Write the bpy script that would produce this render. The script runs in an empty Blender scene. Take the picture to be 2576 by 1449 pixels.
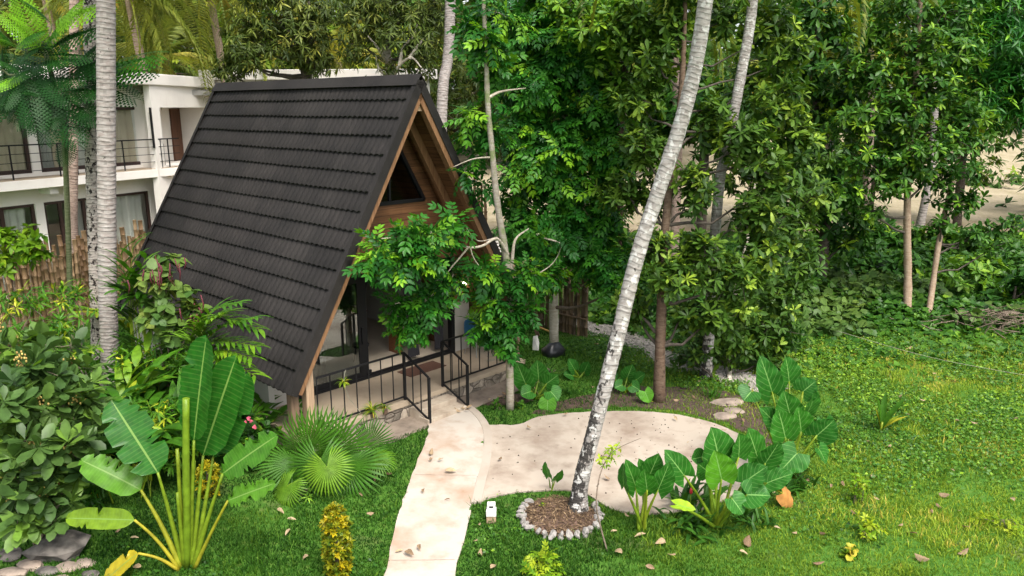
import bpy, math, random
import numpy as np
rng = np.random.default_rng(7)
random.seed(7)
R_ = math.radians
scene = bpy.context.scene
col = scene.collection

# ------------------------------------------------------------------ camera maths
FPX, TH, CAMH = 1899.4, 0.2347, 6.4
CT, ST = math.cos(TH), math.sin(TH)
CAM = np.array([0.0, 0.0, CAMH])

def ray(x, y):
    u = (x - 1288) / FPX
    v = (724.5 - y) / FPX
    return np.array([u, CT + v * ST, -ST + v * CT])

def G(x, y, z=0.0):                      # where the sight line through a picture point meets height z
    d = ray(x, y)
    return CAM + d * ((z - CAMH) / d[2])

def D(x, y, Y):                          # the point of that sight line at distance Y
    d = ray(x, y)
    return CAM + d * (Y / d[1])

HO = np.array([-3.932, 12.722, 0.0])
HAZ = 0.8155
HA = np.array([math.cos(HAZ), math.sin(HAZ), 0.0])
HB = np.array([-math.sin(HAZ), math.cos(HAZ), 0.0])

def HL(u, v, z):                         # house coordinates to world
    return HO + HA * u + HB * v + np.array([0, 0, z])

def norm(a):
    a = np.asarray(a, float)
    return a / np.maximum(np.linalg.norm(a, axis=-1, keepdims=True), 1e-9)

def terrain(x, y):
    x = np.asarray(x, float); y = np.asarray(y, float)
    u = (x - HO[0]) * HA[0] + (y - HO[1]) * HA[1]
    v = (x - HO[0]) * HB[0] + (y - HO[1]) * HB[1]
    du = np.maximum(np.maximum(-1.0 - u, u - 7.3), 0)
    dv = np.maximum(np.maximum(-0.7 - v, v - 9), 0)
    z = 0.12 * np.exp(-(du ** 2 + dv ** 2) / 2.2)
    t = np.clip((y - 50) / 70, 0, 1)
    z = z + 9 * t * t * (3 - 2 * t)
    z = z + 0.02 * np.sin(x * 0.9 + 1.3) * np.sin(y * 0.8) * np.clip((y - 9) / 8, 0, 1)
    return z

def fnoise(x, y, s=1.0, seed=0, oct=4):
    r = np.random.default_rng(100 + seed)
    out = 0; amp = 1.0; tot = 0
    for o in range(oct):
        for k in range(3):
            a = r.uniform(0, 6.28); p = r.uniform(0, 6.28); q = r.uniform(0, 6.28)
            fx = s * (1.9 ** o) * r.uniform(.7, 1.3)
            out = out + amp * np.sin((x * math.cos(a) + y * math.sin(a)) * fx + p + 1.3 * np.sin((y * math.cos(a) - x * math.sin(a)) * fx * .7 + q))
            tot += amp
        amp *= 0.6
    return out / tot * 1.7

def inpoly(x, y, poly):
    x = np.asarray(x); y = np.asarray(y)
    c = np.zeros(x.shape, bool)
    n = len(poly)
    for i in range(n):
        x0, y0 = poly[i][:2]; x1, y1 = poly[(i + 1) % n][:2]
        if y0 == y1: continue
        cond = ((y0 > y) != (y1 > y)) & (x < (x1 - x0) * (y - y0) / (y1 - y0) + x0)
        c ^= cond
    return c

# ------------------------------------------------------------------ mesh builder
class MB:
    def __init__(self):
        self.V = []; self.F = []; self.S = []; self.n = 0

    def add(self, V, F, t=0.5, m=0, st=None, smooth=False):
        V = np.asarray(V, float).reshape(-1, 3)
        if isinstance(F, np.ndarray): groups = [F]
        else:
            by = {}
            for f in F:
                if isinstance(f, np.ndarray) and f.ndim == 2: by.setdefault(('a', id(f)), f)
                else: by.setdefault(len(f), []).append(f)
            groups = [np.asarray(g) for g in by.values()]
        k0 = 0
        for g in groups:
            tt = t
            if isinstance(t, np.ndarray):
                if len(t) == len(g) and len(groups) == 1: tt = t
                else: tt = t[k0:k0 + len(g)]
                k0 += len(g)
            else: tt = np.full(len(g), float(t))
            self.F.append((g + self.n, tt, m, smooth))
        self.V.append(V)
        self.S.append(np.zeros((len(V), 3)) if st is None else np.asarray(st, float))
        self.n += len(V)
        return self

    def build(self, name, mats, parent=None, origin=None, bevel=0):
        me = bpy.data.meshes.new(name)
        V = np.concatenate(self.V); S = np.concatenate(self.S)
        if origin is None and parent is not None and 'wl' in parent: origin = np.array(parent['wl'])
        if origin is not None: V = V - np.asarray(origin)
        me.vertices.add(len(V)); me.vertices.foreach_set('co', V.astype(np.float32).ravel())
        loops = np.concatenate([g.ravel() for g, *_ in self.F]).astype(np.int32)
        tot = np.concatenate([np.full(len(g), g.shape[1]) for g, *_ in self.F])
        start = np.concatenate([[0], np.cumsum(tot)[:-1]]).astype(np.int32)
        me.loops.add(len(loops)); me.loops.foreach_set('vertex_index', loops)
        me.polygons.add(len(tot)); me.polygons.foreach_set('loop_start', start)
        if not isinstance(mats, (list, tuple)): mats = [mats]
        for mm in mats: me.materials.append(mm)
        me.polygons.foreach_set('material_index', np.concatenate([np.full(len(g), m) for g, _, m, _s in self.F]).astype(np.int32))
        me.polygons.foreach_set('use_smooth', np.concatenate([np.full(len(g), s) for g, _, m, s in self.F]))
        a = me.attributes.new('tint', 'FLOAT', 'FACE'); a.data.foreach_set('value', np.concatenate([t for _, t, *_ in self.F]).astype(np.float32))
        if np.any(S):
            b = me.attributes.new('st', 'FLOAT_VECTOR', 'POINT'); b.data.foreach_set('vector', S.astype(np.float32).ravel())
        me.update(calc_edges=True)
        o = bpy.data.objects.new(name, me); col.objects.link(o)
        if parent is not None:
            o.parent = parent
        elif origin is not None:
            o.location = origin
        if bevel:
            b = o.modifiers.new('bevel', 'BEVEL'); b.width = bevel; b.segments = 2; b.limit_method = 'ANGLE'
        return o

def tag(o, label=None, cat=None, group=None, kind=None):
    if label: o['label'] = label
    if cat: o['category'] = cat
    if group: o['group'] = group
    if kind: o['kind'] = kind
    return o

def empty(name, loc, label, cat, group=None, rz=0.0):
    o = bpy.data.objects.new(name, None); col.objects.link(o)
    o.location = tuple(loc); o.rotation_euler = (0, 0, rz); o.empty_display_size = .2
    o['wl'] = [float(loc[0]), float(loc[1]), float(loc[2])]
    return tag(o, label, cat, group)

def bx(a, b):
    x0, y0, z0 = a; x1, y1, z1 = b
    V = [(x0, y0, z0), (x1, y0, z0), (x1, y1, z0), (x0, y1, z0), (x0, y0, z1), (x1, y0, z1), (x1, y1, z1), (x0, y1, z1)]
    F = [(0, 3, 2, 1), (4, 5, 6, 7), (0, 1, 5, 4), (1, 2, 6, 5), (2, 3, 7, 6), (3, 0, 4, 7)]
    return np.array(V, float), F

def beam(p0, p1, w, h, up=(0, 0, 1)):
    p0 = np.asarray(p0, float); p1 = np.asarray(p1, float)
    d = norm(p1 - p0); s = norm(np.cross(d, up)); n = np.cross(s, d)
    V = []
    for p in (p0, p1):
        for a, b in ((-1, -1), (1, -1), (1, 1), (-1, 1)):
            V.append(p + s * a * w / 2 + n * b * h / 2)
    F = [(0, 1, 2, 3), (7, 6, 5, 4), (0, 4, 5, 1), (1, 5, 6, 2), (2, 6, 7, 3), (3, 7, 4, 0)]
    return np.array(V), F

def prism(poly, v0, v1):                 # polygon given as (u,z), extruded along local y
    n = len(poly)
    V = [(u, v0, z) for u, z in poly] + [(u, v1, z) for u, z in poly]
    F = [tuple(range(n)), tuple(range(2 * n - 1, n - 1, -1))] + [(i, i + n, (i + 1) % n + n, (i + 1) % n) for i in range(n)]
    return np.array(V, float), F

def slab(poly, z0, z1):
    n = len(poly)
    V = [(x, y, z1) for x, y in poly] + [(x, y, z0) for x, y in poly]
    F = [tuple(range(n)), tuple(range(2 * n - 1, n - 1, -1))] + [(i, i + n, (i + 1) % n + n, (i + 1) % n) for i in range(n)]
    return np.array(V, float), F

def tube(pts, rad, sides=8, caps=True):
    pts = np.asarray(pts, float); n = len(pts)
    rad = np.broadcast_to(np.asarray(rad, float), (n,)) if np.ndim(rad) < 2 else np.asarray(rad)
    tg = np.gradient(pts, axis=0); tg = norm(tg)
    s = np.cross(tg[0], (0, 0, 1.0))
    if np.linalg.norm(s) < .05: s = np.array([1.0, 0, 0])
    s = norm(s)
    V = []; ang = np.linspace(0, 2 * math.pi, sides, endpoint=False)
    for i in range(n):
        s = norm(s - tg[i] * np.dot(s, tg[i])); b = np.cross(tg[i], s)
        r = rad[i]
        V.append(pts[i] + (np.cos(ang)[:, None] * s + np.sin(ang)[:, None] * b) * (r if np.ndim(r) == 0 else np.asarray(r)[:, None]))
    V = np.concatenate(V)
    i = np.arange(n - 1)[:, None] * sides; j = np.arange(sides)[None]; j2 = (j + 1) % sides
    Q = np.stack([i + j, i + j2, i + sides + j2, i + sides + j], -1).reshape(-1, 4)
    F = [Q]
    if caps and sides > 2:
        F += [np.array([list(range(sides))[::-1]]), np.array([[(n - 1) * sides + k for k in range(sides)]])]
    return V, F

def addg(mb, VF, t=.5, m=0, smooth=False, st=None):
    V, F = VF
    if F and isinstance(F[0], np.ndarray):
        first = True
        k0 = mb.n
        for g in F:
            if first:
                mb.add(V, g, t, m, st, smooth); first = False
            else:
                mb.F.append((g + k0, np.full(len(g), float(t if not isinstance(t, np.ndarray) else .5)), m, False))
    else: mb.add(V, F, t, m, st, smooth)
    return mb

def resample(pts, n):
    pts = np.asarray(pts, float)
    P = np.vstack([2 * pts[0] - pts[1], pts, 2 * pts[-1] - pts[-2]])
    out = []
    m = len(pts) - 1
    for k in range(n):
        t = k / (n - 1) * m; i = min(int(t), m - 1); f = t - i
        p0, p1, p2, p3 = P[i], P[i + 1], P[i + 2], P[i + 3]
        out.append(.5 * ((2 * p1) + (-p0 + p2) * f + (2 * p0 - 5 * p1 + 4 * p2 - p3) * f * f + (-p0 + 3 * p1 - 3 * p2 + p3) * f ** 3))
    return np.array(out)

# ------------------------------------------------------------------ materials
def newmat(name):
    m = bpy.data.materials.new(name); m.use_nodes = True
    nt = m.node_tree; nt.nodes.clear()
    out = nt.nodes.new('ShaderNodeOutputMaterial')
    p = nt.nodes.new('ShaderNodeBsdfPrincipled')
    nt.links.new(p.outputs[0], out.inputs[0])
    return m, nt, p, out

def N(nt, t, **kw):
    n = nt.nodes.new('ShaderNode' + t)
    for k, v in kw.items():
        if k.startswith('i_'): n.inputs[k[2:].replace('_', ' ')].default_value = v
        elif k.startswith('n_'): n.inputs[int(k[2:])].default_value = v
        else: setattr(n, k, v)
    return n

def ramp(nt, stops, fac=None, interp='LINEAR'):
    r = nt.nodes.new('ShaderNodeValToRGB'); e = r.color_ramp.elements
    r.color_ramp.interpolation = interp
    while len(e) < len(stops): e.new(0.5)
    for k, (p, c) in enumerate(stops):
        e[k].position = p; e[k].color = (c, c, c, 1) if np.ndim(c) == 0 else (*c[:3], 1)
    if fac is not None: nt.links.new(fac, r.inputs[0])
    return r

def coords(nt, kind='Object', scale=(1, 1, 1)):
    tc = nt.nodes.new('ShaderNodeTexCoord'); mp = nt.nodes.new('ShaderNodeMapping')
    mp.inputs['Scale'].default_value = scale
    nt.links.new(tc.outputs[kind], mp.inputs[0])
    return mp.outputs[0]

def mixc(nt, fac, a, b, mode='MIX'):
    m = nt.nodes.new('ShaderNodeMix'); m.data_type = 'RGBA'; m.blend_type = mode
    for sock, val in ((m.inputs[0], fac), (m.inputs[6], a), (m.inputs[7], b)):
        if hasattr(val, 'is_output') or isinstance(val, bpy.types.NodeSocket): nt.links.new(val, sock)
        elif np.ndim(val) == 0: sock.default_value = val
        else: sock.default_value = (*val[:3], 1)
    return m.outputs[2]

def bump(nt, p, h, strength=.3, dist=.02):
    b = nt.nodes.new('ShaderNodeBump'); b.inputs['Strength'].default_value = strength; b.inputs['Distance'].default_value = dist
    nt.links.new(h, b.inputs['Height']); nt.links.new(b.outputs[0], p.inputs['Normal'])

def simple(name, c, rough=.6, metal=0.0, spec=.5, noise=0.0, scale=6, bumps=0.0):
    m, nt, p, _ = newmat(name)
    p.inputs['Roughness'].default_value = rough; p.inputs['Metallic'].default_value = metal
    p.inputs['Specular IOR Level'].default_value = spec
    p.inputs['Base Color'].default_value = (*c, 1)
    if noise or bumps:
        n = N(nt, 'TexNoise', i_Scale=scale, i_Detail=6.0)
        nt.links.new(coords(nt), n.inputs[0])
        r = ramp(nt, [(.3, tuple(x * (1 - noise) for x in c)), (.7, tuple(min(1, x * (1 + noise)) for x in c))], n.outputs[0])
        nt.links.new(r.outputs[0], p.inputs['Base Color'])
        if bumps: bump(nt, p, n.outputs[0], bumps)
    return m

def leafmat(name, stops, rough=.45, trans=.3, veins=None, spec=.22, noise=.25, nscale=9):
    m, nt, p, out = newmat(name)
    at = N(nt, 'Attribute', attribute_name='tint')
    stops = [(p_, (min(.8, c_[0] * 1.70), min(.8, c_[1] * 1.42), c_[2] * .85)) for p_, c_ in stops]
    c = ramp(nt, stops, at.outputs['Fac']).outputs[0]
    if noise:
        n = N(nt, 'TexNoise', i_Scale=nscale, i_Detail=3.0); nt.links.new(coords(nt), n.inputs[0])
        f = ramp(nt, [(.3, 1 - noise), (.7, 1 + noise)], n.outputs[0]).outputs[0]
        c = mixc(nt, 1.0, c, f, 'MULTIPLY')
    if veins:
        sa = N(nt, 'Attribute', attribute_name='st'); sx = N(nt, 'SeparateXYZ'); nt.links.new(sa.outputs['Vector'], sx.inputs[0])
        ab = N(nt, 'Math', operation='ABSOLUTE'); nt.links.new(sx.outputs[1], ab.inputs[0])
        mid = N(nt, 'Math', operation='LESS_THAN', n_1=veins['mid']); nt.links.new(ab.outputs[0], mid.inputs[0])
        k1 = N(nt, 'Math', operation='MULTIPLY', n_1=veins['slant']); nt.links.new(ab.outputs[0], k1.inputs[0])
        k2 = N(nt, 'Math', operation='MULTIPLY_ADD', n_1=veins['n']); nt.links.new(sx.outputs[0], k2.inputs[0]); nt.links.new(k1.outputs[0], k2.inputs[2])
        fr = N(nt, 'Math', operation='FRACT'); nt.links.new(k2.outputs[0], fr.inputs[0])
        sv = N(nt, 'Math', operation='LESS_THAN', n_1=veins['w']); nt.links.new(fr.outputs[0], sv.inputs[0])
        sv2 = N(nt, 'Math', operation='MULTIPLY', n_1=veins.get('side', .6)); nt.links.new(sv.outputs[0], sv2.inputs[0])
        mx = N(nt, 'Math', operation='MAXIMUM'); nt.links.new(mid.outputs[0], mx.inputs[0]); nt.links.new(sv2.outputs[0], mx.inputs[1])
        c = mixc(nt, mx.outputs[0], c, veins['col'])
    nt.links.new(c, p.inputs['Base Color'])
    p.inputs['Roughness'].default_value = rough; p.inputs['Specular IOR Level'].default_value = spec
    if trans:
        tr = N(nt, 'BsdfTranslucent')
        c2 = mixc(nt, 1.0, c, (1.0, 1.0, .55), 'MULTIPLY')
        nt.links.new(c2, tr.inputs[0])
        mx = N(nt, 'MixShader'); mx.inputs[0].default_value = trans
        nt.links.new(p.outputs[0], mx.inputs[1]); nt.links.new(tr.outputs[0], mx.inputs[2]); nt.links.new(mx.outputs[0], out.inputs[0])
    return m

def sc(c, k): return tuple(x * k for x in c)
DK = (.008, .040, .008); MD = (.022, .095, .013); LT = (.060, .180, .018); YL = (.20, .30, .025)
M = {}
M['leaf_broad'] = leafmat('leaf_broad', [(0, DK), (.4, (.018, .072, .012)), (.75, (.045, .13, .018)), (1, (.13, .26, .025))], .42)
M['leaf_olive'] = leafmat('leaf_olive', [(0, (.012, .040, .009)), (.5, (.030, .082, .016)), (.82, (.072, .15, .024)), (1, (.15, .26, .04))], .45)
M['leaf_pinnate'] = leafmat('leaf_pinnate', [(0, (.006, .045, .012)), (.45, (.013, .085, .014)), (.8, (.035, .15, .016)), (1, (.11, .27, .02))], .40)
M['leaf_mango'] = leafmat('leaf_mango', [(0, (.014, .034, .010)), (.5, (.038, .068, .018)), (.85, (.085, .125, .035)), (1, (.16, .20, .06))], .45)
M['leaf_flame'] = leafmat('leaf_flame', [(0, (.004, .028, .008)), (.5, (.009, .055, .010)), (.78, (.03, .14, .014)), (1, (.14, .34, .02))], .5)
M['leaf_palm'] = leafmat('leaf_palm', [(0, (.03, .065, .015)), (.5, (.08, .125, .028)), (.8, (.16, .20, .045)), (1, (.30, .27, .09))], .5, .4)
M['leaf_far'] = leafmat('leaf_far', [(0, (.012, .045, .012)), (.5, (.035, .095, .02)), (.85, (.09, .17, .028)), (1, (.20, .29, .04))], .6, .35, noise=.4, nscale=.35)
M['leaf_grey'] = leafmat('leaf_grey', [(0, (.016, .045, .020)), (.5, (.036, .085, .032)), (.85, (.062, .135, .04)), (1, (.085, .19, .03))], .38)
M['leaf_fan'] = leafmat('leaf_fan', [(0, (.012, .060, .009)), (.5, (.034, .115, .013)), (.8, (.085, .19, .02)), (1, (.28, .27, .045))], .42, .35)
M['leaf_ginger'] = leafmat('leaf_ginger', [(0, (.012, .06, .008)), (.5, (.035, .12, .012)), (.8, (.10, .22, .018)), (1, (.28, .34, .04))], .38, .35)
M['leaf_gold'] = leafmat('leaf_gold', [(0, (.035, .075, .008)), (.4, (.11, .145, .010)), (.75, (.19, .19, .010)), (1, (.27, .23, .012))], .4, .3)
M['leaf_lime'] = leafmat('leaf_lime', [(0, (.04, .13, .010)), (.5, (.09, .20, .013)), (1, (.20, .29, .022))], .45, .35)
M['leaf_heart'] = leafmat('leaf_heart', [(0, (.028, .075, .025)), (.6, (.06, .12, .035)), (1, (.13, .18, .05))], .45)
EARV = {'mid': .035, 'slant': -2.6, 'n': 6.5, 'w': .09, 'col': (.17, .34, .09), 'side': .55}
M['leaf_ear'] = leafmat('leaf_ear', [(0, (.007, .055, .014)), (.5, (.018, .105, .014)), (.8, (.05, .18, .016)), (.92, (.12, .27, .02)), (1, (.30, .30, .05))], .45, .25, EARV)
BANV = {'mid': .03, 'slant': .8, 'n': 22, 'w': .22, 'col': (.16, .28, .06), 'side': .18}
M['leaf_banana'] = leafmat('leaf_banana', [(0, (.006, .050, .010)), (.4, (.012, .080, .010)), (.65, (.05, .15, .014)), (.8, (.13, .165, .016)), (1, (.34, .27, .025))], .34, .3, dict(BANV, mid=.045))
M['stalk'] = leafmat('stalk', [(0, (.03, .09, .01)), (.5, (.075, .135, .014)), (1, (.17, .17, .022))], .4, 0)
M['twig'] = simple('twig', (.14, .105, .075), .85, noise=.4, scale=20)
M['pale_twig'] = simple('pale_twig', (.42, .36, .28), .85, noise=.3, scale=20)
M['dark_twig'] = simple('dark_twig', (.06, .048, .036), .9, noise=.4, scale=20)
M['red_catkin'] = simple('red_catkin', (.085, .008, .015), .7, noise=.4, scale=40)
M['dead'] = simple('dead', (.14, .105, .075), .9, noise=.4, scale=12)

def barkmat(name, base, pale, dark, ring=10.0, dark_amt=.25, pale_amt=.5, stain=0.0, moss=None):
    m, nt, p, _ = newmat(name)
    v = coords(nt)
    n1 = N(nt, 'TexNoise', i_Scale=5.0, i_Detail=8.0, i_Roughness=.65); nt.links.new(v, n1.inputs[0])
    vs = coords(nt, 'Object', (1, 1, 4)); n2 = N(nt, 'TexNoise', i_Scale=7.0, i_Detail=6.0, i_Roughness=.6); nt.links.new(vs, n2.inputs[0])
    c = mixc(nt, ramp(nt, [(.5 - pale_amt * .3, 0.0), (.62, 1.0)], n2.outputs[0]).outputs[0], base, pale)
    n3 = N(nt, 'TexNoise', i_Scale=9.0, i_Detail=9.0, i_Roughness=.7); nt.links.new(coords(nt, 'Object', (1.2, 1.2, .8)), n3.inputs[0])
    thr = .68 - dark_amt * .3
    fd = ramp(nt, [(thr, 0.0), (thr + .05, 1.0)], n3.outputs[0]).outputs[0]
    c = mixc(nt, fd, c, dark)
    if stain:
        # lichen-black stain climbing from the foot on the weather side, broken by white patches
        tc = nt.nodes.new('ShaderNodeTexCoord'); sp = N(nt, 'SeparateXYZ'); nt.links.new(tc.outputs['Object'], sp.inputs[0])
        sa = N(nt, 'Attribute', attribute_name='st'); sx = N(nt, 'SeparateXYZ'); nt.links.new(sa.outputs['Vector'], sx.inputs[0])
        a = N(nt, 'Math', operation='MULTIPLY_ADD', n_1=-1 / stain, n_2=1.0); nt.links.new(sp.outputs[2], a.inputs[0])
        b = N(nt, 'Math', operation='MULTIPLY_ADD', n_1=.42); nt.links.new(sx.outputs[1], b.inputs[0]); nt.links.new(a.outputs[0], b.inputs[2])
        cc = N(nt, 'Math', operation='MULTIPLY_ADD', n_1=1.0); nt.links.new(b.outputs[0], cc.inputs[0]);
        n4 = N(nt, 'TexNoise', i_Scale=6.5, i_Detail=8.0, i_Roughness=.68); nt.links.new(coords(nt, 'Object', (1.6, 1.6, .8)), n4.inputs[0])
        k = N(nt, 'Math', operation='MULTIPLY_ADD', n_1=4.6, n_2=-2.45); nt.links.new(n4.outputs[0], k.inputs[0]); nt.links.new(k.outputs[0], cc.inputs[2])
        fs = ramp(nt, [(.50, 0.0), (.66, .95)], cc.outputs[0]).outputs[0]
        c = mixc(nt, fs, c, (.034, .030, .027))
        n5 = N(nt, 'TexNoise', i_Scale=8.0, i_Detail=5.0); nt.links.new(coords(nt, 'Object', (1.3, 1.3, .9)), n5.inputs[0])
        c = mixc(nt, ramp(nt, [(.56, 0.0), (.60, 1.0)], n5.outputs[0]).outputs[0], c, (.50, .48, .45))
    if moss is not None:
        n6 = N(nt, 'TexNoise', i_Scale=4.0, i_Detail=6.0); nt.links.new(v, n6.inputs[0])
        c = mixc(nt, ramp(nt, [(.5, 0.0), (.62, .8)], n6.outputs[0]).outputs[0], c, moss)
    ta = N(nt, 'Attribute', attribute_name='tint')
    c = mixc(nt, 1.0, c, ramp(nt, [(0, .55), (.5, 1.0), (1, 1.12)], ta.outputs['Fac']).outputs[0], 'MULTIPLY')
    nt.links.new(c, p.inputs['Base Color']); p.inputs['Roughness'].default_value = .9
    p.inputs['Specular IOR Level'].default_value = .2
    bump(nt, p, n1.outputs[0], .5, .03)
    return m

M['bark_main'] = barkmat('bark_main', (.21, .175, .155), (.37, .345, .32), (.09, .075, .065), dark_amt=.16, pale_amt=.75, stain=4.0)
M['bark_palm'] = barkmat('bark_palm', (.20, .155, .135), (.35, .32, .295), (.05, .04, .035), dark_amt=.2, pale_amt=.8)
M['bark_palm_stained'] = barkmat('bark_palm_stained', (.25, .20, .17), (.40, .36, .32), (.02, .016, .014), dark_amt=.55, pale_amt=.7)
M['bark_brownpalm'] = barkmat('bark_brownpalm', (.24, .16, .125), (.38, .29, .24), (.08, .06, .05), dark_amt=.2)
M['bark_brown'] = barkmat('bark_brown', (.095, .06, .04), (.14, .10, .07), (.04, .028, .02), dark_amt=.35, pale_amt=.2)
M['bark_tan'] = barkmat('bark_tan', (.26, .18, .12), (.34, .26, .19), (.10, .07, .05), dark_amt=.25, pale_amt=.4)
M['bark_pale'] = barkmat('bark_pale', (.25, .21, .155), (.36, .32, .265), (.12, .10, .08), dark_amt=.2, pale_amt=.5, moss=(.16, .20, .07))
M['bark_pale2'] = barkmat('bark_pale2', (.40, .34, .26), (.55, .50, .42), (.15, .12, .09), dark_amt=.15, pale_amt=.5)
M['bark_dark'] = barkmat('bark_dark', (.065, .05, .038), (.12, .10, .08), (.02, .016, .012), dark_amt=.3, pale_amt=.3)
M['bark_green'] = barkmat('bark_green', (.13, .15, .07), (.22, .22, .13), (.06, .06, .03), dark_amt=.2, pale_amt=.3)

def woodmat(name, c, c2, plank=None, axis='z', rough=.55, gap=(.03, .015, .008)):
    m, nt, p, _ = newmat(name)
    s = {'z': (14, 14, .9), 'x': (.9, 14, 14), 'y': (14, .9, 14)}[axis]
    n = N(nt, 'TexNoise', i_Scale=2.2, i_Detail=8.0, i_Roughness=.6, i_Distortion=.6); nt.links.new(coords(nt, 'Object', s), n.inputs[0])
    cc = ramp(nt, [(.3, c2), (.55, c), (.75, sc(c, 1.25))], n.outputs[0]).outputs[0]
    k = N(nt, 'TexVoronoi', i_Scale=2.3); nt.links.new(coords(nt, 'Object', (1.4, 1, 1)), k.inputs[0])
    cc = mixc(nt, ramp(nt, [(.045, .75), (.09, 0.0)], k.outputs['Distance']).outputs[0], cc, sc(c2, .35))
    if plank:
        tc = nt.nodes.new('ShaderNodeTexCoord'); sp = N(nt, 'SeparateXYZ'); nt.links.new(tc.outputs['Object'], sp.inputs[0])
        q = N(nt, 'Math', operation='MULTIPLY', n_1=1 / plank); nt.links.new(sp.outputs[2], q.inputs[0])
        fl = N(nt, 'Math', operation='FLOOR'); nt.links.new(q.outputs[0], fl.inputs[0])
        wn = N(nt, 'TexWhiteNoise', noise_dimensions='2D')
        ax = N(nt, 'Math', operation='MULTIPLY_ADD', n_1=.55); nt.links.new(sp.outputs[0], ax.inputs[0])
        h1 = N(nt, 'Math', operation='MULTIPLY', n_1=.37); nt.links.new(fl.outputs[0], h1.inputs[0]); nt.links.new(h1.outputs[0], ax.inputs[2])
        flx = N(nt, 'Math', operation='FLOOR'); nt.links.new(ax.outputs[0], flx.inputs[0])
        cb = N(nt, 'CombineXYZ'); nt.links.new(fl.outputs[0], cb.inputs[0]); nt.links.new(flx.outputs[0], cb.inputs[1]); nt.links.new(cb.outputs[0], wn.inputs[0])
        cc = mixc(nt, 1.0, cc, ramp(nt, [(0, .68), (1, 1.25)], wn.outputs[0]).outputs[0], 'MULTIPLY')
        fr = N(nt, 'Math', operation='FRACT'); nt.links.new(q.outputs[0], fr.inputs[0])
        g = ramp(nt, [(0.0, 1.0), (.06, 0.0), (.95, 0.0), (1.0, 1.0)], fr.outputs[0])
        cc = mixc(nt, g.outputs[0], cc, gap)
    nt.links.new(cc, p.inputs['Base Color']); p.inputs['Roughness'].default_value = rough
    p.inputs['Specular IOR Level'].default_value = .3
    bump(nt, p, n.outputs[0], .15, .01)
    return m

M['wood_planks'] = woodmat('wood_planks', (.165, .078, .034), (.09, .039, .017), plank=.14, axis='x')
M['wood_soffit'] = woodmat('wood_soffit', (.165, .078, .034), (.09, .039, .017), plank=.14, axis='y')
M['wood_beam'] = woodmat('wood_beam', (.20, .105, .05), (.12, .055, .025), axis='z')
M['wood_edge'] = woodmat('wood_edge', (.30, .17, .09), (.17, .09, .05), axis='z')
M['wood_post'] = woodmat('wood_post', (.36, .25, .16), (.24, .16, .095), axis='z', rough=.8)
M['wood_old'] = woodmat('wood_old', (.17, .11, .07), (.09, .06, .04), axis='z', rough=.85)
M['wood_bench'] = woodmat('wood_bench', (.20, .085, .038), (.10, .04, .02), axis='x', rough=.4)
M['wood_door'] = woodmat('wood_door', (.11, .045, .022), (.06, .025, .012), axis='z', rough=.5)
M['black_metal'] = simple('black_metal', (.007, .007, .008), .5, 0.0, .3)
M['dark_frame'] = simple('dark_frame', (.035, .016, .012), .5)
M['black_cloth'] = simple('black_cloth', (.020, .020, .024), .95, noise=.3, scale=30)

def plaster(name, c, dirt=(.45, .40, .33), amt=.5, scale=1.2, rough=.9):
    m, nt, p, _ = newmat(name)
    n = N(nt, 'TexNoise', i_Scale=scale, i_Detail=9.0, i_Roughness=.65); nt.links.new(coords(nt), n.inputs[0])
    n2 = N(nt, 'TexNoise', i_Scale=scale * 2.5, i_Detail=8.0, i_Roughness=.6); nt.links.new(coords(nt, 'Object', (1, 1, .15)), n2.inputs[0])
    cc = mixc(nt, ramp(nt, [(.45, 0.0), (.75, amt)], n.outputs[0]).outputs[0], c, dirt)
    cc = mixc(nt, ramp(nt, [(.55, 0.0), (.8, amt * .7)], n2.outputs[0]).outputs[0], cc, sc(dirt, .8))
    nt.links.new(cc, p.inputs['Base Color']); p.inputs['Roughness'].default_value = rough; p.inputs['Specular IOR Level'].default_value = .2
    bump(nt, p, n.outputs[0], .08, .01)
    return m

M['white_plaster'] = plaster('white_plaster', (.74, .70, .65), amt=.20)
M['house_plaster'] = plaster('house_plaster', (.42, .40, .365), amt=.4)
M['deck_concrete'] = plaster('deck_concrete', (.36, .29, .21), (.24, .18, .125), .6, 1.6, .6)
M['path_concrete'] = plaster('path_concrete', (.41, .365, .31), (.28, .17, .10), 1.0, .8)
M['patio_concrete'] = plaster('patio_concrete', (.37, .315, .255), (.17, .115, .08), .9, 1.0)
M['kerb_concrete'] = plaster('kerb_concrete', (.37, .32, .265), (.24, .18, .13), .5, 1.5)
M['step_concrete'] = plaster('step_concrete', (.40, .335, .26), (.20, .14, .095), .8, 2.2)
M['apron_concrete'] = plaster('apron_concrete', (.23, .185, .145), (.095, .075, .06), .9, 2.5)

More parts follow.
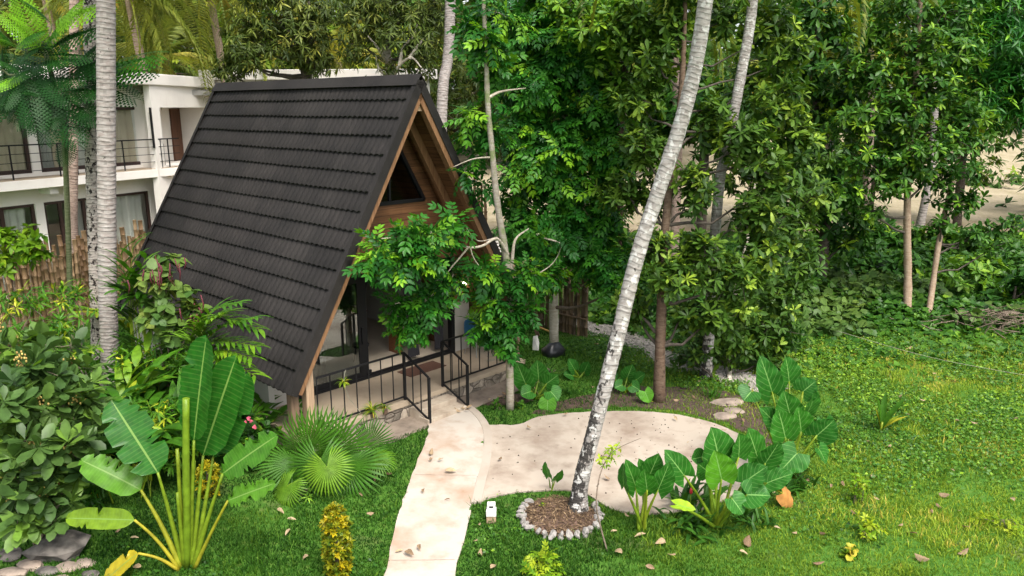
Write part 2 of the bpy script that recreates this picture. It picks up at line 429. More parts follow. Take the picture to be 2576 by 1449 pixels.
def roofmat():
    m, nt, p, _ = newmat('roof_tile')
    n = N(nt, 'TexNoise', i_Scale=1.3, i_Detail=8.0, i_Roughness=.6); nt.links.new(coords(nt, 'Object', (1, 1, 1)), n.inputs[0])
    n2 = N(nt, 'TexNoise', i_Scale=18.0, i_Detail=4.0); nt.links.new(coords(nt, 'Object', (.25, 1.6, .25)), n2.inputs[0])
    at = N(nt, 'Attribute', attribute_name='tint')
    c = ramp(nt, [(.3, (.0105, .0092, .0086)), (.7, (.019, .0160, .0145))], n.outputs[0]).outputs[0]
    c = mixc(nt, 1.0, c, ramp(nt, [(.25, .70), (.75, 1.3)], n2.outputs[0]).outputs[0], 'MULTIPLY')
    c = mixc(nt, 1.0, c, ramp(nt, [(0, .80), (1, 1.2)], at.outputs['Fac']).outputs[0], 'MULTIPLY')
    n5 = N(nt, 'TexNoise', i_Scale=.55, i_Detail=5.0); nt.links.new(coords(nt, 'Object', (1, 1.6, .5)), n5.inputs[0])
    c = mixc(nt, ramp(nt, [(.45, 0.0), (.75, .55)], n5.outputs[0]).outputs[0], c, (.028, .0245, .022))
    w = N(nt, 'TexNoise', i_Scale=55.0, i_Detail=2.0); nt.links.new(coords(nt), w.inputs[0])
    c = mixc(nt, ramp(nt, [(.745, 0.0), (.76, .55)], w.outputs[0]).outputs[0], c, (.35, .34, .32))
    nt.links.new(c, p.inputs['Base Color']); p.inputs['Roughness'].default_value = .75; p.inputs['Specular IOR Level'].default_value = .25
    g = N(nt, 'TexNoise', i_Scale=220.0, i_Detail=2.0); nt.links.new(coords(nt), g.inputs[0])
    bump(nt, p, g.outputs[0], .25, .004)
    return m
M['roof_tile'] = roofmat()

def stonemat():
    m, nt, p, _ = newmat('stone_masonry')
    v = coords(nt, 'Object', (1, 1, 1.25))
    nz = N(nt, 'TexNoise', i_Scale=3.0, i_Detail=3.0); nt.links.new(v, nz.inputs[0])
    vv = N(nt, 'VectorMath', operation='MULTIPLY_ADD'); vv.inputs[1].default_value = (.18, .18, .18)
    nt.links.new(nz.outputs['Color'], vv.inputs[0]); nt.links.new(v, vv.inputs[2])
    a = N(nt, 'TexVoronoi', i_Scale=4.2); a.feature = 'DISTANCE_TO_EDGE'; nt.links.new(vv.outputs[0], a.inputs[0])
    b = N(nt, 'TexVoronoi', i_Scale=4.2); nt.links.new(vv.outputs[0], b.inputs[0])
    n = N(nt, 'TexNoise', i_Scale=9.0, i_Detail=8.0); nt.links.new(coords(nt), n.inputs[0])
    bw = N(nt, 'RGBToBW'); nt.links.new(b.outputs['Color'], bw.inputs[0])
    c = mixc(nt, 1.0, ramp(nt, [(.3, (.15, .115, .075)), (.7, (.33, .26, .18))], n.outputs[0]).outputs[0], ramp(nt, [(.2, .6), (.8, 1.3)], bw.outputs[0]).outputs[0], 'MULTIPLY')
    hs = N(nt, 'HueSaturation'); hs.inputs['Saturation'].default_value = .75; nt.links.new(c, hs.inputs['Color'])
    c = mixc(nt, ramp(nt, [(.015, 1.0), (.05, 0.0)], a.outputs[0]).outputs[0], hs.outputs[0], (.10, .08, .06))
    nt.links.new(c, p.inputs['Base Color']); p.inputs['Roughness'].default_value = .9
    h = ramp(nt, [(0, 0.0), (.08, 1.0)], a.outputs[0]); bump(nt, p, h.outputs[0], .9, .03)
    return m
M['stone'] = stonemat()

def glassmat(name, tint=(.8, .85, .85), refl=1.5):
    m, nt, p, out = newmat(name)
    nt.nodes.remove(p)
    tr = N(nt, 'BsdfTransparent'); tr.inputs[0].default_value = (*tint, 1)
    gl = N(nt, 'BsdfGlossy'); gl.inputs['Roughness'].default_value = .01; gl.inputs['Color'].default_value = (.9, .95, .95, 1)
    lw = N(nt, 'LayerWeight'); lw.inputs[0].default_value = .5
    pw = N(nt, 'Math', operation='POWER', n_1=4.0); nt.links.new(lw.outputs['Facing'], pw.inputs[0])
    fr = N(nt, 'Math', operation='MULTIPLY_ADD', n_1=.8, n_2=refl); nt.links.new(pw.outputs[0], fr.inputs[0])
    mx = N(nt, 'MixShader'); nt.links.new(fr.outputs[0], mx.inputs[0]); nt.links.new(tr.outputs[0], mx.inputs[1]); nt.links.new(gl.outputs[0], mx.inputs[2])
    nt.links.new(mx.outputs[0], out.inputs[0])
    return m
M['glass'] = glassmat('glass', (.72, .77, .77), .20)
M['glass_window'] = glassmat('glass_window', (.93, .95, .94), .06)

def curtainmat(name, c, tr=.3):
    m, nt, p, out = newmat(name)
    p.inputs['Base Color'].default_value = (*c, 1); p.inputs['Roughness'].default_value = .95
    t = N(nt, 'BsdfTranslucent'); t.inputs[0].default_value = (*c, 1)
    mx = N(nt, 'MixShader'); mx.inputs[0].default_value = tr
    nt.links.new(p.outputs[0], mx.inputs[1]); nt.links.new(t.outputs[0], mx.inputs[2]); nt.links.new(mx.outputs[0], out.inputs[0])
    return m
M['curtain_beige'] = curtainmat('curtain_beige', (.66, .56, .42))
M['curtain_grey'] = curtainmat('curtain_grey', (.50, .48, .46))
M['curtain_white'] = curtainmat('curtain_white', (.70, .68, .62))
M['curtain_dark'] = curtainmat('curtain_dark', (.040, .038, .044), .15)
M['curtain_mid'] = curtainmat('curtain_mid', (.16, .145, .13), .2)

def bamboomat(name, lo, hi):
    m, nt, p, _ = newmat(name)
    at = N(nt, 'Attribute', attribute_name='tint')
    n = N(nt, 'TexNoise', i_Scale=6.0, i_Detail=7.0); nt.links.new(coords(nt, 'Object', (3, 3, .6)), n.inputs[0])
    c = ramp(nt, [(0, lo), (1, hi)], at.outputs['Fac']).outputs[0]
    c = mixc(nt, 1.0, c, ramp(nt, [(.3, .55), (.7, 1.25)], n.outputs[0]).outputs[0], 'MULTIPLY')
    nt.links.new(c, p.inputs['Base Color']); p.inputs['Roughness'].default_value = .6
    return m
M['bamboo'] = bamboomat('bamboo', (.18, .10, .045), (.40, .265, .14))
M['bamboo_dark'] = bamboomat('bamboo_dark', (.055, .04, .022), (.24, .15, .08))

def groundmat():
    m, nt, p, _ = newmat('ground_soil')
    v = coords(nt)
    n1 = N(nt, 'TexNoise', i_Scale=.55, i_Detail=8.0, i_Roughness=.6); nt.links.new(v, n1.inputs[0])
    n2 = N(nt, 'TexNoise', i_Scale=7.0, i_Detail=8.0, i_Roughness=.7); nt.links.new(v, n2.inputs[0])
    g = ramp(nt, [(.3, (.025, .085, .010)), (.55, (.06, .14, .018)), (.75, (.13, .16, .04))], n2.outputs[0]).outputs[0]
    soil = ramp(nt, [(.3, (.09, .06, .035)), (.7, (.24, .17, .11))], n2.outputs[0]).outputs[0]
    pale = ramp(nt, [(.3, (.23, .19, .125)), (.7, (.36, .30, .22))], n1.outputs[0]).outputs[0]
    pale = mixc(nt, ramp(nt, [(.5, 0.0), (.62, .75)], n2.outputs[0]).outputs[0], pale, (.20, .20, .07))
    tc = nt.nodes.new('ShaderNodeTexCoord'); sp = N(nt, 'SeparateXYZ'); nt.links.new(tc.outputs['Object'], sp.inputs[0])
    j = N(nt, 'Math', operation='MULTIPLY_ADD', n_1=9.0); nt.links.new(n1.outputs[0], j.inputs[0]); nt.links.new(sp.outputs[1], j.inputs[2])
    def step(a, b):
        r = N(nt, 'MapRange'); r.inputs[1].default_value = a; r.inputs[2].default_value = b; nt.links.new(j.outputs[0], r.inputs[0]); return r.outputs[0]
    c = mixc(nt, ramp(nt, [(.58, 0.0), (.70, .8)], n1.outputs[0]).outputs[0], g, (.11, .085, .05))
    c = mixc(nt, step(29, 33), c, soil)
    c = mixc(nt, step(42, 47), c, pale)
    nt.links.new(c, p.inputs['Base Color']); p.inputs['Roughness'].default_value = .95; p.inputs['Specular IOR Level'].default_value = .1
    bump(nt, p, n2.outputs[0], .5, .04)
    return m
M['ground'] = groundmat()
M['grass'] = leafmat('grass', [(0, (.004, .030, .003)), (.35, (.025, .090, .010)), (.65, (.088, .175, .022)), (.88, (.17, .28, .035)), (1, (.30, .28, .09))], .6, .35, noise=0)
M['gravel'] = simple('gravel', (.31, .285, .25), .9, noise=.5, scale=14, bumps=.8)
M['mulch'] = simple('mulch', (.115, .07, .048), .95, noise=.55, scale=28, bumps=1.0)
M['mulch_chip'] = leafmat('mulch_chip', [(0, (.03, .022, .022)), (.6, (.07, .052, .048)), (1, (.16, .135, .13))], .9, 0)
M['white_stone'] = simple('white_stone', (.25, .23, .21), .85, noise=.35, scale=9, bumps=.5)
M['grey_stone'] = simple('grey_stone', (.085, .075, .065), .9, noise=.85, scale=5, bumps=.6)
M['step_stone'] = simple('step_stone', (.21, .165, .13), .9, noise=.4, scale=5, bumps=.5)
M['fallen_leaf'] = leafmat('fallen_leaf', [(0, (.07, .05, .045)), (.5, (.13, .105, .105)), (1, (.22, .20, .20))], .7, .1)
M['brown_leaf'] = leafmat('brown_leaf', [(0, (.11, .06, .03)), (1, (.24, .135, .06))], .7, .1)
M['white_plastic'] = simple('white_plastic', (.60, .58, .55), .4)
M['black_plastic'] = simple('black_plastic', (.010, .011, .013), .35)
M['blue_plastic'] = simple('blue_plastic', (.012, .07, .14), .4)
M['steel'] = simple('steel', (.45, .45, .45), .3, 1.0)
M['mat_brown'] = simple('mat_brown', (.10, .045, .028), .95, noise=.35, scale=60, bumps=.6)
M['pot'] = simple('pot', (.10, .06, .04), .7)
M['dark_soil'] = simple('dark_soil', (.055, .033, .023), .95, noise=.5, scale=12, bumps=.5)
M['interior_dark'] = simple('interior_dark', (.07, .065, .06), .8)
M['interior_floor'] = plaster('interior_floor', (.50, .43, .34), (.36, .30, .23), .5, 1.2, .45)
M['pink_petal'] = simple('pink_petal', (.62, .10, .16), .6)
M['red_petal'] = simple('red_petal', (.45, .02, .03), .5)
M['white_petal'] = simple('white_petal', (.75, .70, .62), .6)
M['cord'] = simple('cord', (.30, .29, .22), .8)
M['yellow_bamboo'] = simple('yellow_bamboo', (.55, .33, .08), .5, noise=.2, scale=8)
m_, nt_, p_, o_ = newmat('lamp_glow'); p_.inputs['Emission Color'].default_value = (1, .82, .55, 1); p_.inputs['Emission Strength'].default_value = 9; M['lamp_glow'] = m_
# ------------------------------------------------------------------ foliage generators
def leaf_tpl(w=.38, kind='ovate', fold=.12, curv=.18, stations=(0.34, 0.72), stalk=0.0):
    f = {'ovate': lambda t: math.sin(math.pi * t ** .75), 'obovate': lambda t: math.sin(math.pi * t ** 1.45), 'lance': lambda t: math.sin(math.pi * t ** .8) ** .9, 'round': lambda t: math.sin(math.pi * t) ** .6}[kind]
    ts = [0] + list(stations) + [1]
    mid = [(stalk + t * (1 - stalk), 0, -curv * t * t) for t in ts]
    V = list(mid); L = []; Rr = []
    for t in stations:
        h = .5 * w * f(t)
        L.append(len(V)); V.append((stalk + t * (1 - stalk) + .03, h, -curv * t * t + fold * h * 2)); Rr.append(len(V)); V.append((stalk + t * (1 - stalk) + .03, -h, -curv * t * t + fold * h * 2))
    T = []; Q = []
    k = len(stations)
    T += [(0, 1, L[0]), (0, Rr[0], 1)]
    for i in range(k - 1):
        Q += [(i + 1, i + 2, L[i + 1], L[i]), (i + 1, Rr[i], Rr[i + 1], i + 2)]
    T += [(k, k + 1, L[-1]), (k, Rr[-1], k + 1)]
    return np.array(V, float), [np.array(T)] + ([np.array(Q)] if Q else [])

def diamond_tpl(w=.4, fold=.1, curv=.15):
    V = [(0, 0, 0), (.45, w / 2, fold * w), (1, 0, -curv), (.45, -w / 2, fold * w), (.5, 0, -curv * .25)]
    return np.array(V, float), [np.array([(0, 4, 1), (4, 2, 1), (0, 3, 4), (4, 3, 2)])]

def join_tpl(parts):
    V = []; G_ = {}; n = 0
    for v, fs in parts:
        for f in fs: G_.setdefault(f.shape[1], []).append(f + n)
        V.append(v); n += len(v)
    return np.concatenate(V), [np.concatenate(g) for g in G_.values()]

def xf(tpl, pos, ang=0.0, scale=1.0, pitch=0.0, roll=0.0):
    v, f = tpl; v = v * scale
    cr, sr = math.cos(roll), math.sin(roll); v = np.stack([v[:, 0], v[:, 1] * cr - v[:, 2] * sr, v[:, 1] * sr + v[:, 2] * cr], 1)
    cp, sp = math.cos(pitch), math.sin(pitch); v = np.stack([v[:, 0] * cp + v[:, 2] * sp, v[:, 1], -v[:, 0] * sp + v[:, 2] * cp], 1)
    ca, sa = math.cos(ang), math.sin(ang); v = np.stack([v[:, 0] * ca - v[:, 1] * sa, v[:, 0] * sa + v[:, 1] * ca, v[:, 2]], 1)
    return v + np.asarray(pos), f

def pinnate_tpl(pairs=5, w=.40, ll=.34, droop=.25, simple_leaf=False):
    parts = []
    lt = diamond_tpl(w, .12, .15) if simple_leaf else leaf_tpl(w, 'ovate', .1, .15)
    for k in range(pairs):
        t = .22 + .72 * k / (pairs - 1); s = ll * (1.0 - .25 * abs(t - .6))
        for sg in (1, -1):
            parts.append(xf(lt, (t, 0, -droop * t * t), sg * R_(58 - 18 * t), s, R_(10 + 12 * random.random()), R_(random.uniform(-18, 18))))
    parts.append(xf(lt, (.96, 0, -droop * .92), 0, ll * .95, R_(22)))
    parts.append((np.array([(0, -.008, 0), (0, .008, 0), (.5, 0, -droop * .25), (1, 0, -droop)]), [np.array([(0, 1, 2), (1, 3, 2)])]))
    return join_tpl(parts)

def bipinnate_tpl(pairs=14, droop=.28):
    # feathery frond: each pinna a narrow comb of tiny leaflets
    parts = []
    for k in range(pairs):
        t = .12 + .86 * k / (pairs - 1); pl = .36 * math.sin(math.pi * (.12 + .80 * t)) ** .7
        for sg in (1, -1):
            n = 7; V = []; F = []
            for i in range(n):
                x0 = i / n; x1 = (i + .62) / n
                h = .14
                b = len(V)
                h *= math.sin(math.pi * (.2 + .7 * x0)); x1 = x0 + .85 / n
                V += [(x0, 0, -.25 * x0 ** 2), (x1 + .03, h, -.25 * x0 ** 2 - .02), (x1 + .02, 0, -.25 * x1 ** 2), (x1 + .03, -h, -.25 * x0 ** 2 - .02)]
                F += [(b, b + 2, b + 1), (b, b + 3, b + 2)]
            parts.append(xf((np.array(V), [np.array(F)]), (t, 0, -droop * t * t), sg * R_(74 - 34 * t), pl, R_(8 + 14 * t)))
    parts.append((np.array([(0, -.006, 0), (0, .006, 0), (.5, 0, -droop * .25), (1, 0, -droop)]), [np.array([(0, 1, 2), (1, 3, 2)])]))
    return join_tpl(parts)

def frond_tpl(pairs=46, droop=.55, ll=.22, hang=.6, seed=0):
    r = np.random.default_rng(seed); V = []; T = []; Q = []
    for k in range(pairs):
        t = .10 + .90 * k / (pairs - 1)
        c = np.array([t * (1 - .12 * t * t), 0, .18 * t - (droop + .18) * t ** 2.2])
        le = ll * math.sin(math.pi * (.14 + .80 * t)) ** .6
        for sg in (1, -1):
            a = R_(68 - 32 * t + r.uniform(-5, 5)); hg = hang * r.uniform(.6, 1.2)
            d1 = np.array([math.cos(a), sg * math.sin(a), -.1 + .15]); d2 = np.array([math.cos(a) * .8, sg * math.sin(a) * .8, -hg])
            p1 = c + d1 * le * .5; p2 = p1 + norm(d2) * le * .5
            wd = np.array([.011, 0, .002]); b = len(V)
            V += [c - wd * .6, c + wd * .6, p1 + wd, p1 - wd, p2]
            Q += [(b, b + 1, b + 2, b + 3)]; T += [(b + 3, b + 2, b + 4)]
    n = 7; b = len(V)
    for i in range(n):
        t = i / (n - 1); c = np.array([t * (1 - .12 * t * t), 0, .18 * t - (droop + .18) * t ** 2.2 + .004]); h = .014 * (1 - .85 * t)
        V += [c - (0, h, 0), c + (0, h, 0)]
    Q += [(b + 2 * i, b + 2 * i + 1, b + 2 * i + 3, b + 2 * i + 2) for i in range(n - 1)]
    return np.array(V, float), [np.array(T), np.array(Q)]

def fan_tpl(nseg=38, spread=158, split=.5, seed=0):
    r = np.random.default_rng(seed); V = [(0, 0, 0)]; T = []
    for k in range(nseg):
        a0 = R_(-spread + 2 * spread * k / nseg); a1 = R_(-spread + 2 * spread * (k + 1) / nseg); am = (a0 + a1) / 2
        L = 1.0 - .18 * abs(am) / math.pi + r.uniform(-.05, .05)
        g = (a1 - a0) * .10; s = split
        b = len(V); zc = -.10 * s
        dr = .16 + r.uniform(-.06, .14)
        V += [(s * math.cos(a0 + g), s * math.sin(a0 + g), zc - .012), (s * math.cos(am), s * math.sin(am), zc + .022), (s * math.cos(a1 - g), s * math.sin(a1 - g), zc - .012)]
        w = (a1 - a0) * .22
        for sgn in (-1, 1): V.append((.8 * L * math.cos(am + sgn * w), .8 * L * math.sin(am + sgn * w), -.10 * .8 - dr * .35))
        V.append((L * math.cos(am), L * math.sin(am), -.10 - dr))
        T += [(0, b, b + 1), (0, b + 1, b + 2), (b, b + 3, b + 1), (b + 1, b + 4, b + 2), (b + 3, b + 4, b + 1), (b + 3, b + 5, b + 4)]
    return np.array(V, float), [np.array(T)]

def frames(d, up):
    d = norm(d); up = np.broadcast_to(np.asarray(up, float), d.shape)
    y = np.cross(up, d); bad = np.linalg.norm(y, axis=1) < 1e-3
    y[bad] = np.cross(np.array([1.0, .2, 0]), d[bad]); y = norm(y); z = np.cross(d, y)
    return np.stack([d, y, z], -1)

def inst(mb, tpl, pos, R, scale, tint, m=0, smooth=True, per_face=0.0):
    tv, tf = tpl; n = len(pos); k = len(tv)
    scale = np.broadcast_to(np.asarray(scale, float).reshape(-1, 1, 1) if np.ndim(scale) else float(scale), (n, 1, 1))
    V = np.einsum('nij,kj->nki', R, tv) * scale + np.asarray(pos)[:, None, :]
    base = mb.n; first = True
    off = (np.arange(n) * k)
    tint = np.broadcast_to(np.asarray(tint, float), (n,))
    for g in tf:
        F = (g[None] + off[:, None, None]).reshape(-1, g.shape[1])
        t = np.repeat(tint, len(g))
        if per_face: t = t + rng.uniform(-per_face, per_face, len(t))
        t = np.clip(t, 0, 1)
        if first: mb.add(V.reshape(-1, 3), F, t, m, None, smooth); first = False
        else: mb.F.append((F + base, t, m, smooth))

def sample_clump(c, r, n, bias=.45, lump=.35):
    d = norm(rng.normal(size=(n, 3)))
    ph = rng.uniform(0, 6.28, 6)
    l = 1 + lump * (np.sin(d[:, 0] * 4.1 + ph[0]) * np.sin(d[:, 1] * 3.7 + ph[1]) + np.sin(d[:, 2] * 5.0 + ph[2]) * np.sin(d[:, 0] * 3.1 + ph[3]))
    rad = rng.uniform(0, 1, n) ** bias * l
    return np.asarray(c) + d * rad[:, None] * np.asarray(r), d

def whorls(mb, tpl, pts, axis, k, size, spread=(50, 95), tint=(.42, .16), new=.10, droop=0.15, m=0, jitter=.25, per_face=0.0):
    n = len(pts); axis = norm(axis)
    ref = norm(np.cross(axis, rng.normal(size=(n, 3)))); b = np.cross(axis, ref)
    az = (np.arange(k)[None] * (2 * math.pi / k) + rng.uniform(0, 6.28, (n, 1)) + rng.uniform(-.35, .35, (n, k)))
    el = np.radians(rng.uniform(spread[0], spread[1], (n, k)))
    dirs = axis[:, None] * np.cos(el)[..., None] + (ref[:, None] * np.cos(az)[..., None] + b[:, None] * np.sin(az)[..., None]) * np.sin(el)[..., None]
    dirs[..., 2] -= droop
    P = np.repeat(pts[:, None], k, 1) + axis[:, None] * (rng.uniform(-.25, .1, (n, k, 1)) * size)
    wt = rng.normal(tint[0], tint[1], n); isnew = rng.uniform(size=n) < new; wt = np.where(isnew, rng.uniform(.78, 1.0, n), wt)
    t = np.clip(wt[:, None] + rng.normal(0, .07, (n, k)), 0, 1)
    D_ = dirs.reshape(-1, 3)
    up = np.repeat((axis * .6 + np.array([0, 0, .7]))[:, None], k, 1).reshape(-1, 3) + rng.normal(0, jitter, (n * k, 3))
    inst(mb, tpl, P.reshape(-1, 3), frames(D_, up), size * rng.uniform(.7, 1.2, n * k), t.ravel(), m, True, per_face)

def crown_clumps(mb, tw, clumps, tpl, dens, k, size, twigm=1, tint=(.42, .16), new=.10, spread=(50, 95), droop=.15, up=.55, per_face=.0, twigs=10, trad=.010, lump=.35):
    for c, r, n in clumps:
        n = max(3, int(n * dens))
        pts, d = sample_clump(c, r, n, lump=lump)
        whorls(mb, tpl, pts, d * .8 + np.array([0, 0, up]) + rng.normal(0, .25, d.shape), k, size, spread, tint, new, droop, 0, per_face=per_face)
        if tw is not None:
            for q in pts[:twigs]:
                mid = (np.asarray(c) + q) / 2 + rng.normal(0, .08, 3) * np.mean(r)
                addg(tw, tube([np.asarray(c), mid, q], [trad * 1.4, trad, trad * .5], 4, False), .5, 0, True)

def limb(tw, a, b, ra, rb, sag=.1, n=6, sides=6, wob=.06):
    a = np.asarray(a, float); b = np.asarray(b, float); L = np.linalg.norm(b - a)
    pts = [a + (b - a) * t + np.array([0, 0, -sag * L * math.sin(math.pi * t)]) + rng.normal(0, wob * L * .5, 3) * math.sin(math.pi * t) for t in np.linspace(0, 1, n)]
    addg(tw, tube(pts, np.linspace(ra, rb, n), sides, False), .5, 0, True)

def nearest_on(trunk, c, below=.6):
    d = np.linalg.norm(trunk - np.asarray(c), axis=1) + np.maximum(trunk[:, 2] - (c[2] - below), 0) * 2
    return int(np.argmin(d))

def tree(name, label, trunk_pts, radii, clumps, tpl, leafm, barkm, dens=1.0, k=7, size=.25, group=None, tint=(.42, .16), new=.1, spread=(50, 95), droop=.15, limbs=True, twigm=None, cat='tree', per_face=0.0, twigs=10, up=.55, lump=.35, trad=.010):
    tp = resample(trunk_pts, 24); rr = np.interp(np.linspace(0, 1, 24), np.linspace(0, 1, len(radii)), radii)
    base = tp[0]
    root = empty(name, base, label, cat, group)
    tr = MB(); addg(tr, tube(tp, rr * (1 + rng.normal(0, .04, 24)), 10), .5, 0, True); tr.build('trunk', M[barkm], root)
    cm = MB(); tw = MB()
    crown_clumps(cm, tw, clumps, tpl, dens, k, size, tint=tint, new=new, spread=spread, droop=droop, per_face=per_face, twigs=twigs, up=up, lump=lump, trad=trad)
    if limbs:
        for c, r, n in clumps:
            i = nearest_on(tp, c); limb(tw, tp[i], c, max(.014, rr[i] * .45), .010)
    cm.build('crown', M[leafm], root)
    if tw.n: tw.build('branch', M[twigm or barkm], root)
    return root

def grid_blade(attach, tip, W, up, kind='ear', tint=.5, curv=.12, fold=.10, wav=.03, nx=14, ny=8, lobes=.28, torn=0.0, seed=0, twist=0.0):
    r = np.random.default_rng(seed)
    attach = np.asarray(attach, float); tip = np.asarray(tip, float); L = np.linalg.norm(tip - attach)
    X = norm(tip - attach); up = np.asarray(up, float); Y = norm(np.cross(up, X)); Z = np.cross(X, Y)
    tabs = {'ear': ([0, .1, .25, .45, .65, .82, .93, 1], [.62, .86, 1, .97, .78, .48, .24, .02]),
            'banana': ([0, .04, .15, .4, .7, .88, .96, 1], [.30, .62, .92, 1, .95, .70, .42, .05]),
            'lance': ([0, .12, .35, .65, .85, 1], [.12, .6, 1, .82, .45, .02]),
            'obov': ([0, .2, .5, .75, .92, 1], [.08, .35, .85, 1, .7, .05])}
    xs, ys = tabs[kind]
    V = []; S = []
    notch = {}
    if torn:
        for k in range(1, nx):
            for sg in (-1, 1):
                if r.uniform() < torn: notch[(k, sg)] = r.uniform(.25, .8)
    for i in range(nx + 1):
        s = i / nx; hw = W / 2 * np.interp(s, xs, ys)
        tw_ = twist * s; ct, st_ = math.cos(tw_), math.sin(tw_)
        for j in range(ny + 1):
            t = -1 + 2 * j / ny; at = abs(t)
            h = hw * notch.get((i, 1 if t > 0 else -1), 1.0) if at > .5 else hw
            x = s * L
            if kind == 'ear': x -= lobes * L * (at ** .9) * max(0, 1 - s / .35) - .0 * L
            y = t * h
            if kind == 'banana': x += .10 * at * L * .3
            z = -curv * L * s * s + fold * at ** 1.3 * hw + wav * L * at * at * math.sin(s * 19 + (2 if t > 0 else 0) + seed) * .6
            if kind == 'banana': z += .006 * L * (1 if i % 2 else -1) * min(1, at * 3)
            if kind == 'ear': z += .012 * L * abs(math.sin((s * 6.5 - 2.6 * at) * math.pi)) - .10 * L * max(0, .25 - s) * at
            V.append(attach + X * x + Y * (y * ct) + Z * (z + y * st_)); S.append((s, t, 0))
    F = [(i * (ny + 1) + j, (i + 1) * (ny + 1) + j, (i + 1) * (ny + 1) + j + 1, i * (ny + 1) + j + 1) for i in range(nx) for j in range(ny)]
    if torn:
        keep = []
        for f_i, f in enumerate(F):
            i = f_i // ny; j = f_i % ny; t = -1 + 2 * (j + .5) / ny; sg = 1 if t > 0 else -1
            keep.append(f)
        F = keep
    return np.array(V), np.array(F), np.array(S), tint

def petiole(a, b, ra, rb, bow=.12, n=7, side=(0, 0, 0)):
    a = np.asarray(a, float); b = np.asarray(b, float); L = np.linalg.norm(b - a); h = b - a
    out = np.array([h[0], h[1], 0.0])
    pts = [a + h * t + (np.array([0, 0, 1.0]) * bow * L * .7 - out * bow * .5 + np.asarray(side) * L) * math.sin(math.pi * t) for t in np.linspace(0, 1, n)]
    return tube(pts, np.linspace(ra, rb, n), 7)

def strap(mb, p, d, L, w, droop, fold=.25, n=7, tint=.5, kind='lance', m=0, wav=0.0):
    p = np.asarray(p, float).copy(); d = norm(np.asarray(d, float)); V = []; S = []
    tab = {'lance': ([0, .15, .4, .75, 1], [.35, .8, 1, .7, .02]), 'strap': ([0, .1, .7, 1], [.7, 1, .85, .02])}[kind]
    ph = rng.uniform(0, 6)
    for i in range(n):
        t = i / (n - 1); side = np.cross(d, (0, 0, 1.0))
        side = norm(side) if np.linalg.norm(side) > .03 else np.array([1.0, 0, 0]); up = np.cross(side, d)
        h = w / 2 * np.interp(t, *tab); wz = wav * math.sin(t * 22 + ph)
        V += [p + side * h + up * (fold * h + wz), p, p - side * h + up * (fold * h - wz)]; S += [(t, 1, 0), (t, 0, 0), (t, -1, 0)]
        if i < n - 1:
            p = p + d * L / (n - 1); d = norm(d + np.array([0, 0, -droop / (n - 1)]))
    F = [(3 * i + j, 3 * i + 3 + j, 3 * i + 4 + j, 3 * i + 1 + j) for i in range(n - 1) for j in range(2)]
    mb.add(np.array(V), np.array(F), tint, m, np.array(S), True)

TPL = {}
TPL['broad'] = leaf_tpl(.36, 'obovate', .10, .16)
TPL['ovate'] = leaf_tpl(.46, 'ovate', .10, .18)
TPL['lance'] = leaf_tpl(.20, 'lance', .12, .22)
TPL['round'] = leaf_tpl(.85, 'round', .10, .12)
TPL['diamond'] = diamond_tpl(.42)
TPL['dlance'] = diamond_tpl(.22, .1, .22)
TPL['pinnate'] = pinnate_tpl(4, .44, .42)
TPL['pinnate_far'] = pinnate_tpl(4, .46, .42, simple_leaf=True)
TPL['bip'] = bipinnate_tpl()
TPL['frond'] = frond_tpl(46, .55, .24, .7, 1)
TPL['frond_hang'] = frond_tpl(46, .95, .26, 1.3, 2)
TPL['fan'] = fan_tpl()
TPL['fan_far'] = fan_tpl(24)
# ------------------------------------------------------------------ the A-frame cabin
W, HZ, RZ, LEN = 6.288, 1.4, 6.874, 8.287
SL = math.hypot(W / 2, RZ - HZ)
house = empty('aframe_cabin', HO, 'dark tiled A-frame cabin with a wooden gable and open glass front', 'cabin', rz=HAZ)

def hb(name, mb, m, parent=None, bevel=0):
    o = mb.build(name, m, None, None, bevel); o.parent = parent or house
    return o

def sframe(side):                        # roof slope frame: ridge point, down direction, outward normal
    s = -1 if side == 0 else 1
    d = np.array([s * W / 2, 0, -(RZ - HZ)]) / SL
    n = np.array([s * (RZ - HZ), 0, W / 2]) / SL
    return np.array([W / 2, 0, RZ]), d, n

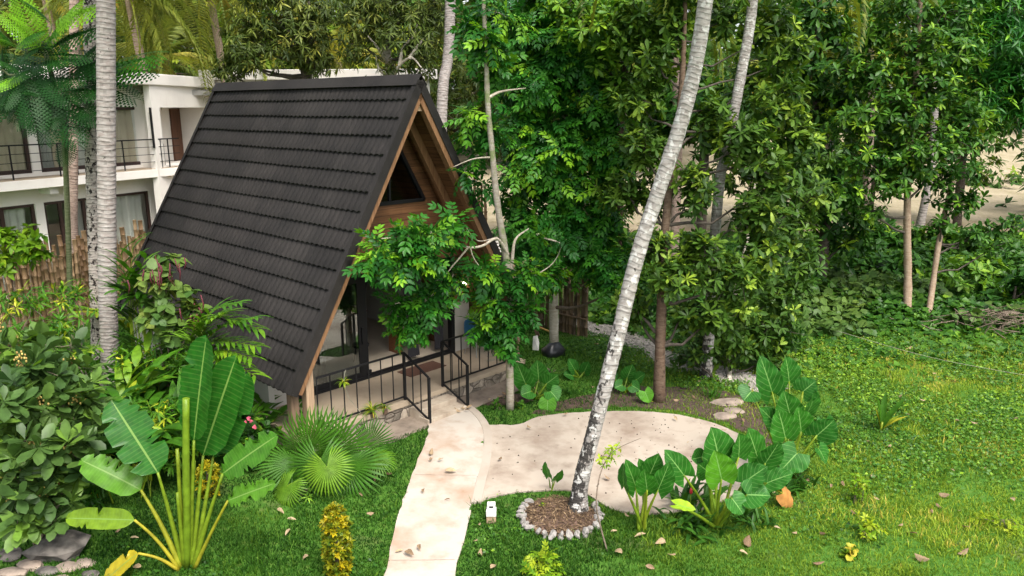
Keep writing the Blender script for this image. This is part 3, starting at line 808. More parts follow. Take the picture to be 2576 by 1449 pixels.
NC = 16
for side in (0, 1):
    r0, d, n = sframe(side); mb = MB()
    step = SL / NC; per = .172; nv = int((LEN) / per) * 8
    vs = np.linspace(0.0, LEN, nv + 1)
    ph = vs / per * 2 * math.pi
    wv = .011 * (np.abs(np.cos(ph / 2)) * 2 - 1)
    for c in range(NC):
        s0 = c * step - (0.0 if c == 0 else .02); s1 = (c + 1) * step + (0.03 if c == NC - 1 else 0)
        shift = rng.uniform(-.004, .004)
        lipj = .006 * np.sin(vs * 1.7 + c * 2.1)
        rows = []
        for s, h, wf in ((s0, .004, .55), (.5 * (s0 + s1), .026, .8), (s1 - .012, .050, 1.0), (s1 + .004, .044, 1.0), (s1, .006, .7)):
            rows.append(r0 + d * s + n * (h + wv[:, None] * wf + shift) + np.stack([np.zeros(nv + 1), vs, np.zeros(nv + 1)], 1) + d * (np.where(s > s0 + .1, 1, 0) * (-wv * 1.1 + lipj)[:, None]))
        V = np.concatenate(rows); q = nv + 1
        i = np.arange(4)[:, None] * q; j = np.arange(nv)[None]
        F = np.stack([i + j, i + j + 1, i + q + j + 1, i + q + j], -1).reshape(-1, 4)
        if side == 0: F = F[:, ::-1]
        pan = np.floor((vs[:-1] + (c * .61) % 1.34) / 1.34)
        pt = np.array([np.random.default_rng(int(p_) + c * 31 + side * 997).uniform(0, 1) for p_ in pan])
        mb.add(V, F, np.tile(pt, 4), 0, None, True)
    hb('roof_panel', mb, M['roof_tile'])
    # boarded underside
    mb = MB(); a = .012; b = .07
    P = [r0 - n * a, r0 + d * SL - n * a, r0 + d * SL - n * b, r0 - n * b]
    if side == 0: poly = [(p[0], p[2]) for p in P]
    else: poly = [(p[0], p[2]) for p in P][::-1]
    addg(mb, prism(poly, .03, LEN - .03)); hb('soffit', mb, M['wood_soffit'])
    # folded metal verge at both ends
    for v0, v1 in ((-.045, .065), (LEN - .065, LEN + .045)):
        mb = MB(); out = v0 if v0 < 0 else v1
        addg(mb, beam(r0 + n * .075 - d * .05 + np.array([0, (v0 + v1) / 2, 0]), r0 + d * (SL + .03) + n * .075 + np.array([0, (v0 + v1) / 2, 0]), v1 - v0, .012, n))
        inn = .012 if v0 < 0 else -.012
        addg(mb, beam(r0 - n * .012 - d * .02 + np.array([0, out + inn / 2, 0]), r0 + d * (SL + .03) - n * .012 + np.array([0, out + inn / 2, 0]), .012, .160, n))
        hb('verge_trim', mb, M['black_metal'] if False else M['roof_tile'])
    # timber rafters
    for v, wd, dp, off in ((.055, .15, .12, .135), (.68, .12, .16, .155)):
        mb = MB(); addg(mb, beam(r0 + d * (.18 if v < .3 else .30) - n * off + np.array([0, v, 0]), r0 + d * (SL - (.02 if v < .3 else 1.2)) - n * off + np.array([0, v, 0]), wd, dp, n))
        hb('rafter', mb, M['wood_beam'], bevel=.006)
mb = MB()
r0, dl, nl = sframe(0); _, dr, nr = sframe(1)
cap = [r0 + nl * .10 + dl * .12, r0 + np.array([0, 0, .155]), r0 + nr * .10 + dr * .12, r0 + nr * .085 + dr * .12, r0 + np.array([0, 0, .13]), r0 + nl * .085 + dl * .12]
addg(mb, prism([(p[0], p[2]) for p in cap][::-1], -.06, LEN + .06)); hb('ridge_cap', mb, M['roof_tile'])
mb = MB(); addg(mb, bx((W / 2 - .27, .045, 6.33), (W / 2 + .27, .16, 6.46))); hb('collar_tie', mb, M['wood_post'], bevel=.006)
mb = MB(); addg(mb, bx((W / 2 - .05, .05, 6.465), (W / 2 + .05, .15, 6.68))); hb('king_post', mb, M['wood_post'], bevel=.006)

def ul(z, off=.09): return (z - HZ) / 1.741 + off * 1.15
def ur(z, off=.09): return W - ul(z, off)
# gable wall round the triangular window
GV0, GV1 = 1.05, 1.15
zb, za, zs, zt = 3.08, 6.66, 4.43, 6.12
wa, wb_ = W / 2 - .97, W / 2 + .97
mb = MB()
addg(mb, prism([(ul(zb), zb), (ur(zb), zb), (ur(zs), zs), (ul(zs), zs)], GV0, GV1))
addg(mb, prism([(ul(zs), zs), (wa, zs), (W / 2, zt), (W / 2, za)], GV0, GV1))
addg(mb, prism([(wb_, zs), (ur(zs), zs), (W / 2, za), (W / 2, zt)], GV0, GV1))
hb('gable_wall', mb, M['wood_planks'])
win = MB()
tri = [np.array([wa, 1.06, zs]), np.array([wb_, 1.06, zs]), np.array([W / 2, 1.06, zt])]
cen = (tri[0] + tri[1] + tri[2]) / 3
for i in range(3):
    a = tri[i] + (cen - tri[i]) * .055; b = tri[(i + 1) % 3] + (cen - tri[(i + 1) % 3]) * .055
    addg(win, beam(a, b, .08, .075, np.cross(b - a, (0, 1, 0))))
addg(win, beam((W / 2, 1.07, zs + .05), (W / 2, 1.07, zt - .1), .05, .05, (0, 1, 0)))
wroot = hb('gable_window', win, M['black_metal'])
mb = MB(); q = [p + (cen - p) * .09 for p in tri]; mb.add(np.array([(p[0], 1.085, p[2]) for p in q]), [(0, 1, 2)]); hb('pane', mb, M['glass_window'], wroot)
mb = MB(); addg(mb, bx((.98, 1.155, 3.06), (W - .98, 1.80, 3.12))); hb('loft_floor', mb, M['wood_planks'])
# recessed front wall
V0, V1 = 1.69, 1.79
mb = MB(); addg(mb, bx((.97, V0, 2.92), (W - .97, V1, 3.06))); addg(mb, prism([(5.46, 1.76), (W - .32, 1.76), (W - .90, 2.92), (5.46, 2.92)], V0, V1)); hb('timber_cladding', mb, M['wood_planks'])
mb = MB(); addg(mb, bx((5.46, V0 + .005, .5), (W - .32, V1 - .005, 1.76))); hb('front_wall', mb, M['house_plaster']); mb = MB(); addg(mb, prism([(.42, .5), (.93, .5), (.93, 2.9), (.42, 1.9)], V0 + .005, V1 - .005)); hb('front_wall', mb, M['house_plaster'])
for s in (0, 1):
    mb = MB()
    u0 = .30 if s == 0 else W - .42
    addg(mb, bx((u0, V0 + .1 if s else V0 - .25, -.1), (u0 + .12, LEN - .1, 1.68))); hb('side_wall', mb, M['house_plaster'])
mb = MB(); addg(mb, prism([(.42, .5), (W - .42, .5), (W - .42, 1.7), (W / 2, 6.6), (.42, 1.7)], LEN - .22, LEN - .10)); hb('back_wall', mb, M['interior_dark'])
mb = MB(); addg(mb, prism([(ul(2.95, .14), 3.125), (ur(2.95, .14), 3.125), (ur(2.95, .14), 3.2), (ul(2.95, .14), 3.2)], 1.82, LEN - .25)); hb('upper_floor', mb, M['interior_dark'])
# floors
mb = MB(); addg(mb, bx((.06, .02, .40), (W - .06, V0 + .02, .50))); hb('porch_floor', mb, M['deck_concrete'])
mb = MB(); addg(mb, bx((.43, V0 + .022, .40), (W - .43, LEN - .24, .505))); hb('interior_floor', mb, M['interior_floor'])
mb = MB(); addg(mb, bx((.10, .05, -.2), (2.60, .22, .398))); addg(mb, bx((3.74, .05, -.2), (W - .10, .22, .398))); addg(mb, bx((2.60, .06, -.2), (3.74, .22, .396)))
addg(mb, bx((.12, .22, -.2), (.28, V0, .398))); addg(mb, bx((W - .28, .22, -.2), (W - .12, V0, .398))); hb('stone_plinth', mb, M['stone'])
# timber posts
for u, v, w_, z0, z1, mt in ((.40, .10, .17, .5, 1.98, 'wood_post'), (.10, .13, .16, .12, 1.40, 'wood_old'), (W - .50, .10, .15, .5, 1.98, 'wood_post'), (W - .24, .13, .16, .12, 1.40, 'wood_old')):
    mb = MB(); addg(mb, bx((u - w_ / 2, v - w_ / 2 + .06, z0), (u + w_ / 2, v + w_ / 2 + .06, z1))); hb('post', mb, M[mt], bevel=.01)
# sliding doors
door = MB()
for u0, u1, z0, z1 in ((.93, 1.02, .5, 2.92), (5.36, 5.46, .5, 2.92), (1.02, 5.36, 2.80, 2.92), (1.02, 5.36, .505, .57)):
    addg(door, bx((u0, V0 - .02, z0), (u1, V0 + .13, z1)))
dr_ = hb('sliding_door', door, M['black_metal'])
mb = MB()
for u0, u1, z0, z1 in ((1.02, 1.09, .57, 2.80), (2.66, 2.80, .57, 2.80), (1.09, 2.66, .57, .68), (1.09, 2.66, 2.72, 2.80)):
    addg(mb, bx((u0, V0 + .01, z0), (u1, V0 + .06, z1)))
hb('panel_frame', mb, M['black_metal'], dr_)
mb = MB(); addg(mb, bx((1.09, V0 + .03, .68), (2.66, V0 + .038, 2.72))); hb('pane', mb, M['glass'], dr_)
mb = MB(); addg(mb, bx((2.72, V0 - .03, 1.35), (2.76, V0 + .009, 1.72))); hb('handle', mb, M['black_metal'], dr_)
mb = MB(); addg(mb, bx((2.83, V0 + .07, .57), (2.93, V0 + .12, 2.80))); addg(mb, bx((2.93, V0 + .07, .57), (3.0, V0 + .12, .66))); hb('stile', mb, M['black_metal'], dr_)
# steps
mb = MB(); addg(mb, bx((2.66, -.27, .05), (3.72, .045, .345))); addg(mb, bx((2.66, -.58, .0), (3.72, -.275, .235))); hb('steps', mb, M['step_concrete'], bevel=.015)

def wavy(u0, u1, v, z0, z1, waves=8, amp=.03, pinch=None, nu=48, nz=14):
    V = []
    for j in range(nz + 1):
        f = j / nz; z = z1 + (z0 - z1) * f
        if pinch: wdt = np.interp(f, [0, pinch[0], 1], [1, pinch[1], pinch[2]])
        else: wdt = 1
        c = (u0 + u1) / 2
        for i in range(nu + 1):
            g = i / nu
            V.append((c + (g - .5) * (u1 - u0) * wdt + .006 * math.sin(j), v + amp * math.sin(g * waves * 2 * math.pi + .4 * math.sin(j * .7)) * (.6 + .4 * f), z))
    F = [(j * (nu + 1) + i, j * (nu + 1) + i + 1, (j + 1) * (nu + 1) + i + 1, (j + 1) * (nu + 1) + i) for j in range(nz) for i in range(nu)]
    return np.array(V), np.array(F)

def hthing(name, label, cat, uvz, group=None):
    return empty(name, HL(*uvz), label, cat, group, HAZ)

def hbuild(name, mb, m, root, uvz, bevel=0):
    for k in range(len(mb.V)): mb.V[k] = mb.V[k] - np.array(uvz)
    o = mb.build(name, m, None, None, bevel); o.parent = root
    return o

def hsingle(name, mb, m, uvz, label, cat, group=None, bevel=0):
    for k in range(len(mb.V)): mb.V[k] = mb.V[k] - np.array(uvz)
    o = mb.build(name, m, None, None, bevel); o.location = tuple(HL(*uvz)); o.rotation_euler = (0, 0, HAZ)
    return tag(o, label, cat, group)

for u0, u1, v, w_, lab, mt, pin in ((3.95, 4.75, 1.93, 6, 'dark grey curtain tied at its waist in the middle of the cabin opening', 'curtain_dark', (.50, .26, .42)),
                               (5.00, 5.36, 1.95, 4, 'dark grey curtain gathered against the inner door jamb beside the bench', 'curtain_dark', (.5, .6, .8)),
                               (1.10, 1.95, 1.95, 9, 'taupe curtain hanging behind the fixed glass pane', 'curtain_mid', None),
                               (2.85, 3.15, 1.95, 3, 'narrow dark curtain edge beside the black door stile', 'curtain_dark', (.5, .3, .1))):
    mb = MB(); V, F = wavy(u0, u1, v, .60 if pin is None or pin[2] > .2 else 1.7, 2.80, w_, .035, pin); mb.add(V, F, .5, 0, None, True)
    hsingle('curtain', mb, M[mt], ((u0 + u1) / 2, v, .6), lab, 'curtain')

# things in and before the doorway
BV = (5.05, 2.75, .505)
bench = hthing('wooden_bench', 'reddish wooden slab bench just inside the cabin door', 'bench', BV)
mb = MB(); addg(mb, bx((4.35, 2.45, .93), (5.75, 2.95, .99))); hbuild('seat', mb, M['wood_bench'], bench, BV, .006)
for u in (4.38, 5.66):
    mb = MB(); addg(mb, bx((u, 2.47, .505), (u + .07, 2.93, .929))); hbuild('leg', mb, M['wood_bench'], bench, BV, .006)
TVV = (5.45, 2.68, .995)
tray = hthing('folding_tray', 'black folding tray stand on top of the wooden bench', 'tray', TVV)
mb = MB(); addg(mb, beam((5.18, 2.60, 1.30), (5.72, 2.72, 1.34), .42, .022)); hbuild('tray_top', mb, M['black_plastic'], tray, TVV, .01)
for s in (-1, 1):
    mb = MB(); addg(mb, tube([(5.25, 2.68 + s * .12, .995), (5.62, 2.68 + s * .10, 1.31)], .014, 8)); addg(mb, tube([(5.65, 2.66 + s * .12, .995), (5.30, 2.66 + s * .10, 1.28)], .014, 8)); hbuild('leg', mb, M['black_plastic'], tray, TVV)
SVV = (3.42, 2.75, .505)
stool = hthing('round_stool', 'black round topped stool standing inside behind the door frame', 'stool', SVV)
mb = MB(); ang = np.linspace(0, 2 * math.pi, 25)[:-1]
addg(mb, tube([(3.42, 2.75, .90), (3.42, 2.75, .95)], .20, 20)); hbuild('seat', mb, M['black_plastic'], stool, SVV)
for k in range(3):
    a = k * 2.09 + .4; mb = MB(); addg(mb, tube([(3.42 + .10 * math.cos(a), 2.75 + .10 * math.sin(a), .90), (3.42 + .18 * math.cos(a), 2.75 + .18 * math.sin(a), .505)], .014, 8)); hbuild('leg', mb, M['black_plastic'], stool, SVV)
# dim furniture deep inside
DV = (3.9, 4.6, .505)
tb = hthing('dining_table', 'dark dining table in the dim room behind the tied curtain', 'table', DV)
mb = MB(); addg(mb, bx((3.1, 4.2, 1.22), (4.7, 5.0, 1.26))); hbuild('tabletop', mb, M['wood_old'], tb, DV, .006)
for u in (3.16, 4.58):
    for v in (4.26, 4.88):
        mb = MB(); addg(mb, bx((u, v, .505), (u + .06, v + .06, 1.219))); hbuild('leg', mb, M['wood_old'], tb, DV)
mb = MB()
V = []; n_ = 12
mb.add(*((np.array([(3.55, 1.06, .516), (4.62, 1.06, .516), (4.62, 1.56, .516), (3.55, 1.56, .516), (3.55, 1.06, .501), (4.62, 1.06, .501), (4.62, 1.56, .501), (3.55, 1.56, .501)])), [(0, 1, 2, 3), (4, 5, 1, 0), (5, 6, 2, 1), (6, 7, 3, 2), (7, 4, 0, 3)]))
hsingle('doormat', mb, M['mat_brown'], (4.1, 1.3, .5), 'brown rectangular doormat on the porch before the open door', 'doormat', bevel=.004)
# blue chair
CV = (5.72, 1.18, .5)
ch = hthing('shell_chair', 'blue plastic shell chair with steel legs on the porch', 'chair', CV)
mb = MB(); V = []; na, nb = 11, 9
prof = [(-.24, .44), (-.20, .455), (-.10, .44), (.03, .43), (.14, .44), (.19, .47), (.225, .55), (.245, .66), (.26, .76), (.265, .82), (.262, .84)]
for i, (yy, zz) in enumerate(prof):
    hw = np.interp(i, [0, 2, 5, 7, 10], [.19, .225, .22, .215, .15])
    for j in range(nb):
        t = -1 + 2 * j / (nb - 1)
        up = .05 * t * t
        V.append((CV[0] + t * hw, CV[1] + yy - (up * .8 if i > 5 else 0), CV[2] + zz + (up if i <= 5 else 0)))
F = [(i * nb + j, i * nb + j + 1, (i + 1) * nb + j + 1, (i + 1) * nb + j) for i in range(na - 1) for j in range(nb - 1)]
mb.add(np.array(V), np.array(F), .5, 0, None, True)
o = hbuild('seat_shell', mb, M['blue_plastic'], ch, CV); sm = o.modifiers.new('thick', 'SOLIDIFY'); sm.thickness = .012
for sx in (-1, 1):
    for sy in (-1, 1):
        mb = MB(); addg(mb, tube([(CV[0] + sx * .15, CV[1] + sy * .14, CV[2] + .43), (CV[0] + sx * .21, CV[1] + sy * .21, CV[2])], .011, 8)); hbuild('leg', mb, M['steel'], ch, CV)
LV = (5.72, 1.66, 2.25)
lamp = hthing('wall_lamp', 'small lit wall lamp on the timber beside the door', 'lamp', LV)
mb = MB(); addg(mb, bx((5.66, 1.645, 2.12), (5.78, 1.689, 2.30))); hbuild('bracket', mb, M['black_metal'], lamp, LV)
mb = MB(); addg(mb, tube([(5.72, 1.59, 2.16), (5.72, 1.59, 2.20), (5.72, 1.59, 2.28), (5.72, 1.59, 2.34)], [.05, .055, .05, .02], 12)); hbuild('bulb', mb, M['lamp_glow'], lamp, LV)
RV = (5.55, .45, .5)
mb = MB(); a = np.linspace(0, 2 * math.pi, 40)
addg(mb, tube([(RV[0] + .16 * math.cos(t) * (1 + .05 * math.sin(3 * t)), RV[1] + .12 * math.sin(t), .512 + .004 * k) for k, t in enumerate(np.linspace(0, 12.5, 60))], .008, 6))
hsingle('wire_coil', mb, M['cord'], RV, 'small coil of thin pale wire lying at the porch end', 'coil')

# railings
def railing(label, pts_top, u0, u1, uc, slope_to):
    # a level run along the porch edge and a short sloped run down the steps
    RVv = (uc, .10, .5)
    r = hthing('porch_railing', label, 'railing', RVv, 'black metal porch railings')
    v = .11
    mb = MB(); addg(mb, beam((u0, v, 1.525), (u1, v, 1.525), .035, .035)); addg(mb, beam((uc, v, 1.525), (slope_to, -.56, 1.13), .035, .035)); hbuild('handrail', mb, M['black_metal'], r, RVv)
    mb = MB(); addg(mb, beam((u0, v, .575), (u1, v, .575), .03, .03)); addg(mb, beam((uc, v, .575), (slope_to, -.56, .21), .03, .03)); hbuild('bottom_rail', mb, M['black_metal'], r, RVv)
    for (pu, pv, z0, z1) in ((uc, v, .50, 1.51), (slope_to, -.565, .06, 1.13)):
        mb = MB(); addg(mb, bx((pu - .024, pv - .024, z0), (pu + .024, pv + .024, z1))); hbuild('post', mb, M['black_metal'], r, RVv)
    n = int(round(abs(u1 - u0) / .29))
    for k in range(n + 1):
        u = u0 + (u1 - u0) * k / n
        if abs(u - uc) < .1: continue
        mb = MB(); addg(mb, bx((u - .009, v - .009, .59), (u + .009, v + .009, 1.508))); hbuild('baluster', mb, M['black_metal'], r, RVv)
    for f in (.34, .67):
        u = uc + (slope_to - uc) * f; vv = v + (-.56 - v) * f
        mb = MB(); addg(mb, bx((u - .009, vv - .009, .59 - .365 * f), (u + .009, vv + .009, 1.508 - .395 * f))); hbuild('baluster', mb, M['black_metal'], r, RVv)
railing('long black railing from the pale timber post down to the steps', None, .56, 2.62, 2.62, 2.70)
railing('black railing on the porch side with the blue chair', None, 3.66, 5.62, 3.66, 3.76)
# spider plants
def spider(name, label, loc, n, L, hang=1.2, seed=0):
    root = empty(name, loc, label, 'plant', None)
    mb = MB()
    for k in range(n):
        a = rng.uniform(0, 6.28); e = rng.uniform(.25, 1.3)
        strap(mb, loc + np.array([0, 0, .03]), (math.cos(a) * math.cos(e), math.sin(a) * math.cos(e), math.sin(e)), L * rng.uniform(.7, 1.1), .022, hang * 1.3, .3, 6, rng.uniform(.55, 1), 'strap')
    mb.build('foliage', M['leaf_fan'], root)
    pb = MB(); addg(pb, tube([loc + np.array([0, 0, -.08]), loc + np.array([0, 0, .0])], [.05, .06], 12)); pb.build('pot', M['pot'], root)
    return root
spider('spider_plant', 'striped spider plant at the foot of the railing above the stone wall', HL(1.72, .02, .50), 46, .30)
spider('spider_plant', 'smaller striped spider plant tuft beside the bigger one on the porch edge', HL(2.02, .02, .48), 22, .22)
sp_ = HL(1.12, .06, 1.30)
root = empty('hanging_spider_plant', sp_, 'pale hanging spider plant offset tied to a baluster', 'plant')
mb = MB()
for k in range(34):
    a = rng.uniform(0, 6.28); e = rng.uniform(-.3, 1.2)
    strap(mb, sp_, (math.cos(a) * math.cos(e), math.sin(a) * math.cos(e), math.sin(e)), .2 * rng.uniform(.6, 1.1), .018, 1.8, .3, 6, rng.uniform(.7, 1), 'strap')
mb.build('foliage', M['leaf_fan'], root)
mb = MB(); addg(mb, tube([sp_, sp_ + HA * .10 + np.array([0, 0, -.35]), sp_ + HA * .35 + np.array([0, 0, -.72])], .005, 5)); addg(mb, tube([sp_, sp_ + np.array([.02, 0, .16]), sp_ + HA * .06 + np.array([0, 0, .24])], .005, 5)); mb.build('runner', M['cord'], root)
# ------------------------------------------------------------------ white hotel wing behind
A0 = np.array([-16.3, 25.5, 0.0]); AD = norm(np.array([1.85, 3.9, 0])); AN = np.array([AD[1], -AD[0], 0])
HAZ2 = math.atan2(AD[1], AD[0])
hotel = empty('hotel_building', A0, 'two storey white plastered building with balcony and dark framed glass doors', 'building', rz=HAZ2)
# local frame: x along the wall, y = away from the camera side (into the building), z up
def PW(x, y, off=0.0):
    d = ray(x, y); o = A0 + AN * off; t = np.dot(o - CAM, AN) / np.dot(d, AN); p = CAM + d * t
    return float(np.dot(p - A0, AD)), float(p[2])
def xs(px, py): return PW(px, py)[0]
def hh(name, mb, m, parent=None, bevel=0):
    o = mb.build(name, m, None, None, bevel); o.parent = parent or hotel; return o

def wall_with_openings(mb, x0, x1, z0, z1, ops, y0, y1):
    ops = sorted(ops); cur = x0
    for (a, b, c, d) in ops:
        if a > cur: addg(mb, bx((cur, y0, z0), (a, y1, z1)))
        if d < z1: addg(mb, bx((a, y0, d), (b, y1, z1)))
        if c > z0: addg(mb, bx((a, y0, z0), (b, y1, c)))
        cur = b
    if cur < x1: addg(mb, bx((cur, y0, z0), (x1, y1, z1)))
FZ = 4.2
X_end = xs(384, 300)
u1 = (xs(-170, 270), xs(61, 275)); u2 = (xs(83, 275), xs(352, 290))
g1 = (xs(-170, 520), xs(92, 540)); g2 = (xs(111, 520), xs(379, 520))
mb = MB(); wall_with_openings(mb, -14, X_end, FZ - .05, 7.25, [(u1[0], u1[1], FZ + .04, 6.42), (u2[0], u2[1], FZ + .04, 6.42)], 0, .25)
wall_with_openings(mb, -14, X_end, -.2, FZ - .05, [(g1[0], g1[1], .3, 3.22), (g2[0], g2[1], .3, 3.22)], .0, .25)
hh('facade_wall', mb, M['white_plaster'])
mb = MB(); addg(mb, bx((-14, 5.0, -.2), (X_end + 6, 5.2, 7.25))); addg(mb, bx((-14, .25, FZ - .25), (X_end, 5, FZ))); addg(mb, bx((-14, .25, 6.9), (X_end + 6, 5, 7.1))); hh('inner_wall', mb, M['curtain_grey'])
def glazing(x0, x1, z0, z1, mulls, curtains, frame=.10):
    mb = MB()
    for a, b, c, d in ((x0, x0 + frame, z0, z1), (x1 - frame, x1, z0, z1), (x0 + frame, x1 - frame, z1 - frame, z1), (x0 + frame, x1 - frame, z0, z0 + frame * 1.3)):
        addg(mb, bx((a, .07, c), (b, .17, d)))
    for q in mulls: addg(mb, bx((q - .06, .075, z0 + frame * 1.3), (q + .06, .165, z1 - frame)))
    f = hh('window', mb, M['dark_frame'])
    mb = MB(); addg(mb, bx((x0 + frame, .115, z0 + frame * 1.3), (x1 - frame, .122, z1 - frame))); hh('pane', mb, M['glass_window'], f)
    for (a, b, mt) in curtains:
        mb = MB(); V, F = wavy(a, b, .235, z0 + .05, z1 + .05, max(3, int((b - a) / .28)), .05); mb.add(V, F, .5, 0, None, True); hh('curtain', mb, M[mt], f)
glazing(u1[0], u1[1], FZ + .04, 6.42, [(u1[0] + u1[1]) / 2], [(u1[0], u1[1] - .05, 'curtain_beige')])
m1, m2 = xs(168, 300), xs(262, 300)
glazing(u2[0], u2[1], FZ + .04, 6.42, [m1, m2], [(u2[0] + .05, xs(130, 300), 'curtain_grey'), (xs(132, 300), m1 - .1, 'curtain_beige'), (m1 + .1, m2, 'curtain_white'), (m2 + .1, u2[1] - .15, 'curtain_beige')])
q1 = xs(15, 580)
glazing(g1[0], g1[1], .3, 3.22, [q1], [(g1[0], q1 - .1, 'curtain_grey'), (q1 + .05, g1[1] - .25, 'curtain_white')])
q2 = xs(215, 520)
glazing(g2[0], g2[1], .3, 3.22, [xs(155, 520), q2], [(g2[0] + .05, xs(122, 520), 'curtain_white'), (xs(200, 520), q2, 'curtain_grey'), (q2 + .1, g2[1] - .2, 'curtain_white')])
# balcony slab and beams
def PWb(px, py): return PW(px, py, .85)[0]
bx1 = PWb(462, 425)
mb = MB(); addg(mb, bx((-14, -.85, 3.80), (bx1, -.002, 4.10))); hh('balcony_slab', mb, M['white_plaster'], bevel=.01)
mb = MB(); addg(mb, bx((-14, -.80, 4.104), (bx1 - .02, -.01, 4.13))); hh('balcony_floor', mb, M['deck_concrete'])
mb = MB()
for px in (145, 430): s_ = PWb(px, 460); addg(mb, bx((s_ - .15, -.60, 3.55), (s_ + .15, -.005, 3.797)))
hh('bracket_beam', mb, M['white_plaster'])
rail = MB()
for z in (4.38, 4.66, 4.94, 5.22): addg(rail, bx((-14, -.81, z - (.022 if z > 5 else .010)), (bx1 - .05, -.78, z + (.022 if z > 5 else .010))))
rr_ = hh('balcony_railing', rail, M['black_metal'])
for px in (31, 152, 196, 316, 411, 430):
    s_ = PWb(px, 400); mb = MB(); addg(mb, bx((s_ - .02, -.775, 4.13), (s_ + .02, -.745, 5.22))); hh('post', mb, M['black_metal'], rr_)
# projecting wall with the brown door recess
def wl(p): p = np.asarray(p, float) - A0; return np.array([np.dot(p, AD), -np.dot(p, AN), p[2]])
B0 = D(384, 300, 29.2); B0[2] = 0; B1 = D(519, 250, 33.6); B1[2] = 0
BD = norm(B1 - B0); BN = np.array([BD[1], -BD[0], 0]); BL_ = np.linalg.norm(B1 - B0)
def blk(mb, s0, s1, n0, n1, z0, z1):
    P = [B0 + BD * s + BN * n_ for s, n_ in ((s0, n0), (s1, n0), (s1, n1), (s0, n1))]
    P = [wl(p) for p in P]
    if (P[1][0] - P[0][0]) * (P[2][1] - P[0][1]) - (P[1][1] - P[0][1]) * (P[2][0] - P[0][0]) < 0: P = P[::-1]
    addg(mb, slab([(p[0], p[1]) for p in P], z0, z1))
def PB(px, py):
    d = ray(px, py); t = np.dot(B0 - CAM, BN) / np.dot(d, BN); return float(np.dot(CAM + d * t - B0, BD))
def PBk(px, py, n):
    d = ray(px, py); t = np.dot(B0 + BN * n - CAM, BN) / np.dot(d, BN); return float(np.dot(CAM + d * t - B0, BD))
s0, s1 = PB(404, 300), BL_ - .05
mb = MB(); blk(mb, 0, s0, -.25, 0, -.2, 7.25); blk(mb, s0, s1, -.25, 0, 6.40, 7.25); blk(mb, s0, s1, -.25, 0, -.2, 4.16); blk(mb, s1, BL_ + .3, -.25, 0, -.2, 7.25)
blk(mb, s0 - .2, max(s1, 8.0), -1.5, -1.3, 4.0, 6.9); blk(mb, s0 - .2, s0, -1.3, -.25, 4.0, 6.9); blk(mb, s1, s1 + .2, -1.3, -.25, 4.0, 6.9); blk(mb, s0, s1, -1.3, -.25, 6.42, 6.6); blk(mb, s0, s1, -1.3, -.25, 4.02, 4.16)
hh('projecting_wall', mb, M['white_plaster'])
sd, se = PBk(434, 340, -1.25), PBk(474, 340, -1.25); print('DOOR', sd, se, s0, s1); mb = MB(); blk(mb, sd, se, -1.3, -1.22, 4.16, 6.35); hh('door', mb, M['wood_door'])
mb = MB(); sv = PB(371, 300); blk(mb, -.10, -.03, -.05, .012, 4.9, 6.40); hh('slit_window', mb, M['black_metal'])
mb = MB(); blk(mb, s0 + .15, s0 + .75, -.9, -.4, 4.165, 5.0); hh('planter', mb, M['black_plastic'])
# roof slab with parapet
def rp(px, py, Y): p = D(px, py, Y); return (p[0], p[1])
e1 = D(296, 176, 27.2); e2 = D(424, 190, 30.5); e3 = D(545, 197, 34.2)
poly = [wl((e1[0] - 2.2, e1[1] - 9, 0)), wl(e1), wl(e2), wl(e3), wl((e3[0] - 1, e3[1] + 5, 0)), wl((e3[0] - 12, e3[1] + 3, 0)), wl((e1[0] - 12, e1[1] - 6, 0))]
mb = MB(); addg(mb, slab([(p[0], p[1]) for p in poly], 7.22, 7.64)); hh('roof', mb, M['white_plaster'], bevel=.03)
# second wing closing the court
wing = empty('garden_wall', (-8.5, 34.0, 0), 'tall plain white wall and parapet rising behind the dark roof', 'wall')
mb = MB(); addg(mb, slab([(-13.3, 34.2), (-3.6, 33.0), (-3.5, 33.3), (-13.2, 34.5)], -.2, 7.55)); mb.build('wall_face', M['white_plaster'], wing)
mb = MB(); addg(mb, slab([(-13.6, 34.0), (-3.3, 32.75), (-3.2, 33.6), (-13.4, 34.9)], 7.56, 7.98)); mb.build('coping', M['white_plaster'], wing, bevel=.02)

# ------------------------------------------------------------------ bamboo fences
def bamboo_pole(root, p, h, r, lean, t, m):
    n = max(4, int(h / .30)); zs_ = []; rs = []
    for k in range(n + 1):
        z = h * k / n
        for dz, f in ((-.012, 1.0), (0, 1.14), (.012, .97)):
            if 0 <= z + dz <= h: zs_.append(z + dz); rs.append(r * f * (1 - .12 * z / h))
    pts = np.array([[p[0] + lean[0] * z, p[1] + lean[1] * z, p[2] + z] for z in zs_])
    mb = MB(); addg(mb, tube(pts, np.array(rs), 9), t, 0, True); mb.build('pole', M[m], root)

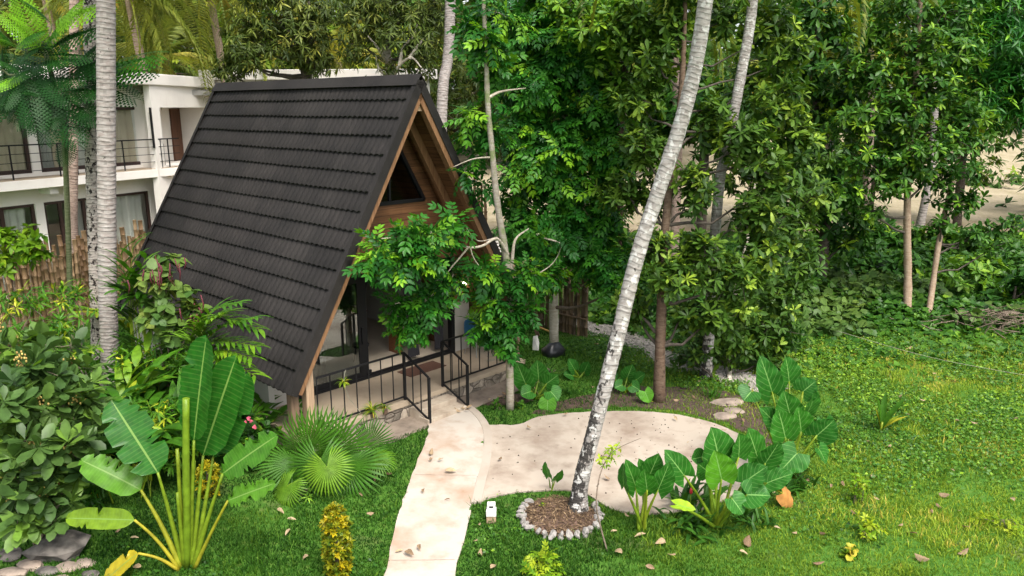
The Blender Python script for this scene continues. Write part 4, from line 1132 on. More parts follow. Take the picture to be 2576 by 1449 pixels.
def fence(name, label, a, b, n, hmin, hmax, r, m, dark=.5):
    a = np.asarray(a, float); b = np.asarray(b, float)
    root = empty(name, a, label, 'fence', None)
    d = norm(b - a); nn = np.array([-d[1], d[0], 0])
    for k in range(n):
        f = (k + .5) / n
        p = a + (b - a) * f + nn * rng.normal(0, .025); p[2] = float(terrain(p[0], p[1])) - .05
        h = rng.uniform(hmin, hmax) * (1.12 if rng.uniform() < .12 else 1)
        bamboo_pole(root, p, h, r * rng.uniform(.75, 1.2), rng.normal(0, .018, 2), rng.uniform(0, 1), m)
    for z in (.55, 1.5):
        mb = MB(); addg(mb, tube([a + nn * .07 + np.array([0, 0, z]), b + nn * .07 + np.array([0, 0, z])], .03, 8)); mb.build('rail', M[m], root)
fa = G(-120, 930); fb = D(120, 700, 22.0); fc = D(372, 640, 25.2)
fence('bamboo_fence', 'tan bamboo pole fence with uneven tops before the white building', (fa[0], fa[1], 0), (fc[0], fc[1], 0), 84, 2.15, 2.85, .070, 'bamboo')
ga = G(1478, 850); gb = G(1335, 815)
fence('bamboo_fence', 'short dark bamboo fence screening the far corner of the cabin', (ga[0], ga[1], 0), (gb[0] - .3, gb[1] + .3, 0), 19, 1.45, 2.2, .062, 'bamboo_dark')
hz_ = D(1208, 500, 36)
fence('bamboo_fence', 'distant bamboo fence piece showing past the roof edge', (hz_[0] - .9, hz_[1], 0), (hz_[0] + .35, hz_[1] + .2, 0), 12, 2.6, 3.0, .06, 'bamboo')

# ------------------------------------------------------------------ ground, path, patio
gx = np.concatenate([[-300, -160, -90, -55], np.arange(-36, 44, .4), [50, 60, 75, 100, 150, 300]])
gy = np.concatenate([[-60, -20, 0, 4], np.arange(6, 46, .4), np.arange(46, 130, 4), [150, 220, 400]])
XX, YY = np.meshgrid(gx, gy); ZZ = terrain(XX, YY)
nx, ny = len(gx), len(gy)
i = np.arange(ny - 1)[:, None] * nx; j = np.arange(nx - 1)[None]
F = np.stack([i + j, i + j + 1, i + nx + j + 1, i + nx + j], -1).reshape(-1, 4)
mb = MB(); mb.add(np.stack([XX, YY, ZZ], -1).reshape(-1, 3), F, .5, 0, None, True)
tag(mb.build('ground', M['ground']), kind='structure')

def gpts(pxs): return [tuple(G(x, y)[:2]) for x, y in pxs]
def smooth_poly(pts, n=6, jit=.0):
    pts = np.asarray(pts); m = len(pts); out = []
    for k in range(m):
        p0, p1, p2, p3 = pts[k - 1], pts[k], pts[(k + 1) % m], pts[(k + 2) % m]
        for s in range(n):
            f = s / n; out.append(.5 * ((2 * p1) + (-p0 + p2) * f + (2 * p0 - 5 * p1 + 4 * p2 - p3) * f * f + (-p0 + 3 * p1 - 3 * p2 + p3) * f ** 3))
    out = np.array(out)
    if jit: out = out + rng.normal(0, jit, out.shape)
    return [tuple(p) for p in out]

def sheet(name, poly, h, m, kind='structure', thick=.14, cell=.35):
    # a flat slab following the ground
    P = np.array(poly); x0, y0 = P.min(0); x1, y1 = P.max(0)
    me = bpy.data.meshes.new(name); import bmesh
    bm = bmesh.new(); vs = [bm.verts.new((x, y, 0)) for x, y in poly]; bm.faces.new(vs)
    for c in np.arange(x0 + cell, x1, cell): bmesh.ops.bisect_plane(bm, geom=bm.verts[:] + bm.edges[:] + bm.faces[:], plane_co=(c, 0, 0), plane_no=(1, 0, 0))
    for c in np.arange(y0 + cell, y1, cell): bmesh.ops.bisect_plane(bm, geom=bm.verts[:] + bm.edges[:] + bm.faces[:], plane_co=(0, c, 0), plane_no=(0, 1, 0))
    for v in bm.verts: v.co.z = float(terrain(v.co.x, v.co.y)) + h
    bmesh.ops.recalc_face_normals(bm, faces=bm.faces)
    if sum(f.normal.z for f in bm.faces) < 0: bmesh.ops.reverse_faces(bm, faces=bm.faces)
    r = bmesh.ops.extrude_face_region(bm, geom=[f for f in bm.faces])
    top = set(g for g in r['geom'] if isinstance(g, bmesh.types.BMVert))
    for v in bm.verts:
        if v not in top: v.co.z -= thick
    bmesh.ops.recalc_face_normals(bm, faces=bm.faces)
    bm.to_mesh(me); bm.free(); me.materials.append(m)
    o = bpy.data.objects.new(name, me); col.objects.link(o)
    return tag(o, kind=kind)
path_l = [(930, 1520), (965, 1449), (985, 1370), (1003, 1300), (1018, 1250), (1036, 1205), (1058, 1150), (1078, 1105), (1078, 1078)]
path_r = [(1168, 1034), (1190, 1050), (1212, 1078), (1219, 1110), (1213, 1165), (1200, 1210), (1188, 1262), (1170, 1340), (1155, 1400), (1145, 1449), (1128, 1520)]
def wob(pts, a=2.0): return [(x + random.uniform(-a, a), y + random.uniform(-a, a)) for x, y in pts]
pathp = [tuple(G(x, y, .05)[:2]) for x, y in path_l + path_r]
pathp_s = [tuple(p) for p in resample(np.array(pathp[:9]), 26)] + [tuple(p) for p in resample(np.array(pathp[9:]), 34)]
pathp_s = [(x + rng.normal(0, .012), y + rng.normal(0, .012)) for x, y in pathp_s]
sheet('garden_path', pathp_s, .035, M['path_concrete'])
# cross joints of the path: thin dark strips laid flat on the slab
kerb_c = pathp[9:16]
kc = resample(np.array(kerb_c), 30); tng = norm(np.gradient(kc, axis=0)); nrm_ = np.stack([tng[:, 1], -tng[:, 0]], 1)
if np.dot(nrm_[10], [1, 0]) < 0: nrm_ = -nrm_
kerbp = [tuple(p) for p in kc - nrm_ * .01] + [tuple(p) for p in (kc + nrm_ * .15)[::-1]]
sheet('path_kerb', kerbp, .043, M['kerb_concrete'])
pat_px = [(1222, 1078), (1300, 1074), (1350, 1056), (1400, 1046), (1450, 1041), (1500, 1038), (1560, 1035), (1620, 1036), (1700, 1043), (1760, 1055), (1820, 1074), (1868, 1099), (1893, 1130), (1898, 1165), (1880, 1205), (1850, 1240), (1790, 1270), (1740, 1284), (1688, 1288), (1640, 1290), (1588, 1289), (1541, 1280), (1501, 1256), (1470, 1240), (1418, 1231), (1355, 1233), (1288, 1240), (1240, 1250), (1196, 1262), (1208, 1212), (1219, 1165), (1226, 1110)]
patp = [tuple(G(x, y, .03)[:2]) for x, y in pat_px]
patp_s = [(x + rng.normal(0, .008), y + rng.normal(0, .008)) for x, y in smooth_poly(patp[:28], 4) ] if False else [(x + rng.normal(0, .008), y + rng.normal(0, .008)) for x, y in resample(np.array(patp), 120)]
sheet('patio', patp_s, .028, M['patio_concrete'])
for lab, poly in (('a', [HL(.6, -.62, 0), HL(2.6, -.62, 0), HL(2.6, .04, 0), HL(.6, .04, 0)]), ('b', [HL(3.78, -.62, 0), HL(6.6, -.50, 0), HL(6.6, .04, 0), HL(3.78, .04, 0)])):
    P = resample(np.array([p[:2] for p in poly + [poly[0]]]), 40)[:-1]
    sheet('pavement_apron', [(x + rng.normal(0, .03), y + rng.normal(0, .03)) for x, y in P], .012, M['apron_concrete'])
gc = np.array([G(x, y)[:2] for x, y in ((1420, 800), (1480, 820), (1528, 833), (1578, 850), (1648, 883), (1705, 913), (1798, 936), (1898, 960), (1960, 985))])
gc = resample(gc, 50); tn = norm(np.gradient(gc, axis=0)); nn_ = np.stack([tn[:, 1], -tn[:, 0]], 1)
gw = .42 + .12 * np.sin(np.arange(50) * .7) + rng.normal(0, .05, 50)
gravp = [tuple(p) for p in gc + nn_ * gw[:, None]] + [tuple(p) for p in (gc - nn_ * gw[::-1][:, None])[::-1]]
sheet('gravel_path', gravp, .012, M['gravel'])
bed = G(1252, 1018)
bedp = [(bed[0] + .8 * math.cos(t) * (1 + .15 * math.sin(3 * t)), bed[1] + .38 * math.sin(t) * (1 + .2 * math.sin(2 * t + 1))) for t in np.linspace(0, 6.2, 30)]
sheet('soil_patch', bedp, .008, M['dark_soil'], thick=.05)

soil_shade = [tuple(G(x, y)[:2]) for x, y in ((1330, 1052), (1400, 1020), (1480, 1000), (1560, 978), (1660, 975), (1760, 972), (1850, 990), (1930, 1020), (1975, 1075), (1955, 1130), (1905, 1125), (1880, 1095), (1800, 1058), (1700, 1034), (1600, 1026), (1480, 1032), (1400, 1042))]
soil_shade = [(x + rng.normal(0, .05), y + rng.normal(0, .05)) for x, y in resample(np.array(soil_shade + [soil_shade[0]]), 70)[:-1]]
sheet('soil', soil_shade, .006, M['dark_soil'], thick=.05)  # dark sheet paints bare soil and the shade under the tree together
for a, b in (((1037, 1200), (1203, 1196)), ((975, 1408), (1152, 1406))):
    A_, B_ = G(*a, .05), G(*b, .05); d_ = norm(B_ - A_); n_ = np.array([-d_[1], d_[0], 0]) * .0035; A_ = A_ + d_ * .05; B_ = B_ - d_ * .04
    q_ = [A_ + (B_ - A_) * f + n_ * rng.normal(0, .25) for f in np.linspace(0, 1, 24)]
    V = []; 
    for p in q_: zt = float(terrain(p[0], p[1])) + .0395; V += [(p[0] + n_[0], p[1] + n_[1], zt), (p[0] - n_[0], p[1] - n_[1], zt)]
    mb = MB(); mb.add(np.array(V), [(2 * i, 2 * i + 1, 2 * i + 3, 2 * i + 2) for i in range(23)]); tag(mb.build('path_joint', M['apron_concrete']), kind='structure')
# loose pebbles over the gravel strip
pts = []
mb = MB()
V0_, F0_ = np.array([(1, 0, 0), (-1, 0, 0), (0, 1, 0), (0, -1, 0), (0, 0, 1), (0, 0, -1)], float), np.array([(0, 2, 4), (2, 1, 4), (1, 3, 4), (3, 0, 4), (2, 0, 5), (1, 2, 5), (3, 1, 5), (0, 3, 5)])
k_ = rng.integers(0, 49, 5200); f_ = rng.uniform(0, 1, 5200)[:, None]; s_ = rng.normal(0, .6, 5200)[:, None]
pp = gc[k_] * (1 - f_) + gc[k_ + 1] * f_ + nn_[k_] * gw[k_][:, None] * s_
pz = terrain(pp[:, 0], pp[:, 1]) + .018
fr_ = frames(rng.normal(size=(5200, 3)), (0, 0, 1)); inst(mb, (V0_, [F0_]), np.column_stack([pp, pz]), fr_, rng.uniform(.012, .032, 5200), rng.uniform(0, 1, 5200), smooth=False)
tag(mb.build('gravel_stones', M['gravel']), kind='stuff')

# small seeds and crumbs of bark strewn over the patio
pq = np.array(patp); q_ = rng.uniform(pq.min(0), pq.max(0), (2200, 2)); q_ = q_[inpoly(q_[:, 0], q_[:, 1], patp_s) & (rng.uniform(0, 1, 2200) < .05 + .14 * np.clip(fnoise(q_[:, 0], q_[:, 1], 1.6, 41), 0, 1))]
mb = MB(); n_ = len(q_); inst(mb, (V0_, [F0_]), np.column_stack([q_, terrain(q_[:, 0], q_[:, 1]) + .034]), frames(rng.normal(size=(n_, 3)), (0, 0, 1)), rng.uniform(.006, .019, n_), rng.uniform(0, 1, n_), smooth=False)
tag(mb.build('patio_litter', M['dark_soil']), kind='stuff')
# ------------------------------------------------------------------ lawn
PBC = G(1408, 1302)                                         # centre of the mulch ring
MR = .60
def blocked(x, y):
    b = inpoly(x, y, pathp_s) | inpoly(x, y, patp_s) | inpoly(x, y, kerbp)
    u = (x - HO[0]) * HA[0] + (y - HO[1]) * HA[1]; v = (x - HO[0]) * HB[0] + (y - HO[1]) * HB[1]
    b |= (u > .0) & (u < W) & (v > -.62) & (v < LEN)
    b |= ((x - PBC[0]) ** 2 + (y - PBC[1]) ** 2) < MR ** 2
    return b

def grass_patch(name, n, x0, x1, y0, y1, hgt, wid, tintf, extra=None):
    yy = 1 / (1 / y0 + rng.uniform(0, 1, n) * (1 / y1 - 1 / y0))     # thinner with distance
    xx = rng.uniform(x0, x1, n)
    ok = ~blocked(xx, yy)
    ok &= (np.abs(xx) < .72 * yy + 1.4)
    ok &= ~(inpoly(xx, yy, gravp) & (rng.uniform(0, 1, n) > .10)) & ~(inpoly(xx, yy, bedp) & (rng.uniform(0, 1, n) > .25))
    ok &= ~(inpoly(xx, yy, soil_shade) & (rng.uniform(0, 1, n) < .50 + .4 * fnoise(xx, yy, 1.8, 44)))
    thin = fnoise(xx, yy, 1.5, 5)
    ok &= ~((thin > .38) & (rng.uniform(0, 1, n) < .6))
    if extra is not None: ok &= extra(xx, yy)
    xx, yy = xx[ok], yy[ok]; n = len(xx); zz = terrain(xx, yy)
    h = hgt(xx, yy) * rng.uniform(.5, 1.25, n); w = wid * rng.uniform(.7, 1.3, n) * (.6 + .4 * yy / 12)
    a = rng.uniform(0, 6.28, n); l = rng.uniform(.2, .95, n) * h; b = a + rng.uniform(-1.2, 1.2, n)
    base = np.stack([xx, yy, zz], 1); side = np.stack([-np.sin(b), np.cos(b), 0 * b], 1) * w[:, None]
    tipp = base + np.stack([np.cos(a) * l, np.sin(a) * l, h], 1)
    midp = base + np.stack([np.cos(a) * l * .3, np.sin(a) * l * .3, h * .6], 1)
    V = np.stack([base - side, base + side, midp + side * .7, midp - side * .7, tipp], 1).reshape(-1, 3)
    o = np.arange(n)[:, None] * 5
    mb = MB(); t = np.clip(tintf(xx, yy) + rng.normal(0, .10, n), 0, 1)
    mb.add(V, o + np.array([[0, 1, 2, 3]]), t, 0)
    mb.F.append((o + np.array([[3, 2, 4]]), np.clip(t + .06, 0, 1), 0, False))
    return tag(mb.build(name, M['grass']), kind='stuff')
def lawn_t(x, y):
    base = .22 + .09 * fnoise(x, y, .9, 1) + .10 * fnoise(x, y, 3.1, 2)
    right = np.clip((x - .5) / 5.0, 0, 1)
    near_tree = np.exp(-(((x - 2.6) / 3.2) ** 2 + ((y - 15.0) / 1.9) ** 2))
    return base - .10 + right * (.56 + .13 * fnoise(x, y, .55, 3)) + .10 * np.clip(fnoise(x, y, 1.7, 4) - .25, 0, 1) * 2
def lawn_h(x, y): return .055 + .02 * fnoise(x, y, 1.2, 6) + .05 * np.clip((y - 13) / 6, 0, 1) * np.clip((x - 2) / 4, 0, 1)
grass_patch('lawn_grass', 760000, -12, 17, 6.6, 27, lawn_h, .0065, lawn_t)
# tufts of coarser grass among it
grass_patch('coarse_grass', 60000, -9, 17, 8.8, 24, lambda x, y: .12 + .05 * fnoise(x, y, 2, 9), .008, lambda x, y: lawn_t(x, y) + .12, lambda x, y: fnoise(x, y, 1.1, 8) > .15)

# low creeping cover over the rougher ground
def cover(name, n, region, h, size, tpl, tint, m='leaf_broad', ymax=40, y0=9, xr=(-14, 26)):
    yy = 1 / (1 / y0 + rng.uniform(0, 1, n) * (1 / ymax - 1 / y0)); xx = rng.uniform(xr[0], xr[1], n)
    ok = region(xx, yy) & ~blocked(xx, yy) & (np.abs(xx) < .75 * yy + 1) & ~(inpoly(xx, yy, gravp) & (rng.uniform(0, 1, n) > .04))
    xx, yy = xx[ok], yy[ok]; n = len(xx)
    hh_ = h(xx, yy); zz = terrain(xx, yy) + hh_ * rng.uniform(.55, 1.0, n) + .01
    a = rng.uniform(0, 6.28, n); d = np.stack([np.cos(a), np.sin(a), rng.uniform(-.8, .45, n)], 1)
    up = np.stack([rng.normal(0, .55, n), rng.normal(-.3, .55, n), np.ones(n)], 1)
    mb = MB(); inst(mb, tpl, np.stack([xx, yy, zz], 1), frames(d, up), size * rng.uniform(.6, 1.3, n) * (1 + .01 * yy), np.clip(tint(xx, yy) + rng.normal(0, .15, n), 0, 1))
    return tag(mb.build(name, M[m]), kind='stuff')
def rough(x, y): return (rng.uniform(0, 1, np.shape(x)) < np.clip((y - 11.5 + .8 * fnoise(x, y, .8, 33)) / 3.5, 0, 1)) & (x > 4.2 + 2.2 * fnoise(x, y, .35, 11) - np.clip((y - 16) * .55, -3, 6)) & (fnoise(x, y, 1.6, 13) > -.35)
cover('ground_cover', 120000, rough, lambda x, y: .06 + .05 * np.clip(fnoise(x, y, 1.4, 14) + .4, 0, 1.5), .058, diamond_tpl(.75, .1, .15), lambda x, y: .66 + .20 * fnoise(x, y, .8, 15), y0=11, ymax=25, xr=(0, 19))
cover('clover_patches', 16000, lambda x, y: fnoise(x, y, 1.3, 16) > .18, lambda x, y: .06 + 0 * x, .05, diamond_tpl(.8, .1, .1), lambda x, y: .45 + .2 * fnoise(x, y, 1, 17), y0=9, ymax=16, xr=(-8, 11))
def mound(x, y):
    ridge = np.clip((y - (21.0 - .10 * (x - 8))) / 3.5, 0, 1) * np.clip((36 - y) / 6, 0, 1)
    return (.15 + .50 * np.clip(.5 + fnoise(x, y, .75, 21), 0, 1.3)) * ridge + .05
cover('undergrowth', 120000, lambda x, y: (rng.uniform(0, 1, np.shape(x)) < np.clip((y - 17.0 + 1.5 * fnoise(x, y, .5, 22)) / 5.5, 0, 1)) & (x > 2.5 + np.clip(21 - y, 0, 9) * 1.1), mound, .20, diamond_tpl(.80, .12, .18), lambda x, y: .50 + .28 * fnoise(x, y, .55, 23), 'leaf_broad', 39, 16, (1.5, 30))
cover('undergrowth_vines', 6500, lambda x, y: (y > 20.5) & (y < 27) & (x > 5) & (fnoise(x, y, .8, 24) > .0), lambda x, y: mound(x, y) * 1.2 + .25, .21, leaf_tpl(.95, 'round', .1, .12), lambda x, y: .22 + .2 * fnoise(x, y, 1, 25), 'leaf_heart', 27, 20, (4, 20))
# ------------------------------------------------------------------ trees
def CL(px, py, Y, rx, ry, n, rd=None):
    k = Y * 1.02 / FPX
    c = D(px, py, Y)
    return (c, (rx * k, (rd if rd is not None else (rx + ry) / 2 * k), ry * k), n)
def TP(pts):                                   # trunk points (px, py, Y)
    return [D(x, y, Y) for x, y, Y in pts]
def ground_under(p):
    q = np.array(p, float); q[2] = float(terrain(q[0], q[1])) - .08; return q

# --- ringed palm trunks
def palm_trunk(name, label, pts, r0, r1, bark, flare=1.6, ringh=.075, group=None, crown=None, flat=None):
    n = 170
    c = resample(pts, n); t = np.linspace(0, 1, n)
    L = np.sum(np.linalg.norm(np.diff(c, axis=0), axis=1)); s = t * L
    root = empty(name, c[0], label, 'palm tree', group)
    sides = 18; ang = np.linspace(0, 2 * math.pi, sides, endpoint=False)
    m = int(L / ringh); rows = []; cen = []
    bnd = np.cumsum(rng.uniform(.6, 1.4, m) * ringh); bnd = bnd[bnd < L]
    bb_ = np.concatenate([[0], bnd, [L]])
    for z, z2 in zip(bb_[:-1], bb_[1:]):
        for fz, f in ((0, 1.025), (.3, .995), (.80, 1.0)):
            rows.append(z + fz * (z2 - z)); cen.append(f)
    rows = np.array(rows); o = np.argsort(rows); rows = rows[o]; f = np.array(cen)[o]
    C = np.stack([np.interp(rows, s, c[:, k]) for k in range(3)], 1)
    rad = np.interp(rows / L, [0, .025, .07, .16, 1], [r0 * flare, r0 * flare * .86, r0 * 1.12, r0, r1]) * f
    tg = norm(np.gradient(C, axis=0)); S = np.array([1.0, 0, 0]); V = []; st = []
    tilt = rng.normal(0, .012, (len(rows), 1)); ph = rng.uniform(0, 6.28, (len(rows), 1))
    phs = 0.0
    for i in range(len(rows)):
        phs += rng.normal(0, .25)
        S = norm(S - tg[i] * np.dot(S, tg[i])); Bv = np.cross(tg[i], S)
        rr = rad[i] * (1 + .03 * np.sin(ang * 3 + ph[i]) + rng.normal(0, .008, sides))
        V.append(C[i] + (np.cos(ang)[:, None] * S + np.sin(ang)[:, None] * Bv) * rr[:, None] + tg[i] * (np.sin(ang + phs) * .012 + .007 * np.sin(ang * 3 + phs * 2))[:, None])
        st.append(np.stack([np.full(sides, rows[i] / L), -np.cos(ang), np.sin(ang)], 1))
    V = np.concatenate(V); st = np.concatenate(st)
    i = np.arange(len(rows) - 1)[:, None] * sides; j = np.arange(sides)[None]; j2 = (j + 1) % sides
    Q = np.stack([i + j, i + j2, i + sides + j2, i + sides + j], -1).reshape(-1, 4)
    rt_ = np.where(np.arange(len(rows) - 1) % 3 == 2, .0, np.where(np.arange(len(rows) - 1) % 3 == 0, .75, .5))[:, None] + rng.normal(0, .14, (len(rows) - 1, sides))
    mb = MB(); mb.add(V, Q, np.clip(rt_, 0, 1).ravel(), 0, st, True); mb.build('trunk', M[bark], root)
    if crown:
        top = c[-1]; cr = MB()
        n_, Lf, tn_ = crown
        az = np.arange(n_) * 2.4 + rng.uniform(-.2, .2, n_); el = np.linspace(1.25, -.35, n_)
        d = np.stack([np.cos(az) * np.cos(el), np.sin(az) * np.cos(el), np.sin(el)], 1)
        inst(cr, TPL['frond'], np.repeat(top[None], n_, 0), frames(d, (0, 0, 1)), Lf * rng.uniform(.85, 1.1, n_), np.clip(rng.normal(tn_, .12, n_), 0, 1), per_face=.08)
        cr.build('crown', M['leaf_palm'], root)
    return root

b0 = ground_under(G(1452, 1292)); 
mp = [b0, D(1462, 1210, b0[1] + .05), D(1500, 1060, b0[1] + .12), D(1553, 850, b0[1] + .22), D(1602, 650, b0[1] + .3), D(1660, 470, b0[1] + .36), D(1716, 300, b0[1] + .4), D(1752, 150, b0[1] + .42), D(1776, -10, b0[1] + .45), D(1796, -200, b0[1] + .5), D(1812, -420, b0[1] + .6)]
palm_trunk('coconut_palm', 'leaning pale grey coconut palm rising from the stone ringed mulch bed', mp, .118, .104, 'bark_main', 1.75, .085, crown=(16, 3.4, .45))
def left_palm(label, px0, px1, Y, ybot, r, bark, top=-330, mid=None):
    q = ground_under(D(px0, ybot, Y))
    pts = [q, D(px0, ybot - 120, Y)] + ([D(*mid)] if mid else []) + [D(px1, 0, Y + .2), D(px1 - 4, top, Y + .3)]
    palm_trunk('coconut_palm', label, pts, r, r * .95, bark, 1.4, .085, crown=(14, 3.2, .5))
left_palm('thick straight palm trunk with pale ringed bark beside the cabin roof', 272, 266, 16.2, 900, .188, 'bark_palm', mid=(268, 420, 16.3))
left_palm('palm trunk streaked black, half hidden behind the thick pale one', 243, 228, 18.6, 850, .165, 'bark_palm_stained', mid=(233, 420, 18.7))
left_palm('slim brownish palm trunk in front of the hotel balcony', 184, 187, 24.4, 700, .14, 'bark_brownpalm', mid=(184, 470, 24.4))
q = D(1098, 330, 27.5); q = ground_under(q)
palm_trunk('coconut_palm', 'palm trunk rising just behind the peak of the dark roof', [q, D(1112, 270, 27.6), D(1126, 150, 27.9), D(1132, 40, 28), D(1134, -250, 28.1)], .19, .18, 'bark_palm', 1.3, .10, crown=(14, 3.4, .45))
q = ground_under(D(1795, 640, 17.4))
palm_trunk('coconut_palm', 'white trunked palm leaning among the leaves to the side of the big leaning palm', [q, D(1806, 500, 17.0), D(1826, 390, 17.0), D(1862, 200, 17.0), D(1892, 20, 17.1), D(1905, -230, 17.3)], .115, .105, 'bark_main', 1.4, .09, crown=(14, 3.2, .45))
q = ground_under(D(2318, 520, 38))
palm_trunk('coconut_palm', 'small distant palm trunk standing on the pale field', [q, D(2334, 470, 38), D(2345, 400, 38.2), D(2352, 250, 38.5), D(2356, 60, 39)], .19, .16, 'bark_palm', 1.3, .1, crown=(13, 3.6, .45))

# --- slender pale tree in front of the cabin
Yt = 15.1
T1 = [ground_under(G(1283, 1040)), D(1283, 960, Yt), D(1281, 860, Yt + .05), D(1283, 740, Yt + .1), D(1272, 640, Yt + .1), D(1252, 520, Yt + .15), D(1240, 400, Yt + .2), D(1227, 260, Yt + .3), D(1224, 160, Yt + .3), D(1218, 40, Yt + .3), D(1214, -90, Yt + .3)]
cl = [CL(960, 623, 13.5, 45, 34, 20), CL(1028, 593, 13.6, 55, 39, 30), CL(993, 658, 13.4, 59, 30, 22), CL(1063, 628, 13.7, 45, 42, 23), CL(1083, 583, 13.7, 36, 25, 11), CL(933, 658, 13.4, 19, 25, 5),
      CL(1150, 560, 14.3, 40, 30, 12), CL(1100, 705, 14.3, 40, 26, 12), CL(1140, 690, 14.4, 26, 60, 14), CL(1070, 755, 14.2, 50, 40, 26), CL(1005, 762, 14.1, 34, 18, 12), CL(1040, 805, 14.2, 50, 34, 22), CL(1015, 822, 14.2, 24, 24, 6),
      CL(1215, 680, 14.7, 42, 52, 26), CL(1240, 760, 14.8, 46, 60, 34), CL(1262, 850, 14.9, 46, 46, 30), CL(1310, 690, 15.0, 46, 50, 24), CL(1325, 770, 15.3, 40, 45, 16), CL(1215, 820, 14.7, 22, 40, 12), CL(1285, 800, 14.9, 40, 60, 22),
      CL(1172, 440, 15.5, 26, 24, 5), CL(1215, 470, 15.7, 26, 26, 6), CL(1175, 335, 15.9, 36, 26, 8), CL(1185, 290, 15.6, 50, 36, 20), CL(1235, 330, 15.8, 40, 45, 20), CL(1205, 390, 15.7, 30, 26, 7),
      CL(1200, 100, 15.8, 60, 70, 40), CL(1235, 30, 15.8, 80, 50, 40), CL(1245, 170, 15.9, 45, 60, 28), CL(1350, 588, 16.0, 34, 28, 8), CL(1340, 214, 16.0, 36, 30, 9), CL(1425, 600, 15.9, 24, 26, 5), CL(1225, 90, 15.3, 36, 40, 12)]
cl = [(c, tuple(np.maximum(np.array(r) - .16, .09)), max(4, n * .75)) for c, r, n in cl]
T1r = tree('slender_tree', 'slender pale trunked tree with feathery leaflets hanging over the cabin porch', T1, [.088, .080, .078, .075, .066, .058, .05, .042, .03], cl, TPL['pinnate'], 'leaf_pinnate', 'bark_pale', dens=.56, k=5, size=.39, tint=(.42, .17), new=.14, spread=(40, 100), droop=.30, limbs=False, twigm='pale_twig', twigs=5, up=.5)
def cp(px, py, Y): return D(px, py, Y)
tw = MB(); addg(tw, tube(resample([cp(1278, 640, 15.2), cp(1250, 600, 14.9), cp(1215, 618, 14.6), cp(1175, 622, 14.4), cp(1120, 602, 14.0), cp(1050, 595, 13.7), cp(960, 600, 13.5)], 24), np.linspace(.035, .008, 24), 7, False), .5, 0, True); tw.build('branch', M['pale_twig'], T1r)
tw = MB(); addg(tw, tube(resample([cp(1178, 622, 14.4), cp(1155, 650, 14.3), cp(1130, 680, 14.25), cp(1085, 745, 14.2)], 14), np.linspace(.022, .008, 14), 6, False), .5, 0, True); tw.build('branch', M['pale_twig'], T1r)
tw = MB(); addg(tw, tube(resample([cp(1182, 622, 14.4), cp(1195, 655, 14.4), cp(1225, 690, 14.6)], 12), np.linspace(.014, .007, 12), 6, False), .5, 0, True); tw.build('branch', M['pale_twig'], T1r)
tw = MB(); addg(tw, tube(resample([cp(1248, 598, 14.9), cp(1200, 605, 14.7), cp(1165, 560, 14.4)], 12), np.linspace(.014, .006, 12), 6, False), .5, 0, True); tw.build('branch', M['pale_twig'], T1r)
tw = MB(); addg(tw, tube(resample([cp(1238, 395, 15.3), cp(1190, 400, 15.3), cp(1140, 420, 15.2)], 12), np.linspace(.022, .007, 12), 6, False), .5, 0, True); tw.build('branch', M['pale_twig'], T1r)
tw = MB(); addg(tw, tube(resample([cp(1230, 245, 15.4), cp(1262, 230, 15.6), cp(1322, 222, 16.0)], 12), np.linspace(.035, .012, 12), 6, False), .5, 0, True); tw.build('branch', M['pale_twig'], T1r)
tw = MB(); addg(tw, tube(resample([cp(1285, 700, 15.2), cp(1290, 640, 15.2), cp(1298, 600, 15.2), cp(1330, 575, 15.5)], 12), np.linspace(.05, .012, 12), 6, False), .5, 0, True); tw.build('branch', M['pale_twig'], T1r)
tw = MB(); addg(tw, tube(resample([cp(1335, 700, 15.4), cp(1388, 665, 15.8), cp(1411, 625, 15.9), cp(1405, 610, 15.9), cp(1366, 598, 16.0)], 20), np.linspace(.010, .020, 20), 6, False), .5, 0, True); tw.build('branch', M['pale_twig'], T1r)
tw = MB(); addg(tw, tube(resample([cp(1283, 780, 15.1), cp(1262, 760, 15.0), cp(1250, 800, 14.9)], 8), np.linspace(.025, .01, 8), 6, False), .5, 0, True); tw.build('branch', M['pale_twig'], T1r)

# --- dense feathery tree behind the short bamboo fence
T3 = [ground_under(D(1395, 800, 19.6)), D(1393, 640, 19.7), D(1400, 480, 19.9), D(1415, 300, 20), D(1420, 120, 20.2), D(1425, -60, 20.3)]
cl = [CL(1330, 590, 18.6, 70, 60, 55), CL(1305, 480, 19.2, 40, 60, 22), CL(1400, 560, 18.8, 75, 60, 40), CL(1360, 400, 19, 90, 70, 80), CL(1320, 330, 19.2, 50, 60, 36), CL(1460, 470, 19, 80, 80, 60), CL(1500, 560, 18.4, 75, 65, 60), CL(1540, 660, 17.9, 70, 60, 50), CL(1470, 640, 19.2, 60, 50, 26),
      CL(1450, 330, 19, 90, 80, 80), CL(1350, 210, 19.3, 90, 70, 80), CL(1430, 120, 19.5, 100, 80, 90), CL(1320, 90, 19.8, 70, 70, 55), CL(1530, 220, 19.2, 80, 80, 70), CL(1510, 40, 19.8, 100, 60, 70), CL(1390, -30, 20, 120, 60, 70), CL(1545, 390, 18.8, 60, 80, 50), CL(1300, 200, 19.8, 50, 60, 34), CL(1360, 690, 17.5, 50, 30, 18), CL(1590, 720, 17.5, 60, 45, 30)]
tree('feathery_tree', 'dense dark feathery tree growing behind the short bamboo fence', T3, [.13, .12, .10, .08, .06], cl, TPL['pinnate'], 'leaf_pinnate', 'bark_pale2', dens=1.1, k=5, size=.44, tint=(.51, .17), new=.14, spread=(45, 105), droop=.35, twigs=4, twigm='twig')

